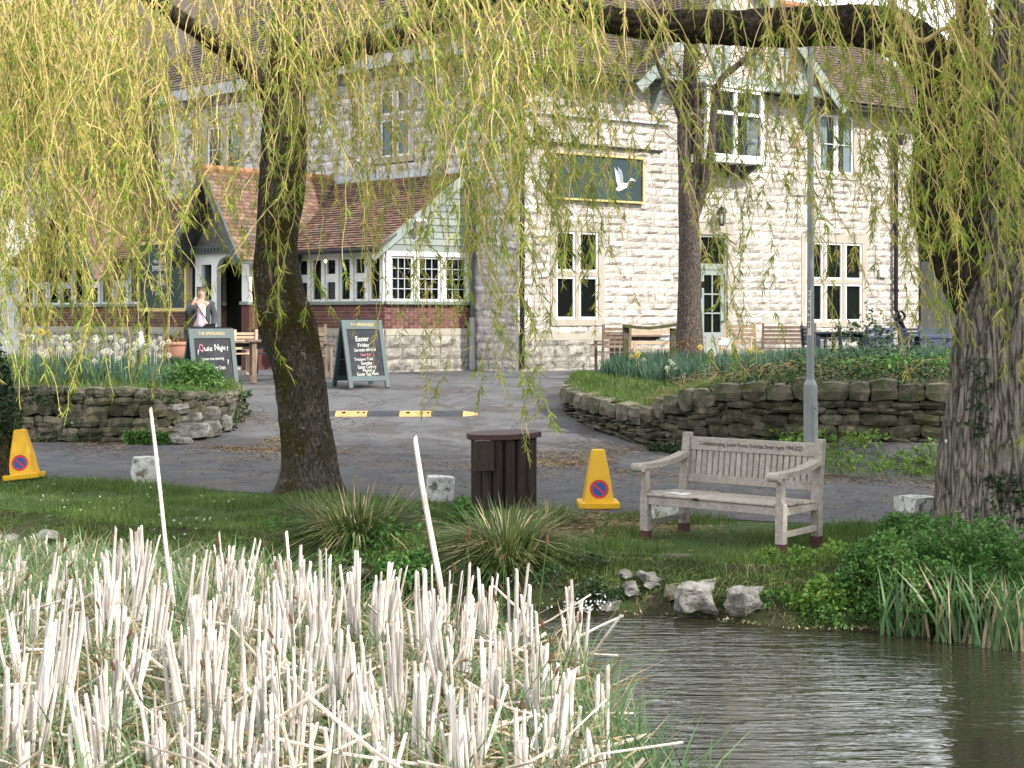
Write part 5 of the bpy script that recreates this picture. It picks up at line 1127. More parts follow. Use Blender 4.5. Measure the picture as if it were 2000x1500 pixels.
# rocks in the bank
for i, (px, py, Y, w_, h_, lb, mt) in enumerate([(1455, 1172, 11.42, .30, .19, 'pale angular boulder standing out of the bank below the bench', 'palestone'), (1358, 1170, 11.48, .34, .24, 'grey rock half buried in the bank under the grass', 'palestone'), (1232, 1150, 11.8, .16, .14, 'small rounded rock in the mossy bank', 'palestone'), (1270, 1130, 11.9, .22, .14, 'weathered rock under the bank edge', 'palestone'), (1222, 1122, 12, .14, .08, 'flat pale stone at the bank lip', 'palestone'), (1310, 1158, 11.75, .14, .16, 'narrow brown rock between two grey ones', 'garden'), (1520, 1180, 11.6, .14, .2, 'upright brown rock beside the pale boulder', 'garden'), (1190, 1178, 11.8, .3, .16, 'white-splashed rock at the waterline', 'palestone'), (1120, 1182, 11.9, .22, .10, 'dark stone beside the reeds', 'garden'),
                                               (1425, 1195, 11.5, .1, .08, 'small white stone in the bank hollow', 'palestone'), (95, 1046, 14.3, .30, .09, 'flat stone in the far bank at the lawn edge', 'palestone'), (22, 1052, 14.6, .22, .08, 'small bank stone at the lawn corner', 'palestone'), (330, 1052, 14.0, .26, .10, 'grey bank stone behind the reed tops', 'palestone'), (700, 1120, 12.6, .3, .14, 'dark wet rock under the sedge', 'garden')]):
    v, f = rubble(100 + i, .4, .17); o = link('bank_rock', np_mesh('bank_rock', v * np.array([w_, .24, h_]) * (.84 if i < 2 else .6), f, M[mt])); o.location = P(px, py, Y); o.rotation_euler = (R(8), R(-10 + 7 * (i % 4)), R(-15 + 10 * (i % 5))); tag(o, lb, 'rock')
    m_ = o.modifiers.new('sub', 'SUBSURF'); m_.levels = m_.render_levels = 2; m_.subdivision_type = 'SIMPLE'; 
    m2 = o.modifiers.new('rough', 'DISPLACE'); tx = bpy.data.textures.new('r', 'CLOUDS'); tx.noise_scale = .1; tx.noise_depth = 4; m2.texture = tx; m2.strength = .06
n = 42; pts = np.array([tuple(P(rnd.gauss(1135, 30), rnd.gauss(1180, 9), 11.62)) for _ in range(n)]); V, Fq = sprays(pts, .015, 3, wid=.9); stuff('white_splashes', V, Fq, M['birdlime'], label='white bird-lime splashes on the bank stones beside the reeds', cat='droppings')
# flagstone edge near the bench
for i, (px, py, Y, w_) in enumerate([(1225, 1086, 12.35, .34), (1310, 1090, 12.3, .30), (1400, 1098, 12.2, .40), (1460, 1104, 12.1, .2)]):
    v, f = rubble(200 + i, .15, .06); o = link('edging_slab', np_mesh('edging_slab', v * np.array([w_, .16, .05]), f, M['garden'])); o.location = P(px, py, Y); o.rotation_euler = (0, 0, R(-8)); tag(o, ['long flat edging slab near the bare soil', 'second flat slab set in the grass', 'worn flat slab below the bench front leg', 'last short slab beside the bench leg'][i], 'edging slab')

# ------------------------------------------------------------------ bench
def bench():
    th = thing('park_bench', 'weathered grey teak memorial bench with carved lettering and maroon-dipped legs', 'bench', (1.085, 13.06, 0), R(-38.4)); th.scale = (1.02, 1.02, 1.03)
    Wd, Dp = 1.34, .60
    def build(t, nm, m='teak', **k): return t.build(nm, M[m], th, bevel=.004, **k)
    for x in (0, Wd - .075):
        t = MB(); t.box(x, x + .075, 0, .07, .085, .40); t.add([], []); t.prism([(x + .012, .0, .40), (x + .063, .0, .40), (x + .063, .0, .60), (x + .012, .0, .60)], (0, .065, 0))
        lg = build(t, 'front_leg'); s = MB(); s.box(x - .002, x + .077, -.002, .072, -.03, .084); o = s.build('painted_foot', M['sock']); o.parent = lg
        t = MB(); t.hexa([(x, Dp, .085), (x + .075, Dp, .085), (x + .075, Dp + .07, .085), (x, Dp + .07, .085), (x, Dp, .40), (x + .075, Dp, .40), (x + .075, Dp + .07, .40), (x, Dp + .07, .40)])
        t.hexa([(x, Dp, .40), (x + .075, Dp, .40), (x + .075, Dp + .07, .40), (x, Dp + .07, .40), (x, Dp + .07, .86), (x + .075, Dp + .07, .86), (x + .075, Dp + .135, .86), (x, Dp + .135, .86)])
        lg = build(t, 'back_leg'); s = MB(); s.box(x - .002, x + .077, Dp - .002, Dp + .072, -.03, .084); o = s.build('painted_foot', M['sock']); o.parent = lg
        # scrolled arm
        t = MB(); N = 12; pts = []
        for i in range(N + 1): u = i / N; y = Dp + .035 - u * (Dp + .10); z = .605 + .055 * (1 - u) ** 2 - .012 * math.sin(u * math.pi) ; pts.append((y, z))
        for i in range(N):
            (y0, z0), (y1, z1) = pts[i], pts[i + 1]; t.hexa([(x - .012, y0, z0), (x + .087, y0, z0), (x + .087, y1, z1), (x - .012, y1, z1), (x - .012, y0, z0 + .042), (x + .087, y0, z0 + .042), (x + .087, y1, z1 + .042), (x - .012, y1, z1 + .042)])
        b = len(t.v); c_ = (-.075, .612); nn = 14
        ring = [(c_[0] + .038 * math.cos(a * 2 * math.pi / nn), c_[1] + .036 * math.sin(a * 2 * math.pi / nn)) for a in range(nn)]
        t.prism([(x - .014, y, z) for y, z in ring], (.103, 0, 0)); t.build('armrest', M['teak'], th)
        t = MB(); t.box(x + .018, x + .057, .07, Dp, .13, .175); build(t, 'side_stretcher')
        t = MB(); t.box(x + .015, x + .06, .07, Dp, .30, .365); build(t, 'side_rail')
    t = MB(); t.box(.075, Wd - .075, .012, .045, .305, .375); build(t, 'front_apron')
    for i in range(5):
        t = MB(); y = -.005 + i * .118; t.box(.0 if i else .077, Wd if i else Wd - .077, y, y + .10, .378 + (.004 if i in (1, 2) else 0) - .004 * i, .398 + (.004 if i in (1, 2) else 0) - .004 * i); build(t, 'seat_slat') if i else build(t, 'seat_slat')
    Y = lambda z: Dp + .02 + (z - .40) * .152
    def rail(z0, z1, nm, th_=.036):
        t = MB(); t.hexa([(.077, Y(z0), z0), (Wd - .077, Y(z0), z0), (Wd - .077, Y(z0) + th_, z0), (.077, Y(z0) + th_, z0), (.077, Y(z1), z1), (Wd - .077, Y(z1), z1), (Wd - .077, Y(z1) + th_, z1), (.077, Y(z1) + th_, z1)]); return build(t, nm)
    tr = rail(.715, .825, 'top_rail'); rail(.445, .51, 'lower_back_rail')
    for i in range(21):
        x = .09 + i * (Wd - .18 - .040) / 20; t = MB(); z0, z1 = .512, .713
        t.hexa([(x, Y(z0) + .010, z0), (x + .040, Y(z0) + .010, z0), (x + .040, Y(z0) + .024, z0), (x, Y(z0) + .024, z0), (x, Y(z1) + .010, z1), (x + .040, Y(z1) + .010, z1), (x + .040, Y(z1) + .024, z1), (x, Y(z1) + .024, z1)]); t.build('back_slat', M['teak'], th)
    text('Commemorating Sutton Poyntz Victorian Street Fayre 1994-2022', 'led', .052, Matrix.Translation((Wd / 2 - .01, Y(.757) - .0015, .757)) @ Matrix.Rotation(R(90) - .15, 4, 'X'), tr, 'carved_lettering', width=1.0, ext=.0008)
    t = MB(); t.box(.52, .57, -.009, -.005, .372, .392); t.build('small_plaque', M['led'], th)
    t = MB(); r = random.Random(2)
    for i in range(9): t.lathe([(0, .001), (.02 + r.random() * .03, .0005), (.0, .004)], (.26 + r.uniform(-.1, .1), .15 + r.uniform(-.05, .08), .401), 7)
    t.build('bird_droppings', M['birdlime'], th)
def text(body, m, size, Mx, parent, name, width=None, ext=.002, align='CENTER'):
    c = bpy.data.curves.new(name, 'FONT'); c.body = body; c.size = size; c.align_x = align; c.extrude = ext; c.materials.append(M[m])
    o = bpy.data.objects.new(name, c); COL.objects.link(o)
    if parent is not None: o.parent = parent
    if width:
        bpy.context.view_layer.update(); w = o.dimensions.x
        if w > 0: Mx = Mx @ Matrix.Diagonal((width / w, 1, 1, 1))
    dg = bpy.context.evaluated_depsgraph_get(); me = bpy.data.meshes.new_from_object(o.evaluated_get(dg)); bpy.data.objects.remove(o)
    if not me.materials: me.materials.append(M[m])
    o = bpy.data.objects.new(name, me); COL.objects.link(o); o.parent = parent; o.matrix_basis = Mx; return o
bench()

# ------------------------------------------------------------------ bin of upright logs
def litter_bin():
    c = P(984, 988, 15.4); th = thing('litter_bin', 'dark brown litter bin of upright logs with a maroon faceted lid', 'bin', (c.x, c.y, 0), R(8))
    n = 15; rx, ry = .275, .25
    for i in range(n):
        a = 2 * math.pi * i / n + .2; x, y = rx * math.cos(a), ry * math.sin(a); t = MB(); t.tube([(x, y, -.05), (x, y, .69 + .006 * math.sin(i * 2.3))], .056, 10); t.build('log', M['binwood'], th)
    t = MB(); t.lathe([(.22, 0), (.22, .68)], n=12); t.build('liner', M['black'], th)
    pl = []
    for k in range(10): a = 2 * math.pi * k / 10 + .31; pl.append((.385 * math.cos(a), .34 * math.sin(a), .0))
    t = MB(); t.prism([(x, y, .695 + x * .03) for x, y, z in pl], (0, 0, .055)); t.build('lid', M['binlid'], th, bevel=.004)
    t = MB(); t.box(-.345, -.14, -.325, -.30, .395, .685); t.build('hatch_board', M['binwood'], th, bevel=.003)
    t = MB()
    for k in range(7): t.tube([(-.32 + k * .022, -.335, .69), (-.32 + k * .022, -.335, .70)], .006, 5)
    t.build('hinge', M['galv'], th)
litter_bin()

# ------------------------------------------------------------------ no-waiting cones
def cone():
    th = thing('no_waiting_cone', 'yellow no-waiting traffic cone standing upright between bin and bench', 'traffic cone', (0, 0, 0))
    t = MB()
    def sec(z, w, ch):
        return [(-w + ch, -w, z), (w - ch, -w, z), (w, -w + ch, z), (w, w - ch, z), (w - ch, w, z), (-w + ch, w, z), (-w, w - ch, z), (-w, -w + ch, z)]
    L = [sec(.055, .150, .02), (sec(.30, .115, .02)), sec(.50, .078, .02), sec(.565, .066, .018), sec(.575, .058, .018)]
    for s_ in L: t.v += s_
    for i in range(len(L) - 1):
        for k in range(8): t.f.append((i * 8 + k, i * 8 + (k + 1) % 8, i * 8 + 8 + (k + 1) % 8, i * 8 + 8 + k))
    t.f.append(tuple(32 + k for k in range(8))); t.build('cone_body', M['cone'], th, bevel=.004)
    t = MB(); t.prism(sec(0, .205, .03), (0, 0, .062)); t.build('base', M['cone'], th, bevel=.008)
    sl = (.150 - .115) / (.30 - .055)
    def disc(nm, m, r0, r1, off):
        t = MB(); n = 28; th_ = math.atan(sl); cy, cz = -(.150 - sl * (.19 - .055)) - .0015 - off, .19
        for r in (r0, r1):
            for k in range(n): a = 2 * math.pi * k / n; u, v = r * math.cos(a), r * math.sin(a); t.v.append((u, cy + v * math.sin(th_), cz + v * math.cos(th_)))
        for k in range(n): t.f.append((k, (k + 1) % n, n + (k + 1) % n, n + k))
        return t.build(nm, M[m], th)
    disc('red_ring', 'red', .068, .094, 0); disc('blue_disc', 'blue', .001, .068, .0)
    t = MB(); th_ = math.atan(sl); cy = -(.150 - sl * .135) - .004
    def q(u, v): return (u, cy + v * math.sin(th_), .19 + v * math.cos(th_))
    t.add([q(-.052, .038), q(-.040, .052), q(.052, -.038), q(.040, -.052)], [(0, 1, 2, 3)]); t.build('red_bar', M['red'], th)
    return th
c1 = cone(); p = P(1168, 990, 15.35); c1.location = (p.x, p.y, .008); c1.rotation_euler = (0, 0, R(2))
c2 = dup(c1); c2['label'] = 'yellow no-waiting cone leaning away from the ivy-clad trunk'; p = P(48, 935, 17.8); c2.location = (p.x, p.y, .03); c2.rotation_euler = (R(-3), R(-6), R(2))
for c_ in (c1, c2): c_['group'] = 'no-waiting cones'

# ------------------------------------------------------------------ whitewashed stone bollards
def stone_block(px, py, Y, w, h, lab, seed, tilt=0, rz=20):
    bm_v, bm_f = rubble(seed, .12, .05); o = link('stone_bollard', np_mesh('stone_bollard', bm_v * np.array([w, w * .85, h * 1.1]), bm_f, M['boll'], False)); p = P(px, py, Y)
    o.location = (p.x, p.y, float(gz(p.x, p.y)) + h * .45); o.rotation_euler = (0, R(tilt), R(rz)); tag(o, lab, 'bollard', 'whitewashed stone bollards')
    m = o.modifiers.new('sub', 'SUBSURF'); m.levels = m.render_levels = 2; m.subdivision_type = 'SIMPLE'
    m2 = o.modifiers.new('rough', 'DISPLACE'); tx = bpy.data.textures.new('rough', 'CLOUDS'); tx.noise_scale = .05; tx.noise_depth = 3; m2.texture = tx; m2.strength = .02; m2.mid_level = .5
stone_block(283, 948, 17.45, .28, .31, 'white-topped stone bollard beside the tall bleached cane', 1, 3)
stone_block(860, 980, 15.9, .27, .26, 'white stone bollard close to the log bin', 2, 2, 10)
stone_block(1297, 1010, 14.45, .28, .22, 'lichen-spotted stone bollard seen under the bench', 3, 0, 15)
stone_block(1795, 1030, 13.95, .36, .27, 'wide white stone bollard against the big furrowed trunk', 4, 2, 25)

# ------------------------------------------------------------------ lamp post
p = P(1583, 900, 18.3); z0 = float(gz(p.x, p.y)) ; lp = thing('lamp_post', 'grey tapered steel lamp post with number sticker behind the bench', 'lamp post', (p.x, p.y, z0))
t = MB(); t.lathe([(.082, -.1), (.082, 1.02), (.078, 1.06), (.05, 1.12), (.048, 1.14)], n=20); t.build('base_section', M['galv'], lp, smooth=False)
t = MB(); t.lathe([(.046, 1.13), (.040, 3.2), (.034, 5.9)], n=16); t.build('pole', M['galv'], lp)
t = MB(); t.lathe([(.035, 5.88), (.12, 5.95), (.14, 6.1), (.1, 6.28), (.0, 6.32)], n=14); t.build('lantern', M['galv'], lp)
t = MB(); n = 6
for i in range(n):
    a0 = R(-80 + 60 * i / n - 0), R(-80 + 60 * (i + 1) / n); r0, r1 = .0825, .089
    t.hexa([(r * math.cos(a), r * math.sin(a), z) for z in (.22, .84) for r, a in ((r0, a0[0]), (r1, a0[0]), (r1, a0[1]), (r0, a0[1]))])
t.build('service_door', M['galv'], lp)
t = MB(); t.tube([(.04, -.088, .78), (.04, -.094, .78)], .008, 8); t.build('door_lock', M['black'], lp)
zz = lambda py: CZ - (py - HZ) * p.y / F_PX - z0
t = MB(); t.box(-.04, -.0, -.052, -.044, zz(655), zz(566)); t.build('number_sticker', M['white'], lp)
for i, ch in enumerate('27S480'):
    text(ch, 'black', .085, Matrix.Translation((-.033, -.054, zz(574 + i * 13.2))) @ Matrix.Rotation(R(90), 4, 'X'), lp, 'number', ext=.0006)

# ------------------------------------------------------------------ speed bump
sb = thing('speed_bump', 'low rubber speed bump in yellow and black sections across the yard entrance', 'speed bump', tuple(P(790, 815, 25)))
prof = [(-.17, 0), (-.12, .035), (-.05, .055), (.05, .055), (.12, .035), (.17, 0)]
xsb = [(-3.75, -2.87, 'kbump'), (-2.865, -2.35, 'ybump'), (-2.345, -1.83, 'kbump'), (-1.825, -1.31, 'ybump'), (-1.305, -.80, 'kbump'), (-.795, -.54, 'ybump')]
for i, (x0, x1, m) in enumerate(xsb):
    t = MB(); zg = lambda y: float(gz(-2, y))
    endc = i == len(xsb) - 1
    A = [(x0, 25 + y, zg(25 + y) + z - .004) for y, z in prof]; B = [((x1 if not endc else x1 - .02), 25 + y * (.35 if endc else 1), zg(25 + y) + z * (.35 if endc else 1) - .004) for y, z in prof]
    t.add(A + B, [(k, k + 1, k + 7, k + 6) for k in range(5)] + [(5, 4, 3, 2, 1, 0), (6, 7, 8, 9, 10, 11)])
    s = t.build('bump_section', M[m], sb, world=True)
    if m == 'ybump' and not endc:
        b = MB()
        for u in (.24, .30, .72, .90): xx = x0 + (x1 - x0) * u; b.tube([Vector((xx, 24.92, zg(24.92) + .042)), Vector((xx, 24.90, zg(24.9) + .052))], .016, 8)
        b.build('bolt_hole', M['black'], s, world=True)

# ------------------------------------------------------------------ pavement boards
def aboard(lab, x, y, rz, lines, h=1.25, w=.80):
    z = float(gz(x, y)); th = thing('pavement_board', lab, 'a-board', (x, y, z), rz, 'a-boards outside the pub'); a = R(16)
    def panel(sg, nm):
        # panel lies in the x-u plane, leaning back
        X = Matrix.Translation((0, -.355 * sg, 0)) @ Matrix.Rotation(-a * sg, 4, 'X')
        t = MB(); D = .022
        def bx(x0, x1, z0, z1, d0=-D, d1=D): t.hexa([X @ Vector(c) for c in [(x0, d0, z0), (x1, d0, z0), (x1, d1, z0), (x0, d1, z0), (x0, d0, z1), (x1, d0, z1), (x1, d1, z1), (x0, d1, z1)]])
        bx(-w / 2, -w / 2 + .075, 0, h); bx(w / 2 - .075, w / 2, 0, h); bx(-w / 2 + .075, w / 2 - .075, h - .17, h, -D + .001, D - .001); bx(-w / 2 + .075, w / 2 - .075, .12, .21, -D + .001, D - .001)
        fr = t.build('board_frame', M['aboard'], th); t = MB(); bx(-w / 2 + .075, w / 2 - .075, .21, h - .17, -.006, .006); t.build('chalkboard', M['chalk'], fr); return fr, X
    fr, X = panel(1, 'front'); panel(-1, 'back')
    text('THE SPRINGHEAD', 'gold', .082, X @ Matrix.Translation((0, -.0235, h - .115)) @ Matrix.Rotation(R(90), 4, 'X'), fr, 'gold_lettering', width=.46)
    for (s_, xx, zz_, sz, m, wd) in lines: text(s_, m, sz, X @ Matrix.Translation((xx, -.0075, zz_)) @ Matrix.Rotation(R(90), 4, 'X') @ Matrix.Rotation(.03, 4, 'Z'), fr, 'chalk_writing', width=wd, ext=.001)
    t = MB(); t.box(-w / 2 + .03, w / 2 - .03, -.02, .02, h * .965, h * .985); t.build('hinge', M['black'], th)
    for s_ in (-1, 1): t = MB(); t.bar((s_ * (w / 2 - .04), -.17, .5), (s_ * (w / 2 - .04), .17, .5), .008, .02); t.build('stay', M['black'], th)
p = P(418, 752, 26.6)
aboard('slate-green a-board chalked with quiz night, behind the rounded wall end', p.x, p.y - .3, R(30), [('Q', -.20, .86, .17, 'chalkr', .075), ('u', -.12, .86, .13, 'chalkw', .06), ('iz', -.045, .86, .12, 'chalkw', .07), ('N', .07, .87, .16, 'chalkw', .07), ('ight', .17, .87, .12, 'chalkw', .11), ('?', .26, .86, .11, 'chalkw', None), ('?', -.26, .80, .12, 'chalkw', None), ('Summer time returning', -.02, .70, .07, 'chalkw', .40), ('?', .25, .62, .12, 'chalkw', None), ('Date Coming Soon', -.02, .53, .10, 'chalkw', .42), ('?', -.26, .46, .12, 'chalkw', None), ('Quiz 7.30', .0, .32, .12, 'chalkw', .30)])
p = P(707, 742, 27.7)
aboard('slate-green a-board chalked with an Easter menu, standing alone in the yard', p.x - .02, p.y, R(31), [('Easter', -.03, .86, .13, 'chalkw', .26), ('Friday', -.02, .755, .095, 'chalkw', .22), ('Live music with food', .0, .67, .09, 'chalkw', .42), ('Saturday', .0, .585, .08, 'chalkr', .2), ('Treasure Trail', -.05, .50, .08, 'chalkw', .36), ('Sunday', .0, .425, .085, 'chalkw', .22), ('Easter Carvery', .0, .355, .09, 'chalkw', .36), ('Monday', .03, .29, .085, 'chalkw', .24), ('Easter Egg Hunt', .0, .225, .085, 'chalkw', .42)])

# ------------------------------------------------------------------ freestanding menu sign
mp0 = Wall((P(313, 540, 31).x, 31), DA, NA)
ms = thing('menu_sign', 'tall dark menu sign in a gilded frame behind the willow curtain', 'sign', tuple(mp0.pt(0, 0, .8)))
A0, A1_ = WF.hit(368, 540, 1.3)[0], WF.hit(272, 540, 1.3)[0]
t = MB(); WF.box(t, A0 + .08, A1_ - .08, 1.28, 1.32, 2.12, 3.62); pn = t.build('panel', M['signg'], ms, world=True)
t = MB(); WF.box(t, A0, A0 + .08, 1.27, 1.36, 2.04, 3.70); WF.box(t, A1_ - .08, A1_, 1.27, 1.36, 2.04, 3.70); WF.box(t, A0 + .08, A1_ - .08, 1.27, 1.355, 3.62, 3.70); WF.box(t, A0 + .08, A1_ - .08, 1.27, 1.355, 2.04, 2.12); t.build('frame', M['goldf'], ms, world=True)
for a in (A0 + .2, A1_ - .2): t = MB(); WF.box(t, a - .04, a + .04, 1.20, 1.27, .75, 3.5); t.build('post', M['mosswood'], ms, world=True)
am = (A0 + A1_) / 2
for body, z, sz, w_ in (('WELCOME TO THE', 3.18, .12, .75), ('SPRINGHEAD', 3.0, .17, .85), ('BITES &', 2.82, .13, .4), ('BEERS', 2.66, .13, .35), ('OPEN ALL DAY', 2.42, .1, .6)):
    q = WF.pt(am, 1.325, z) - Vector(ms.location); X = frame_m(q, -WF.d, Vector((0, 0, 1)), WF.n); text(body, 'chalkw', sz, X, pn, 'sign_lettering', width=w_)
t = MB(); c_ = WF.pt(am - .0, 1.325, 3.42); u_ = -WF.d; up = Vector((0, 0, 1))
t.prism([c_ + u_ * x + up * z for x, z in ((-.16, -.02), (-.04, -.06), (.08, -.02), (.15, .06), (.11, .0), (.04, .02), (-.04, .09), (-.05, .02))], WF.n * .006); t.build('bird', M['white'], pn, world=True)

# ------------------------------------------------------------------ terracotta pot, figurine
p = P(340, 700, 28.4); pt_ = thing('plant_pot', 'large terracotta pot of dark plants beside the quiz board', 'plant pot', (p.x, p.y, .98))
t = MB(); t.lathe([(.155, 0), (.21, .38), (.215, .40), (.235, .41), (.24, .465), (.215, .47), (.20, .43), (.0, .42)], n=22); t.build('pot', M['terra'], pt_, smooth=True)
V, Fq = sprays(rng.normal(0, 1, (90, 3)) * np.array([.1, .1, .03]) + np.array([0, 0, .5]), .05, 4, wid=.5); o = link('plant', np_mesh('plant', V, Fq, M['seed']), pt_)
p = P(275, 668, 25.8); fg = thing('garden_figurine', 'pale green-white bird figurine standing in the flowers', 'figurine', (p.x, p.y, p.z - .14))
t = MB(); t.lathe([(.0, 0), (.055, .02), (.075, .10), (.06, .19), (.04, .24), (.045, .27), (.03, .31), (.0, .32)], n=12); t.build('body', M['offwhite'], fg, smooth=True)
t = MB(); t.tube([(0, -.03, .28), (0, -.08, .27)], [.012, .003], 6); t.build('beak', M['terra'], fg)
t = MB(); t.lathe([(.05, -.25), (.06, 0)], n=10); t.build('plinth', M['garden'], fg)

# ------------------------------------------------------------------ outdoor furniture
def table(lab, x, y, rz, L, D, H, m='wood', grp='wooden pub tables', slats=4, nm='picnic_table'):
    th = thing(nm, lab, 'table', (x, y, float(gz(x, y)) if y < 29 or x < 1 else .8), rz, grp)
    for i in range(slats): t = MB(); w = D / slats; t.box(-L / 2, L / 2, -D / 2 + i * w + .004, -D / 2 + (i + 1) * w - .004, H - .035, H); t.build('plank', M[m], th, bevel=.003)
    for sx in (-1, 1):
        for sy in (-1, 1): t = MB(); x0, y0 = sx * (L / 2 - .12), sy * (D / 2 - .08); t.box(x0 - .04, x0 + .04, y0 - .04, y0 + .04, 0, H - .036); t.build('leg', M[m], th)
        t = MB(); t.box(sx * (L / 2 - .12) - .025, sx * (L / 2 - .12) + .025, -D / 2 + .121, D / 2 - .121, .18, .26); t.build('stretcher', M[m], th)
    t = MB(); t.box(-L / 2 + .17, L / 2 - .17, -.03, .03, H - .12, H - .037); t.build('rail', M[m], th); return th
def slat_chair(lab, x, y, rz, m='wood', z=None, w=.5, grp=None, h=.92, arms=True, nm='garden_chair', nsl=5):
    th = thing(nm, lab, 'chair', (x, y, .8 if z is None else z), rz, grp)
    for sx in (-1, 1):
        x0 = sx * (w / 2 - .025)
        t = MB(); t.box(x0 - .025, x0 + .025, -.24, -.19, 0, .64 if arms else .44); t.build('leg', M[m], th)
        t = MB(); t.hexa([(x0 - .025, .19, 0), (x0 + .025, .19, 0), (x0 + .025, .24, 0), (x0 - .025, .24, 0), (x0 - .025, .27, h), (x0 + .025, .27, h), (x0 + .025, .32, h), (x0 - .025, .32, h)]); t.build('back_leg', M[m], th)
        if arms: t = MB(); t.box(x0 - .03, x0 + .03, -.27, .25, .641, .665); t.build('armrest', M[m], th)
    for i in range(4): t = MB(); y0 = -.23 + i * .115; t.box(-w / 2 + .051, w / 2 - .051, y0, y0 + .10, .42, .442); t.build('seat_slat', M[m], th)
    for i in range(nsl): z0 = .52 + i * (h - .56) / nsl; yb = .20 + z0 / h * .07; t = MB(); t.box(-w / 2 + .051, w / 2 - .051, yb, yb + .02, z0, z0 + (h - .56) / nsl * .72); t.build('back_slat', M[m], th)
    return th
def at_(px, Y): return (px - 1000) * Y / F_PX, Y
x, y = at_(497, 29.6); table('wooden picnic table between the quiz board and the mossy trunk', x, y, R(10), 1.3, .75, .74)
x, y = at_(540, 28.6); table('dark wooden table partly behind the mossy trunk', x, y, R(14), 1.1, .7, .78)
x, y = at_(470, 31); slat_chair('pale stacked-slat chair beyond the picnic table', x, y, R(-150), 'woodp', .74)
x, y = at_(520, 31.2); slat_chair('dark chair pushed against the picnic table', x, y, R(180), 'navy', .74)
x, y = at_(620, 30.2); slat_chair('wooden chair half hidden by the mossy trunk', x, y, R(20), 'wood', .72, h=1.05)
x, y = at_(1196, 31.5); slat_chair('brown slatted bench chair beside the corner, turned away', x, y, R(195), 'wood', .76, w=.62, h=1.0)
x, y = at_(1268, 31.8); table('long weathered table behind the mossy rail', x, y, R(6), 1.7, .8, .74)
x, y = at_(1275, 33.0); slat_chair('pale pine chair behind the long weathered table', x, y, R(5), 'woodp', .8, w=.9, h=.98)
x, y = at_(1440, 33.0); slat_chair('pale wooden armchair by the side door', x, y, R(-20), 'woodp', .8, w=.7, h=1.0)
x, y = at_(1540, 33.2); slat_chair('broad brown slatted bench seat under the three-light window', x, y, R(172), 'wood', .8, w=1.15, h=.98)
x, y = at_(1640, 31.8); table('dark blue plastic table in front of the three-light window', x, y, R(0), 1.25, .75, .8, 'navy', 'plastic tables', 1, 'plastic_table')
for i, (px, Y, rz, m, lab, w) in enumerate([(1600, 31.0, 100, 'navy', 'dark blue slatted chair just behind the lamp post', .48), (1668, 30.6, 75, 'navy', 'dark blue slatted chair at the plastic table end', .5), (1730, 31.2, 40, 'bluep', 'blue slatted chair, first of the close pair', .5), (1745, 31.8, 30, 'bluep', 'blue slatted chair, second of the close pair', .5), (1790, 31.0, 15, 'navy', 'dark slatted chair beside the pale blue one', .5), (1835, 30.5, 2, 'bluep', 'pale blue-grey slatted chair nearest the big trunk', .62)]):
    x, y = at_(px, Y); slat_chair(lab, x, y, R(rz), m, .82, w=w, grp='blue slatted chairs', arms=(i != 3), h=.92)
x, y = at_(1826, 31.5); table('blue-grey plastic table beside the fence', x, y, R(0), .9, .7, .74, 'bluep', 'plastic tables', 1, 'plastic_table')
# folded white parasol cloth on a table
x, y = at_(1432, 31.4); cl = thing('folded_parasol', 'white folded cloth wedge sticking up behind the daffodils', 'parasol', (x, y, 1.1))
t = MB(); t.prism([P(1402, 674, 31.4), P(1404, 667, 31.4), P(1430, 659, 31.4), P(1433, 654, 31.4), P(1428, 676, 31.4)], (.0, .25, 0)); t.build('cloth', M['offwhite'], cl, world=True, bevel=.02)
x, y = at_(1300, 31.6); t = MB(); r = random.Random(8)
for i in range(5): t.mbox(Matrix.Translation(P(1298 + i * 2, 664 - i * 2.6, 31.6)) @ Matrix.Rotation(r.uniform(-.2, .2), 4, 'Z') @ Matrix.Rotation(-.05, 4, 'Y'), .34 - i * .02, .3, .022)
tag(t.build('folded_cushions', M['offwhite'], bevel=.006), 'stack of white cushions lying on the long weathered table', 'cushions')
t = MB(); c_ = P(490, 680, 29.5); t.mbox(Matrix.Translation(c_), .3, .2, .03); tag(t.build('menu_folder', M['navy']), 'dark blue menu lying on the picnic table', 'menu')
# mossy rail
rl = thing('mossy_rail', 'low mossy timber rail with sagging top beside the bed tree', 'rail', tuple(P(1268, 705, 26.8)))
for px in (1222, 1314):
    t = MB(); a, b = P(px, 745, 26.8), P(px, 636 if px < 1300 else 641, 26.8); t.bar(a, b, .10, .10, up=(0, 1, 0)); t.build('post', M['mosswood'], rl, world=True, bevel=.01)
t = MB(); pts = [P(1216, 636, 26.75), P(1240, 639, 26.75), P(1268, 641, 26.75), P(1295, 638, 26.75), P(1322, 634, 26.75)]
for a, b in zip(pts, pts[1:]): t.bar(a, b, .12, .055)
t.build('top_rail', M['mosswood'], rl, world=True)
# board fence to the right of the pub
fn = thing('board_fence', 'tall grey weathered board fence with ragged top beside the pub end', 'fence', tuple(P(1840, 700, 40.8)))
r = random.Random(4)
for i in range(26):
    px = 1799 + i * 12.0; top = 512 - min(i, 4) * 1.2 + (r.uniform(-2, 2)) + (max(0, i - 4) * 3 if i < 9 else 15); q = P(px, top, 40.8); b = MB(); b.box(q.x, q.x + .153, 40.8, 40.825 + (i % 2) * .012, .7, q.z); b.build('board', M['fence'], fn, world=True)
for z in (1.2, 2.8): b = MB(); b.box(P(1799, 0, 40.8).x, P(2110, 0, 40.8).x, 40.84, 40.89, z, z + .09); b.build('rail', M['fence'], fn, world=True)
b = MB(); b.box(P(1799, 0, 42).x, P(2150, 0, 42).x, 42.0, 42.3, .7, 4.4); tag(b.build('dark_shed', M['interior2']), 'dark shed standing behind the board fence', 'shed')
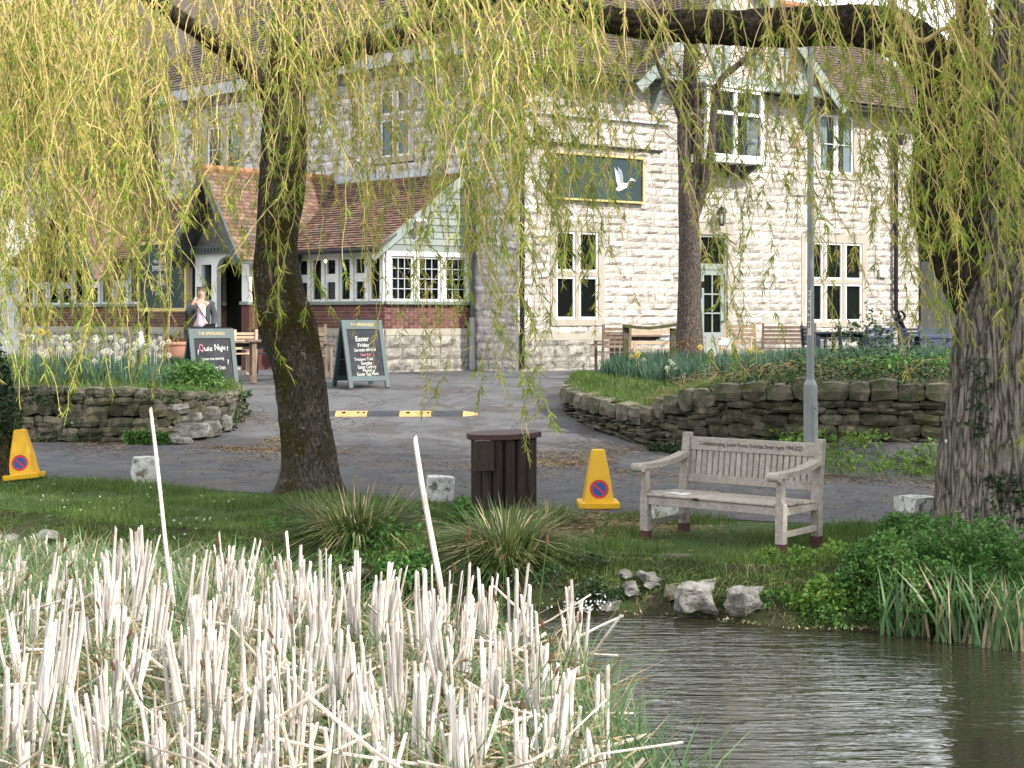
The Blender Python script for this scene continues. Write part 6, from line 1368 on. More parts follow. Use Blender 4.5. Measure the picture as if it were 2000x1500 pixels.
# tree-mounted socket box
t = MB(); q = P(1369, 556, 28.4); t.mbox(Matrix.Translation(q), .11, .07, .12); t.tube([q + Vector((.0, -.02, -.06)), q + Vector((.01, -.03, -.2)), q + Vector((-.02, -.02, -.33)), q + Vector((-.03, -.0, -.2))], .008, 5)
tag(t.build('socket_box', M['black']), 'black weatherproof socket box fixed to the bed tree trunk', 'socket box')
t = MB(); q = WB.pt(.28, .09, WB.hit(1012, 590)[1]); t.mbox(Matrix.Translation(q), .09, .02, .26); tag(t.build('notice', M['white']), 'small pale notice fixed on the corner downpipe', 'notice')

# ------------------------------------------------------------------ person by the porch
def skin_body(name, V, E, rad, m, parent, sub=2, root=0):
    me = bpy.data.meshes.new(name); me.from_pydata(V, E, []); o = link(name, me, parent, m); md = o.modifiers.new('skin', 'SKIN'); 
    for i, v in enumerate(me.skin_vertices[0].data): v.radius = rad[i] if isinstance(rad[i], tuple) else (rad[i], rad[i]); v.use_root = (i == root)
    s = o.modifiers.new('sub', 'SUBSURF'); s.levels = s.render_levels = sub; md.use_smooth_shade = True; return o
q = P(393, 715, 31.2); pr = thing('person', 'person in a dark jacket and pink top phoning by the porch', 'person', (q.x, q.y, .77), R(12))
S = 1.03
def sv(L): return [tuple(c * S for c in v) for v in L]
# pelvis0 spine1 chest2 neck3 headbase4 head5 | Lsh6 Lel7 Lwr8 Lhand9 | Rsh10 Rel11 Rwr12 Rhand13 | Lhip.. legs
V = [(0, 0, .95), (0, 0, 1.12), (0, -.01, 1.32), (0, 0, 1.45), (0, -.01, 1.52), (0, -.01, 1.62),
     (.17, 0, 1.38), (.25, .03, 1.12), (.22, -.08, .90), (.21, -.10, .82),
     (-.17, 0, 1.38), (-.26, -.10, 1.17), (-.13, -.13, 1.42), (-.09, -.11, 1.50),
     (.09, 0, .88), (.11, -.01, .50), (.11, .02, .09), (.12, -.12, .03), (-.09, 0, .88), (-.10, -.03, .50), (-.10, .01, .09), (-.11, -.13, .03)]
E = [(0, 1), (1, 2), (2, 3), (3, 4), (4, 5), (2, 6), (6, 7), (7, 8), (8, 9), (2, 10), (10, 11), (11, 12), (12, 13), (0, 14), (14, 15), (15, 16), (16, 17), (0, 18), (18, 19), (19, 20), (20, 21)]
rad = [(.13, .10), (.12, .09), (.14, .10), (.055, .055), (.065, .075), (.082, .095), .06, .042, .03, .035, .06, .042, .03, .035, .085, .058, .04, .035, .085, .058, .04, .035]
skin_body('body', sv(V), E, rad, M['skin'], pr)
Vj = [(0, .01, .90), (0, .02, 1.12), (0, .02, 1.33), (0, .02, 1.43), (.18, .01, 1.38), (.26, .03, 1.12), (.23, -.07, .93), (-.18, .01, 1.38), (-.27, -.09, 1.17), (-.15, -.13, 1.36)]
skin_body('jacket', sv(Vj), [(0, 1), (1, 2), (2, 3), (2, 4), (4, 5), (5, 6), (2, 7), (7, 8), (8, 9)], [(.21, .10), (.20, .10), (.19, .11), .085, .085, .068, .055, .085, .068, .055], M['jacket'], pr)
Vt = [(0, -.05, .88), (0, -.06, 1.1), (0, -.055, 1.3), (0, -.03, 1.4)]
skin_body('top', sv(Vt), [(0, 1), (1, 2), (2, 3)], [(.10, .088), (.095, .088), (.10, .09), .065], M['pink'], pr)
Vl = [(0, 0, .93), (.09, 0, .86), (.11, -.01, .50), (.11, .02, .12), (-.09, 0, .86), (-.10, -.03, .50), (-.10, .01, .12)]
skin_body('trousers', sv(Vl), [(0, 1), (1, 2), (2, 3), (0, 4), (4, 5), (5, 6)], [(.15, .115), .098, .07, .055, .098, .07, .055], M['jeans'], pr)
Vh = [(0, .02, 1.60), (0, .03, 1.68), (.0, .06, 1.56)]
skin_body('hair', sv(Vh), [(0, 1), (0, 2)], [(.092, .095), (.07, .08), (.06, .05)], M['hair'], pr)
t = MB(); t.bar((-.085, -.10, 1.50 * S), (-.09, -.09, 1.64 * S), .012, .05, up=(0, 1, 0)); t.build('phone', M['black'], pr)
t = MB(); t.bar((-.12, -.15, 1.42), (.17, -.17, .98), .02, .006, up=(0, 1, 0)); t.mbox(Matrix.Translation((.18, -.16, .93)), .2, .07, .15); t.build('shoulder_bag', M['black'], pr)
for s_ in (-1, 1): t = MB(); t.tube([(.03 * s_, -.100, 1.645 * S), (.03 * s_, -.112, 1.645 * S)], .008, 6); t.build('eye', M['black'], pr)
t = MB(); t.tube([(0, -.10, 1.62 * S), (0, -.125, 1.60 * S)], [.01, .014], 6); t.build('nose', M['skin'], pr, smooth=True)
t = MB(); t.tube([(-.022, -.102, 1.565 * S), (0, -.108, 1.563 * S), (.022, -.102, 1.565 * S)], .006, 6); t.build('mouth', M['terra'], pr)

# ------------------------------------------------------------------ trees
def catmull(pts, n):
    pts = np.asarray(pts, float); K = len(pts); t = np.linspace(0, K - 1.0001, n); i = t.astype(int); f = (t - i)[:, None]
    p0 = pts[np.maximum(i - 1, 0)]; p1 = pts[i]; p2 = pts[np.minimum(i + 1, K - 1)]; p3 = pts[np.minimum(i + 2, K - 1)]
    return .5 * (2 * p1 + (p2 - p0) * f + (2 * p0 - 5 * p1 + 4 * p2 - p3) * f ** 2 + (3 * p1 - p0 - 3 * p2 + p3) * f ** 3)
def bark_tube(name, ctrl, parent, m, seg=40, rings=120, amp=.02, fr=9, flare=0, lump=.04, seed=0):
    """ctrl: (x,y,z,radius) control points"""
    C = catmull(ctrl, rings); p = C[:, :3]; r = C[:, 3]; d = unit(np.gradient(p, axis=0)); ref = np.array([.05, 1, .02]); a = unit(np.cross(d, ref)); c = np.cross(d, a)
    th = np.arange(seg) * 2 * np.pi / seg; V = np.empty((rings, seg, 3)); s = np.concatenate([[0], np.cumsum(np.linalg.norm(np.diff(p, axis=0), axis=1))])
    for i in range(rings):
        for k in range(seg):
            ct, st = math.cos(th[k]), math.sin(th[k]); u = Vector((ct * fr * .32, st * fr * .32, s[i] * fr * .22 + seed))
            n1 = noise.noise(u * 1.0 * (1 + r[i])) ; n2 = 1 - abs(noise.noise(Vector((ct * fr, st * fr, s[i] * fr * .30 + seed)))) * 2; n3 = noise.noise(Vector((ct * 1.3, st * 1.3, s[i] * 1.6 + seed)))
            rr = r[i] * (1 + lump * 2 * n3) + amp * (n2 * .8 + n1 * .5)
            if flare and s[i] < .5: rr += flare * (1 - s[i] / .5) ** 2 * (.6 + .8 * math.sin(th[k] * 4 + seed))
            V[i, k] = p[i] + (a[i] * ct + c[i] * st) * rr
    i = np.arange(rings - 1)[:, None] * seg; k = np.arange(seg)[None]
    Fq = np.stack([i + k, i + seg + k, i + seg + (k + 1) % seg, i + (k + 1) % seg], -1).reshape(-1, 4)[:, ::-1]
    return link(name, np_mesh(name, V.reshape(-1, 3) - np.array(parent.location), Fq, m, True), parent)
def pc(px, py, Y, wpx): v = P(px, py, Y); return (v.x, v.y, v.z, wpx * .5 * Y / F_PX)
T1 = thing('willow_tree', 'weeping willow with leaning moss-covered trunk between the yard and the log bin', 'willow tree', tuple(P(598, 965, 16.5)), group='weeping willows')
bark_tube('trunk', [pc(600, 1000, 16.5, 150), pc(603, 950, 16.5, 120), pc(602, 880, 16.5, 99), pc(592, 790, 16.5, 93), pc(579, 710, 16.5, 94), pc(562, 640, 16.5, 108), pc(545, 575, 16.5, 96), pc(540, 490, 16.5, 78), pc(547, 400, 16.6, 84), pc(554, 300, 16.7, 88), pc(556, 200, 16.8, 80), pc(560, 110, 16.9, 66), pc(572, 0, 17, 60), pc(590, -120, 17.1, 55), pc(600, -400, 17.2, 40)], T1, M['bark'], 72, 300, .024, 8, .13)
bark_tube('limb', [pc(566, 140, 16.9, 60), pc(620, 122, 16.8, 46), pc(700, 92, 16.6, 42), pc(770, 72, 16.4, 40), pc(850, 48, 16.2, 34), pc(930, 12, 16.0, 30), pc(1010, -60, 15.8, 26), pc(1080, -200, 15.6, 20)], T1, M['bark'], 24, 110, .014, 10, seed=5)
bark_tube('limb', [pc(552, 210, 16.8, 50), pc(480, 130, 16.6, 34), pc(400, 70, 16.4, 30), pc(330, 22, 16.2, 28), pc(250, -40, 16, 24), pc(120, -160, 15.6, 20)], T1, M['bark3'], 16, 70, .012, 10, seed=8)
bark_tube('limb', [pc(575, 120, 16.9, 34), pc(600, 60, 17, 26), pc(618, 0, 17, 22), pc(640, -100, 17, 20)], T1, M['bark'], 14, 40, .01, 10, seed=2)
for q in ((748, 55), (742, 66), (762, 50)):
    v, f = rubble(300 + q[0], .5, .15); o = link('lichen', np_mesh('lichen', v * .07 + np.array(P(q[0], q[1], 16.25)) - np.array(T1.location), f, M['lichen']), T1)
T2 = thing('willow_tree', 'huge weeping willow with deeply furrowed trunk at the bank beside the white bollard', 'willow tree', tuple(P(1935, 1050, 13.3)), group='weeping willows')
bark_tube('trunk', [pc(1928, 1110, 13.3, 270), pc(1932, 1050, 13.3, 215), pc(1932, 980, 13.3, 190), pc(1930, 880, 13.3, 172), pc(1933, 790, 13.3, 158), pc(1938, 700, 13.3, 142), pc(1944, 610, 13.3, 130), pc(1958, 500, 13.4, 112), pc(1968, 380, 13.5, 95), pc(1974, 240, 13.6, 85), pc(1984, 80, 13.7, 78), pc(1995, -200, 13.8, 60)], T2, M['bark2'], 132, 320, .040, 8, .10, seed=3)
bark_tube('limb', [pc(1945, 660, 13.35, 90), pc(1905, 570, 13.4, 100), pc(1862, 480, 13.4, 104), pc(1836, 400, 13.45, 104), pc(1834, 310, 13.5, 92), pc(1838, 220, 13.55, 84), pc(1822, 130, 13.6, 92), pc(1760, 72, 13.6, 86), pc(1680, 50, 13.7, 76), pc(1580, 52, 13.8, 70), pc(1470, 56, 13.9, 66), pc(1360, 52, 14.0, 60), pc(1260, 48, 14.1, 50), pc(1150, 30, 14.2, 40), pc(1030, -10, 14.3, 32), pc(900, -90, 14.4, 24)], T2, M['bark3'], 44, 320, .026, 11, seed=6)
bark_tube('limb', [pc(1836, 240, 13.6, 50), pc(1880, 120, 13.7, 56), pc(1900, 0, 13.8, 50), pc(1910, -150, 13.9, 40)], T2, M['bark3'], 18, 60, .015, 10, seed=9)
bark_tube('limb', [pc(1730, -30, 13.0, 12), pc(1760, 40, 12.9, 14), pc(1800, 80, 12.8, 10), pc(1860, 55, 12.8, 8), pc(1930, 130, 12.7, 8), pc(1975, 190, 12.6, 7), pc(2040, 260, 12.5, 6)], T2, M['twig'], 8, 60, .002, 10, seed=9)
T0 = thing('willow_tree', 'ivy-clad willow trunk cut by the frame edge with a yellow cone leaning beside it', 'willow tree', tuple(P(2, 935, 18.4)), group='weeping willows')
bark_tube('trunk', [pc(4, 960, 17.9, 110), pc(0, 920, 17.9, 86), pc(-8, 850, 18.0, 76), pc(-22, 770, 18.2, 68), pc(-48, 660, 18.4, 62), pc(-80, 500, 18.4, 58), pc(-100, 200, 18.4, 55), pc(-110, -200, 18.4, 50)], T0, M['bark3'], 36, 130, .02, 10, .06, seed=12)
n = 620; t_ = rng.random(n); a = rng.uniform(-2.6, .4, n); c0 = np.array([P(10 - 44 * f ** 1.5, 935 - 260 * f, 18.0) for f in t_]); rr = .27 - .08 * t_
pts = c0 + np.stack([np.cos(a) * rr, np.sin(a) * rr, 0 * a], 1); V, Fq = sprays(pts, .05, 4, wid=.8); o = link('ivy', np_mesh('ivy', V - np.array(T0.location), Fq, M['ivy']), T0); o['kind'] = 'stuff'
n = 160; pts = np.array([tuple(P(1900 + rnd.gauss(60, 22), rnd.uniform(930, 1040), 13.3 - .42)) for _ in range(n)] + [tuple(P(1915 + rnd.gauss(0, 12), rnd.uniform(700, 860), 12.95)) for _ in range(60)]); V, Fq = sprays(pts, .035, 4, wid=.8); o = link('ivy', np_mesh('ivy', V - np.array(T2.location), Fq, M['ivy']), T2); o['kind'] = 'stuff'
t = MB(); 
for q in ((1873, 822), (1893, 824), (1886, 880), (1885, 916), (1874, 932), (1860, 955), (1880, 960), (1848, 862)): t.lathe([(0, -.02), (.012, -.008), (.012, .008), (0, .02)], tuple(P(q[0], q[1], 12.96 + abs(q[0] - 1930) * .003)), 6)
t.build('lichen_spots', M['birdlime'], T2, world=True); T2.children[-1]['kind'] = 'stuff'
TB = thing('bed_tree', 'forked brown-barked tree standing in the daffodil bed before the pub', 'tree', tuple(P(1347, 700, 28.3)))
bark_tube('trunk', [pc(1346, 730, 28.3, 74), pc(1346, 680, 28.3, 58), pc(1346, 600, 28.3, 46), pc(1347, 500, 28.3, 42), pc(1344, 400, 28.3, 36), pc(1338, 330, 28.3, 26), pc(1334, 240, 28.3, 20), pc(1340, 150, 28.3, 15), pc(1346, 60, 28.3, 16), pc(1340, -40, 28.3, 10)], TB, M['bark4'], 30, 160, .012, 9, seed=4)
bark_tube('limb', [pc(1346, 430, 28.3, 24), pc(1360, 360, 28.3, 19), pc(1364, 280, 28.2, 17), pc(1360, 200, 28.2, 14), pc(1352, 120, 28.2, 14), pc(1360, 20, 28.2, 9)], TB, M['bark4'], 14, 70, .01, 9, seed=1)
bark_tube('limb', [pc(1352, 440, 28.25, 20), pc(1376, 360, 28.2, 17), pc(1388, 300, 28.1, 15), pc(1395, 210, 28.1, 13), pc(1406, 160, 28, 11), pc(1440, 128, 28, 11), pc(1486, 88, 27.9, 9), pc(1530, 20, 27.8, 5)], TB, M['bark4'], 14, 80, .01, 9, seed=7)
bark_tube('limb', [pc(1338, 250, 28.3, 18), pc(1316, 190, 28.2, 14), pc(1296, 150, 28.1, 11), pc(1280, 110, 28.1, 8), pc(1262, 40, 28, 5)], TB, M['bark4'], 12, 60, .006, 9, seed=7)
def twigs(parent, starts, n, m, L=(.5, 1.4), leafm=None):
    vs = []
    for _ in range(n):
        s = starts[rnd.randrange(len(starts))]; p = np.array(P(s[0] + rnd.uniform(-12, 12), s[1] + rnd.uniform(-20, 20), s[2])); d = np.array([rnd.uniform(-1, 1), rnd.uniform(-.6, .6), rnd.uniform(-.2, .8)]); q = [p]
        for k in range(7): d = d / np.linalg.norm(d) + np.array([rnd.gauss(0, .25), rnd.gauss(0, .25), rnd.gauss(0.02, .25)]); q.append(q[-1] + d / np.linalg.norm(d) * rnd.uniform(*L) / 7)
        vs.append(tube_np(np.array(q), np.linspace(.010, .003, 8), 3))
    V, Fq = join(vs); o = link('twigs', np_mesh('twigs', V - np.array(parent.location), Fq, m), parent); o['kind'] = 'stuff'
twigs(TB, [(1340, 200, 28.2), (1330, 150, 28.2), (1300, 150, 28.1), (1400, 180, 28), (1450, 120, 28), (1490, 90, 28), (1360, 120, 28.2), (1330, 260, 28.2), (1480, 120, 28)], 150, M['bark4'])

# ---- hanging willow whips
LEAFK = (0, .3, .7, 1)
def whip(tip, ztop, drift, r, leafy=40, yel=.25):
    """returns verts, quads, material ids of one hanging whip with its side whips"""
    L = max(ztop - tip[2], .4); n = max(8, int(L / .12)); d = np.array([r.normal(0, .4) + drift * 2, r.normal(0, .3), -.7]); q = [np.zeros(3)]; st = L * 1.03 / n
    sway = r.normal(0, .10, 2); 
    for k in range(n):
        d = unit(d + r.normal(0, .19, 3) * np.array([1, 1, .3]) + (np.array([drift + sway[0] * math.sin(k * .5), sway[1], -1]) - d) * .25); q.append(q[-1] + d * st)
    q = np.array(q); q += np.array(tip) - q[-1]
    lines = [(q, np.linspace(.0065, .0022, len(q)))]
    for _ in range(r.integers(0, 3) + int(L > 2)):
        k = r.integers(1, max(2, int(n * .75))); m = int(min(n - k, r.integers(5, 16))); d = unit(np.array([r.normal(0, .9), r.normal(0, .6), -.5])); s = [q[k]]
        for j in range(m): d = unit(d + r.normal(0, .15, 3) + (np.array([drift, 0, -1]) - d) * .25); s.append(s[-1] + d * st)
        lines.append((np.array(s), np.linspace(.004, .0018, len(s))))
    Vs, Fs, Ms = [], [], []; b = 0
    isy = r.random() < yel
    for s, rad in lines:
        v, f = tube_np(s, rad * 1.15, 3); Vs.append(v); Fs.append(f + b); Ms.append(np.zeros(len(f), int)); b += len(v)
        Lk = (len(s) - 1) * st; N = max(6, int(Lk * leafy)); nc = max(3, N // 4); cc = np.sort(r.beta(1.15, .9, nc)); t = np.clip(cc[r.integers(0, nc, N)] + r.normal(0, .012, N), 0, 1) * (len(s) - 1.001); i = t.astype(int); fr = (t - i)[:, None]; p = s[i] * (1 - fr) + s[i + 1] * fr; ax = unit(s[i + 1] - s[i])
        az = r.uniform(0, 2 * np.pi, N); rad_ = unit(np.stack([np.cos(az), np.sin(az), r.uniform(-.3, .3, N)], 1)); dd = unit(ax * r.uniform(.1, .9, N)[:, None] + rad_ * r.uniform(.5, 1, N)[:, None])
        ln = r.uniform(.028, .075, N) * (1.0 if not isy else .75); wd = ln * r.uniform(.12, .18, N) * (1 if not isy else 1.25); bend = ax * .45 + np.array([0, 0, -.3]) + r.normal(0, .28, (N, 3))
        v, f = ribbons(p, dd, ln, wd, bend, unit(np.cross(dd, r.normal(size=(N, 3)))), (.35, 1, .85, .08), LEAFK); Vs.append(v); Fs.append(f + b); b += len(v)
        mm = np.where(r.random(N) < (.8 if isy else .12), 2, 1); Ms.append(np.repeat(mm, 3))
    return np.concatenate(Vs), np.concatenate(Fs), np.concatenate(Ms)
WM = [M['twig'], M['wleaf'], M['wyel']]
TIPX = [-60, 0, 60, 100, 180, 240, 300, 360, 400, 470, 520, 600, 680, 760, 830, 870, 930, 1000, 1060, 1120, 1180, 1260, 1330, 1400, 1450, 1500, 1560, 1620, 1680, 1740, 1780, 1860, 1920, 1980, 2060]
TIPY = [740, 700, 770, 820, 720, 760, 740, 620, 520, 560, 420, 470, 520, 640, 780, 720, 640, 600, 560, 620, 470, 400, 420, 560, 640, 420, 470, 620, 470, 520, 600, 660, 640, 760, 700]
def place_whips(tree, n, x0, x1, Y0, Y1, parts, power=.8, lo=.25, yel=.25, leafy=38, extra=None, dens=None):
    r = np.random.default_rng(int(abs(x0) + n)); items = []
    for _ in range(n):
        px = r.uniform(x0, x1)
        if dens is not None:
            while r.random() > np.interp(px, *dens): px = r.uniform(x0, x1)
        if r.random() < .7: cw = 46; px = px + (round(px / cw) * cw + 9 * math.sin(round(px / cw) * 2.7) - px) * r.uniform(.5, 1)      # whips hang in bunches
        mx = np.interp(px, TIPX, TIPY); ty = mx * (lo + (1 - lo) * r.random() ** power) ; items.append((px, ty, r.uniform(Y0, Y1)))
    items = (extra or []) + items; rest = []; base = np.array(tree.location)
    for k, (px, ty, Y) in enumerate(items):
        zt = CZ + (HZ + 60) * Y / F_PX + r.uniform(0, .8); V, Fq, mi = whip(tuple(P(px, ty, Y)), zt, r.normal(.09, .12), r, leafy * 1.25 * r.uniform(.55, 1.35), yel)
        if k < parts:
            o = link('hanging_branch', np_mesh('hanging_branch', V - base, Fq, WM, midx=mi), tree)
        else: rest.append((V, Fq, mi))
    if rest:
        b = 0; Fs = []
        for V, Fq, mi in rest: Fs.append(Fq + b); b += len(V)
        o = link('hanging_foliage', np_mesh('hanging_foliage', np.concatenate([v for v, _, _ in rest]) - base, np.concatenate(Fs), WM, midx=np.concatenate([m_ for _, _, m_ in rest])), tree); o['kind'] = 'stuff'
dens1 = ([-60, 300, 360, 470, 520, 600, 700, 900, 960, 1200, 1260], [1, 1, .6, .5, .6, .5, .3, .35, .7, .8, .5])
dens2 = ([1150, 1260, 1320, 1400, 1480, 1560, 1640, 1760, 1800, 2050], [.7, .2, .25, .4, .15, .35, .3, .15, .55, 1])
place_whips(T1, 230, -60, 1000, 13.6, 18.5, 290, dens=dens1, yel=.38, leafy=40, extra=[(843, 800, 15), (832, 770, 15.2), (850, 775, 15.1), (838, 740, 15), (120, 815, 14), (128, 820, 14.1), (150, 760, 14.2), (40, 800, 14.1), (30, 740, 14.2), (298, 775, 14.5), (305, 740, 14.6), (496, 640, 15), (506, 632, 15.05), (515, 620, 15.1), (592, 640, 15), (572, 740, 15.2), (690, 650, 16), (722, 700, 15.5), (730, 720, 15.6), (820, 812, 15.5), (930, 800, 15.5), (330, 700, 14.6), (350, 670, 14.7), (222, 770, 14.3)])
place_whips(T2, 150, 940, 2060, 11.6, 15.5, 290, dens=([940, 1150] + dens2[0][1:], [.9, .9] + dens2[1][1:]), yel=.2, leafy=44, extra=[(1036, 900, 13.0), (1030, 850, 13.0), (1045, 820, 13.1), (1026, 800, 13.1), (1022, 740, 13), (1034, 760, 13.05), (1018, 700, 13.1), (1466, 735, 13), (1460, 690, 13.05), (1472, 640, 13), (1450, 650, 13.1), (1996, 860, 12.2), (1990, 740, 12.3), (1962, 735, 12.3), (1770, 735, 12.8), (1760, 690, 12.9), (1815, 668, 12.6), (1870, 668, 12.5), (1905, 680, 12.5), (1640, 640, 13), (1632, 560, 13), (1436, 560, 13.2), (1090, 640, 13.4), (1080, 560, 13.4), (1100, 560, 13.4), (1012, 640, 13.3), (1150, 690, 13.6)])
place_whips(T0, 45, -60, 240, 15.5, 19, 90, yel=.35)
# extra dense short foliage towards the top of the view
place_whips(T1, 60, -60, 640, 14, 19, 0, lo=.05, power=1.2, yel=.35, leafy=42)
place_whips(T1, 45, 640, 1260, 13.5, 17, 0, lo=.02, power=1.5, yel=.3, leafy=42)
place_whips(T2, 40, 1780, 2060, 11.5, 14.5, 0, lo=.1, power=1, yel=.2, leafy=42)

# ---- crowns above the view: limbs and leaf sprays
def crown(tree, c, r_, n, size=.22, limbs=5, m='wleaf', root=None):
    p = rdirs(n) * (rng.random((n, 1)) ** .4) * np.array(r_) + np.array(c)
    k = np.array([noise.noise(Vector(q * .7)) for q in p]); p = p[k > -.15]
    V, Fq = sprays(p, size, 5, wid=.22, tilt=-.6); o = link('crown', np_mesh('crown', V - np.array(tree.location), Fq, M[m]), tree); o['kind'] = 'stuff'
    root = Vector(root) if root else Vector((tree.location.x, tree.location.y, c[2] - r_[2]))
    for j in range(limbs):
        a = 2 * math.pi * j / limbs + .4; e = Vector(c) + Vector((math.cos(a) * r_[0] * .75, math.sin(a) * r_[1] * .75, r_[2] * .2)); mid = (root + e) / 2 + Vector((0, 0, r_[2] * .5))
        t = MB(); t.tube([root, mid, e], [.11, .07, .03], 8); t.build('limb', M['bark3'], tree, world=True)
crown(T1, (-3.5, 17.5, 8.2), (4.5, 2.5, 1.8), 1500, root=P(600, -400, 17.2))
crown(T2, (5.2, 13.5, 8.4), (3.2, 3.5, 2.0), 3800, root=P(1995, -200, 13.8))
T3 = thing('willow_tree', 'another willow beyond the frame edge whose crown shades the bench', 'willow tree', (10.2, 10.8, 0), group='weeping willows')
t = MB(); t.tube([(10.2, 10.8, -.1), (10.1, 10.8, 2.5), (9.8, 11.0, 5.2), (9.6, 11, 7)], [.42, .34, .28, .2], 16); t.build('trunk', M['bark2'], T3, world=True)
crown(T3, (9.6, 12.2, 8.2), (4.2, 4.0, 2.2), 6500, root=(9.6, 11, 6.5)); crown(T3, (11.3, 8.3, 7.4), (3.2, 2.9, 1.9), 4200, root=(9.8, 11, 5.5)); crown(T3, (8.6, 7.8, 9.2), (2.2, 1.7, 1.0), 1500, root=(9.6, 11, 6.8))

# dark evergreen growth beyond the pub end and behind it
def evergreen(lab, c, r_, n, size, m='conifer', trunkr=.2, nm='evergreen_tree'):
    th = thing(nm, lab, 'tree', (c[0], c[1], .8)); p = rdirs(n) * (rng.random((n, 1)) ** .3) * np.array(r_) + np.array(c)
    k = np.array([noise.noise(Vector(q * .9)) for q in p]); p = p[k > -.12]
    V, Fq = sprays(p, size, 5, wid=.5); o = link('crown', np_mesh('crown', V - np.array(th.location), Fq, M[m]), th); o['kind'] = 'stuff'
    t = MB(); t.tube([(c[0], c[1], .6), (c[0] + .1, c[1], c[2] + r_[2] * .5)], [trunkr, trunkr * .3], 8); t.build('trunk', M['bark3'], th, world=True)
evergreen('dark evergreen behind the board fence beside the pub end', (13.2, 41, 5.8), (1.9, 2, 4.4), 3600, .26)
evergreen('tall dark evergreen further behind the furrowed trunk', (16.2, 43, 6.5), (2.1, 2.5, 5.6), 3600, .3)
evergreen('small sunlit bush on the hillside gap', (17.5, 60, 3.2), (3, 2, 2.2), 1200, .3, 'herb')
evergreen('dark tree filling the gap past the low outbuilding', (-18, 52, 7), (6, 3, 6.5), 8000, .4)
evergreen('broad dark tree rising behind the low outbuilding', (-10.5, 50, 9.5), (5, 2.5, 5.5), 8000, .36)

# ------------------------------------------------------------------ reed bed
def stalk_mesh(seed):
    r = np.random.default_rng(seed); K = 6; z = np.linspace(0, 1, K); bend = np.cumsum(r.normal(0, .7, (K, 2)), 0) * .55; bend -= bend[0]; n = 6; V = []
    for k in range(K):
        rr = 1.0 - .25 * z[k] + (.12 * r.random() if 0 < k < K - 1 else 0)
        for j in range(n): a = 2 * math.pi * j / n; V.append((bend[k, 0] + rr * math.cos(a), bend[k, 1] + rr * .55 * math.sin(a), z[k] + (.012 * math.cos(a + seed) if k == K - 1 else 0)))
    Fq = [(k * n + j, k * n + (j + 1) % n, (k + 1) * n + (j + 1) % n, (k + 1) * n + j) for k in range(K - 1) for j in range(n)]; Fq += [((K - 1) * n, (K - 1) * n + 1, (K - 1) * n + 2, (K - 1) * n + 3), ((K - 1) * n, (K - 1) * n + 3, (K - 1) * n + 4, (K - 1) * n + 5)]
    return np.array(V), np.array(Fq)
STK = [stalk_mesh(i) for i in range(12)]
def stalk_m(base, d, h, rad, r):
    d = Vector(d).normalized(); a = d.cross(Vector((0, 1, 0))).normalized(); c = d.cross(a); return frame_m(base, a, c, d, rad, rad, h)
def in_bed(x, y):
    xr = np.interp(y, [4, 6, 7.7, 9.0, 9.6, 10.2, 11, 12, 15], [.40, .42, .50, .45, -.1, -.75, -1.3, -1.7, -3.2]); return (x < xr) & (y < bank_y(x) - .12)
def clump(px, py_top, Y, n, h, lean, lab, grp, rad=.0085, spread=.05, fan=.075):
    top = P(px, py_top, Y); h = h if h else top.z - ZW; base = Vector((top.x - lean * h, Y, ZW - .02)); th = thing('bulrush_clump', lab, 'bulrush', tuple(base), group=grp); ms = []
    for i in range(n):
        hh = (h + .02) * (1 if i == 0 else rnd.uniform(.62, 1.0)); b = base + Vector((rnd.gauss(0, spread * .45), rnd.gauss(0, spread * .6), 0)); dd = Vector((lean + rnd.gauss(0, fan * .6), rnd.gauss(0, .06), 1))
        ms.append(stalk_m(b, dd, hh, rad * rnd.uniform(.65, 1.25), rnd))
    place('stalk', STK, 'stk', M['reed'], ms, th, 99); return th
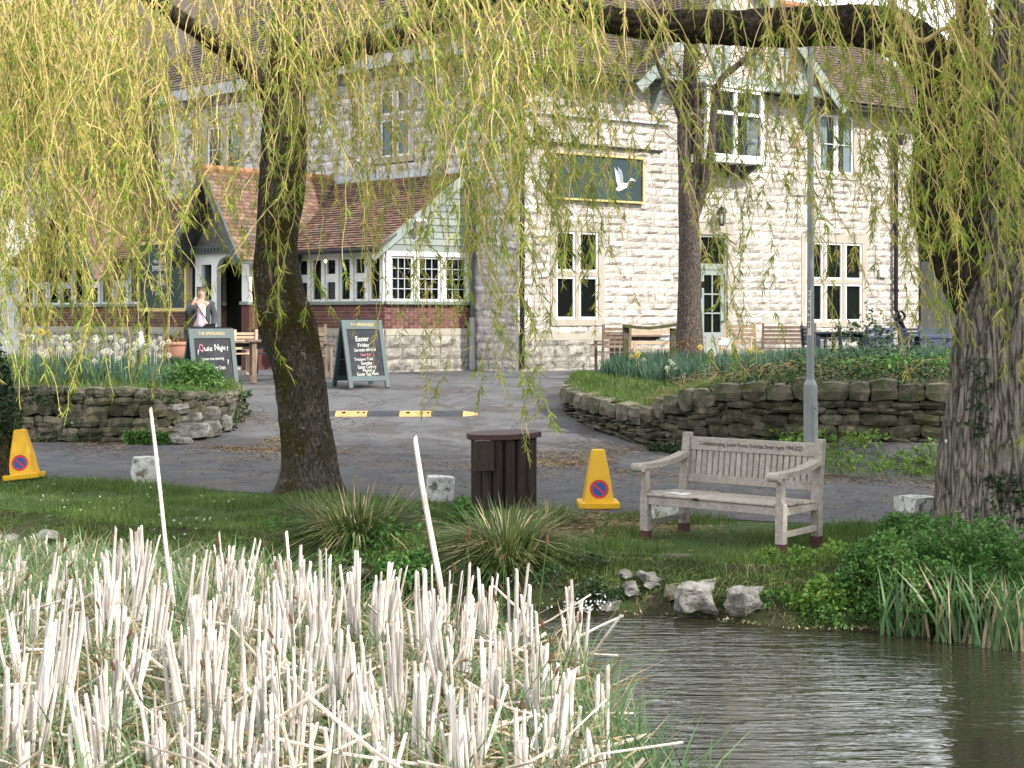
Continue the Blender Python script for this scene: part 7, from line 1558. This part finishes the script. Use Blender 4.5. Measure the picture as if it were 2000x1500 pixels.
NAMED = [(228, 1030, 9.8, 9, .02), (262, 1028, 10.0, 7, .0), (300, 1040, 9.9, 7, .18), (400, 1068, 9.6, 8, .10), (420, 1040, 10.5, 4, -.12), (445, 1062, 10.6, 7, .05), (488, 1048, 10.4, 6, .2), (552, 1040, 9.0, 6, -.03), (590, 1070, 10.2, 7, .02), (632, 1068, 8.9, 9, .02), (676, 1080, 9.4, 5, -.06), (700, 1075, 10.0, 5, .08), (748, 1098, 9.2, 8, .05), (775, 1092, 9.6, 8, .12), (812, 1108, 9.0, 8, .02), (838, 1105, 9.5, 8, -.1), (880, 1110, 9.7, 4, .1), (925, 1095, 8.9, 6, .15), (945, 1110, 9.2, 7, -.05), (965, 1118, 9.4, 4, .16), (1020, 1102, 9.0, 4, .01), (1032, 1152, 8.8, 7, -.03), (1105, 1130, 9.2, 4, -.05), (1122, 1175, 9.0, 4, .06), (1145, 1190, 8.8, 2, .01), (990, 1210, 8.6, 7, -.02), (975, 1230, 8.3, 8, .05), (110, 1075, 10.2, 6, .12), (150, 1135, 7.8, 10, .14), (62, 1130, 9.4, 6, .0), (370, 1165, 8.0, 9, .02), (405, 1165, 8.1, 6, .12), (530, 1130, 8.3, 5, -.08), (545, 1180, 8.0, 7, .0), (30, 1065, 11.5, 6, .02), (18, 1180, 8.3, 6, -.03), (210, 1290, 7.0, 8, .02), (45, 1420, 6.3, 6, -.1), (122, 1180, 7.4, 7, .2), (470, 1320, 6.6, 5, .05), (660, 1190, 7.7, 9, .0), (700, 1240, 7.3, 8, -.04), (775, 1200, 7.4, 8, .03), (830, 1190, 7.9, 7, -.15), (880, 1330, 6.5, 7, -.04), (960, 1240, 7.6, 9, .02), (1035, 1265, 7.5, 8, -.03), (1120, 1300, 7.4, 8, .08), (1170, 1295, 7.6, 4, -.01), (1150, 1420, 6.6, 6, -.05), (1180, 1390, 6.9, 3, .02), (1090, 1260, 7.9, 6, .14), (560, 1300, 7.1, 7, .03), (300, 1350, 6.7, 8, -.03), (760, 1430, 6.2, 7, .05), (620, 1160, 8.4, 7, .04), (870, 1180, 8.2, 7, .2), (1060, 1250, 8.0, 5, -.14), (90, 1250, 7.0, 8, .1), (160, 1330, 6.6, 7, -.05), (260, 1180, 7.8, 9, .06), (340, 1230, 7.3, 7, -.1), (430, 1210, 7.4, 8, .05), (500, 1250, 7.2, 8, .0), (600, 1230, 7.4, 8, .08), (680, 1340, 6.6, 8, -.02), (930, 1330, 6.7, 8, .06), (1010, 1380, 6.4, 8, .0), (1090, 1350, 6.8, 8, .1), (390, 1380, 6.4, 7, .06), (830, 1290, 7.0, 8, .0), (730, 1290, 6.9, 7, -.08), (520, 1400, 6.2, 7, .0), (20, 1300, 6.9, 7, .05), (200, 1100, 9.0, 8, .03), (330, 1110, 8.9, 8, .1), (600, 1120, 9.2, 8, -.03), (480, 1110, 9.3, 8, .02), (850, 1150, 8.7, 8, .0), (910, 1170, 8.5, 8, .07)]
for i, (px, py, Y, n, ln) in enumerate(NAMED):
    if Y > 9.3 : lab, grp = 'tall bleached bulrush clump along the far edge of the reed bed', 'bulrush clumps along the far edge'
    elif Y > 7.9: lab, grp = 'bleached bulrush clump in the middle of the reed bed', 'bulrush clumps in the middle'
    else: lab, grp = 'thick bleached bulrush clump closest to the camera', 'bulrush clumps nearest the camera'
    near = 'in the corner of the frame' if px < 140 else 'below the first long cane' if px < 330 else 'left of the mossy trunk' if px < 520 else 'below the mossy trunk' if px < 690 else 'around the second long cane' if px < 900 else 'below the log bin' if px < 1060 else 'beside the open water'
    lab = {'tall': 'tall bleached bulrush clump at the far edge, ', 'blea': 'bleached bulrush clump in the middle of the bed, ', 'thic': 'thick bleached bulrush clump nearest the camera, '}[lab[:4]] + near; grp = 'dead bulrush clumps in the reed bed'
    clump(px, py, Y, int(n * 1.6), None, ln + rnd.uniform(-.06, .06), lab, grp, rad=rnd.uniform(.009, .0125))
clump(300, 797, 10.6, 1, None, -.10, 'very long white cane rising past the mossy stone bollard', None, .0165, 0, 0).children[0]['label'] = 'long cane'
clump(809, 850, 10.2, 1, None, -.17, 'very long white cane rising in front of the bollard by the bin', None, .0175, 0, 0)
# stuff: the rest of the stalks, the fallen ones, the green blades
def bed_sample(n, ymin=5.0, ymax=14.5, xmin=-6.5):
    out = []
    while len(out) < n:
        x = rng.uniform(xmin, 1.0, 4000); y = ymin + (ymax - ymin) * rng.random(4000) ** .8; k = in_bed(x, y) & (np.abs(x) < y * .40 + .3); out += list(np.stack([x[k], y[k]], 1))
    return np.array(out[:n])
def bulk_stalks(name, n, m, lab, hfun, lean, rad, clumpy=True):
    c = bed_sample(n if clumpy else n); c = np.array([q for q in c if noise.noise(Vector((q[0] * 2.2, q[1] * 1.6, 4.4))) > .02 and (q[1] > 9.4 or rnd.random() < .16)][:max(n // 6, 1)]); parts = []
    for q in c:
        ln = rnd.gauss(0, .12); k = 6 if clumpy else 1
        for _ in range(k):
            b = Vector((q[0] + rnd.gauss(0, .04), q[1] + rnd.gauss(0, .05), ZW - .02)); h = hfun(q[0], q[1]) * rnd.uniform(.55, 1); A = np.array(stalk_m(b, (ln + rnd.gauss(0, lean), rnd.gauss(0, lean), 1), h, rnd.uniform(*rad), rnd)); v, f = STK[rnd.randrange(12)]; parts.append((v @ A[:3, :3].T + A[:3, 3], f))
    V, Fq = join(parts); stuff(name, V, Fq, M[m], label=lab, cat='reeds')
hf = lambda x, y: float(np.interp(y, [5, 7, 9, 11, 14], [.62, .74, .62, .48, .34]))
bulk_stalks('bulrush_stubble', 900, 'reedi', 'mass of shorter bleached bulrush stubble filling the reed bed', hf, .17, (.006, .0105))
n = 560; q = bed_sample(n, 5, 9.6) - np.array([.25, 0]); a = rng.uniform(0, 2 * np.pi, n); d = unit(np.stack([np.cos(a), np.sin(a) * .6, rng.uniform(-.35, .5, n)], 1)); parts = []
for i in range(n):
    p = np.array([q[i, 0], q[i, 1], ZW + rng.uniform(.05, .36)]); L = rng.uniform(.2, .75); k1 = p + d[i] * L * .5; k2 = k1 + unit(d[i] + rng.normal(0, .35, 3)) * L * .5; parts.append(tube_np(np.array([p, k1, k2]), rng.uniform(.005, .0095), 5))
V, Fq = join(parts); stuff('fallen_stalks', V, Fq, M['reedi'], label='broken bulrush stalks lying crosswise in the reed bed', cat='reeds')
n = 17500; q = bed_sample(n, 4.8, 14); pts = np.stack([q[:, 0], q[:, 1], np.full(n, ZW)], 1); hh = np.interp(pts[:, 1], [5, 8, 11, 14], [.50, .50, .46, .34])
V, Fq = blades(pts, .6, 1.3, .008, .017, .6, 1.0, (1, 1, .7, .05)); Vb = V.reshape(n, 4, 2, 3); c = Vb.mean(2, keepdims=True); sc = hh[:, None, None, None]; c2_ = pts[:, None, None] + (c - pts[:, None, None]) * sc; Vb = c2_ + (Vb - c)
mi = np.repeat(np.where(rng.random(n) < .2, 1, 0), 3); stuff('reed_blades', Vb.reshape(-1, 3), Fq, [M['rblade'], M['straw']], midx=mi, label='green and straw-coloured reed blades growing between the bleached stalks', cat='reeds')
n = 12000; q = bed_sample(n, 4.8, 10.4); pts = np.stack([q[:, 0], q[:, 1], ZW + rng.uniform(.0, .34, n)], 1); a = rng.uniform(0, 2 * np.pi, n); d = unit(np.stack([np.cos(a), np.sin(a), rng.uniform(-.2, .7, n)], 1))
V, Fq = ribbons(pts, d, rng.uniform(.1, .35, n), rng.uniform(.006, .014, n), np.stack([np.zeros(n), np.zeros(n), -rng.uniform(.1, .8, n)], 1), unit(np.cross(d, rdirs(n))), (1, 1, .7, .1)); mi = np.repeat(np.where(rng.random(n) < .5, 1, 0), 3)
stuff('reed_thatch', V, Fq, [M['straw'], M['litter']], midx=mi, label='matted dead leaves at the base of the reeds', cat='reeds')
# fresh blades at the corner by the open water
n = 900; x = rng.uniform(.40, 1.05, n); y = rng.uniform(5.6, 8.2, n); s = (x < 1.15 - (y - 5.6) * .28) ; x, y = x[s], y[s]; pts = np.stack([x, y, np.full(len(x), ZW)], 1); V, Fq = blades(pts, .25, .55, .008, .016, .35, .5, (1, 1, .7, .05)); stuff('fresh_reed_blades', V, Fq, M['rblade'], label='fresh green blades at the open-water corner of the reed bed', cat='reeds')
# thin sedge stems with brown seed heads
parts = []; heads = []
for i in range(46):
    px = rnd.choice([rnd.uniform(0, 260), rnd.uniform(350, 720), rnd.uniform(860, 1200)]); py = rnd.uniform(1030, 1380); Y = rnd.uniform(8, 10.5) if py < 1200 else rnd.uniform(6.6, 8); tp = np.array(P(px, py, Y)); b = np.array([tp[0] + rnd.gauss(0, .12), Y, ZW]); mid = (tp + b) / 2 + np.array([rnd.gauss(0, .03), 0, .05])
    parts.append(tube_np(catmull([b, mid, tp], 8), .0028, 4)); dd = unit(tp - mid + np.array([rnd.gauss(0, .15), 0, 0])); heads.append(tube_np(np.array([tp - dd * .03, tp - dd * .015, tp + dd * .012, tp + dd * .03]), np.array([.002, .008, .007, .001]), 5))
V, Fq = join(parts); stuff('sedge_stems', V, Fq, M['sedge'], label='thin green sedge stems standing above the bulrush stubble', cat='reeds'); V, Fq = join(heads); stuff('seed_heads', V, Fq, M['seed'], label='small dark brown seed heads on the sedge stems', cat='seed heads')
o = None
t = MB(); a, b = P(1128, 1245, 9.0), P(1218, 1202, 9.0); t.tube([a, (a + b) / 2 + Vector((0, 0, .004)), b], [.009, .008, .007], 6); tag(t.build('broken_cane', M['reed']), 'broken white cane pointing out over the open water', 'reed')
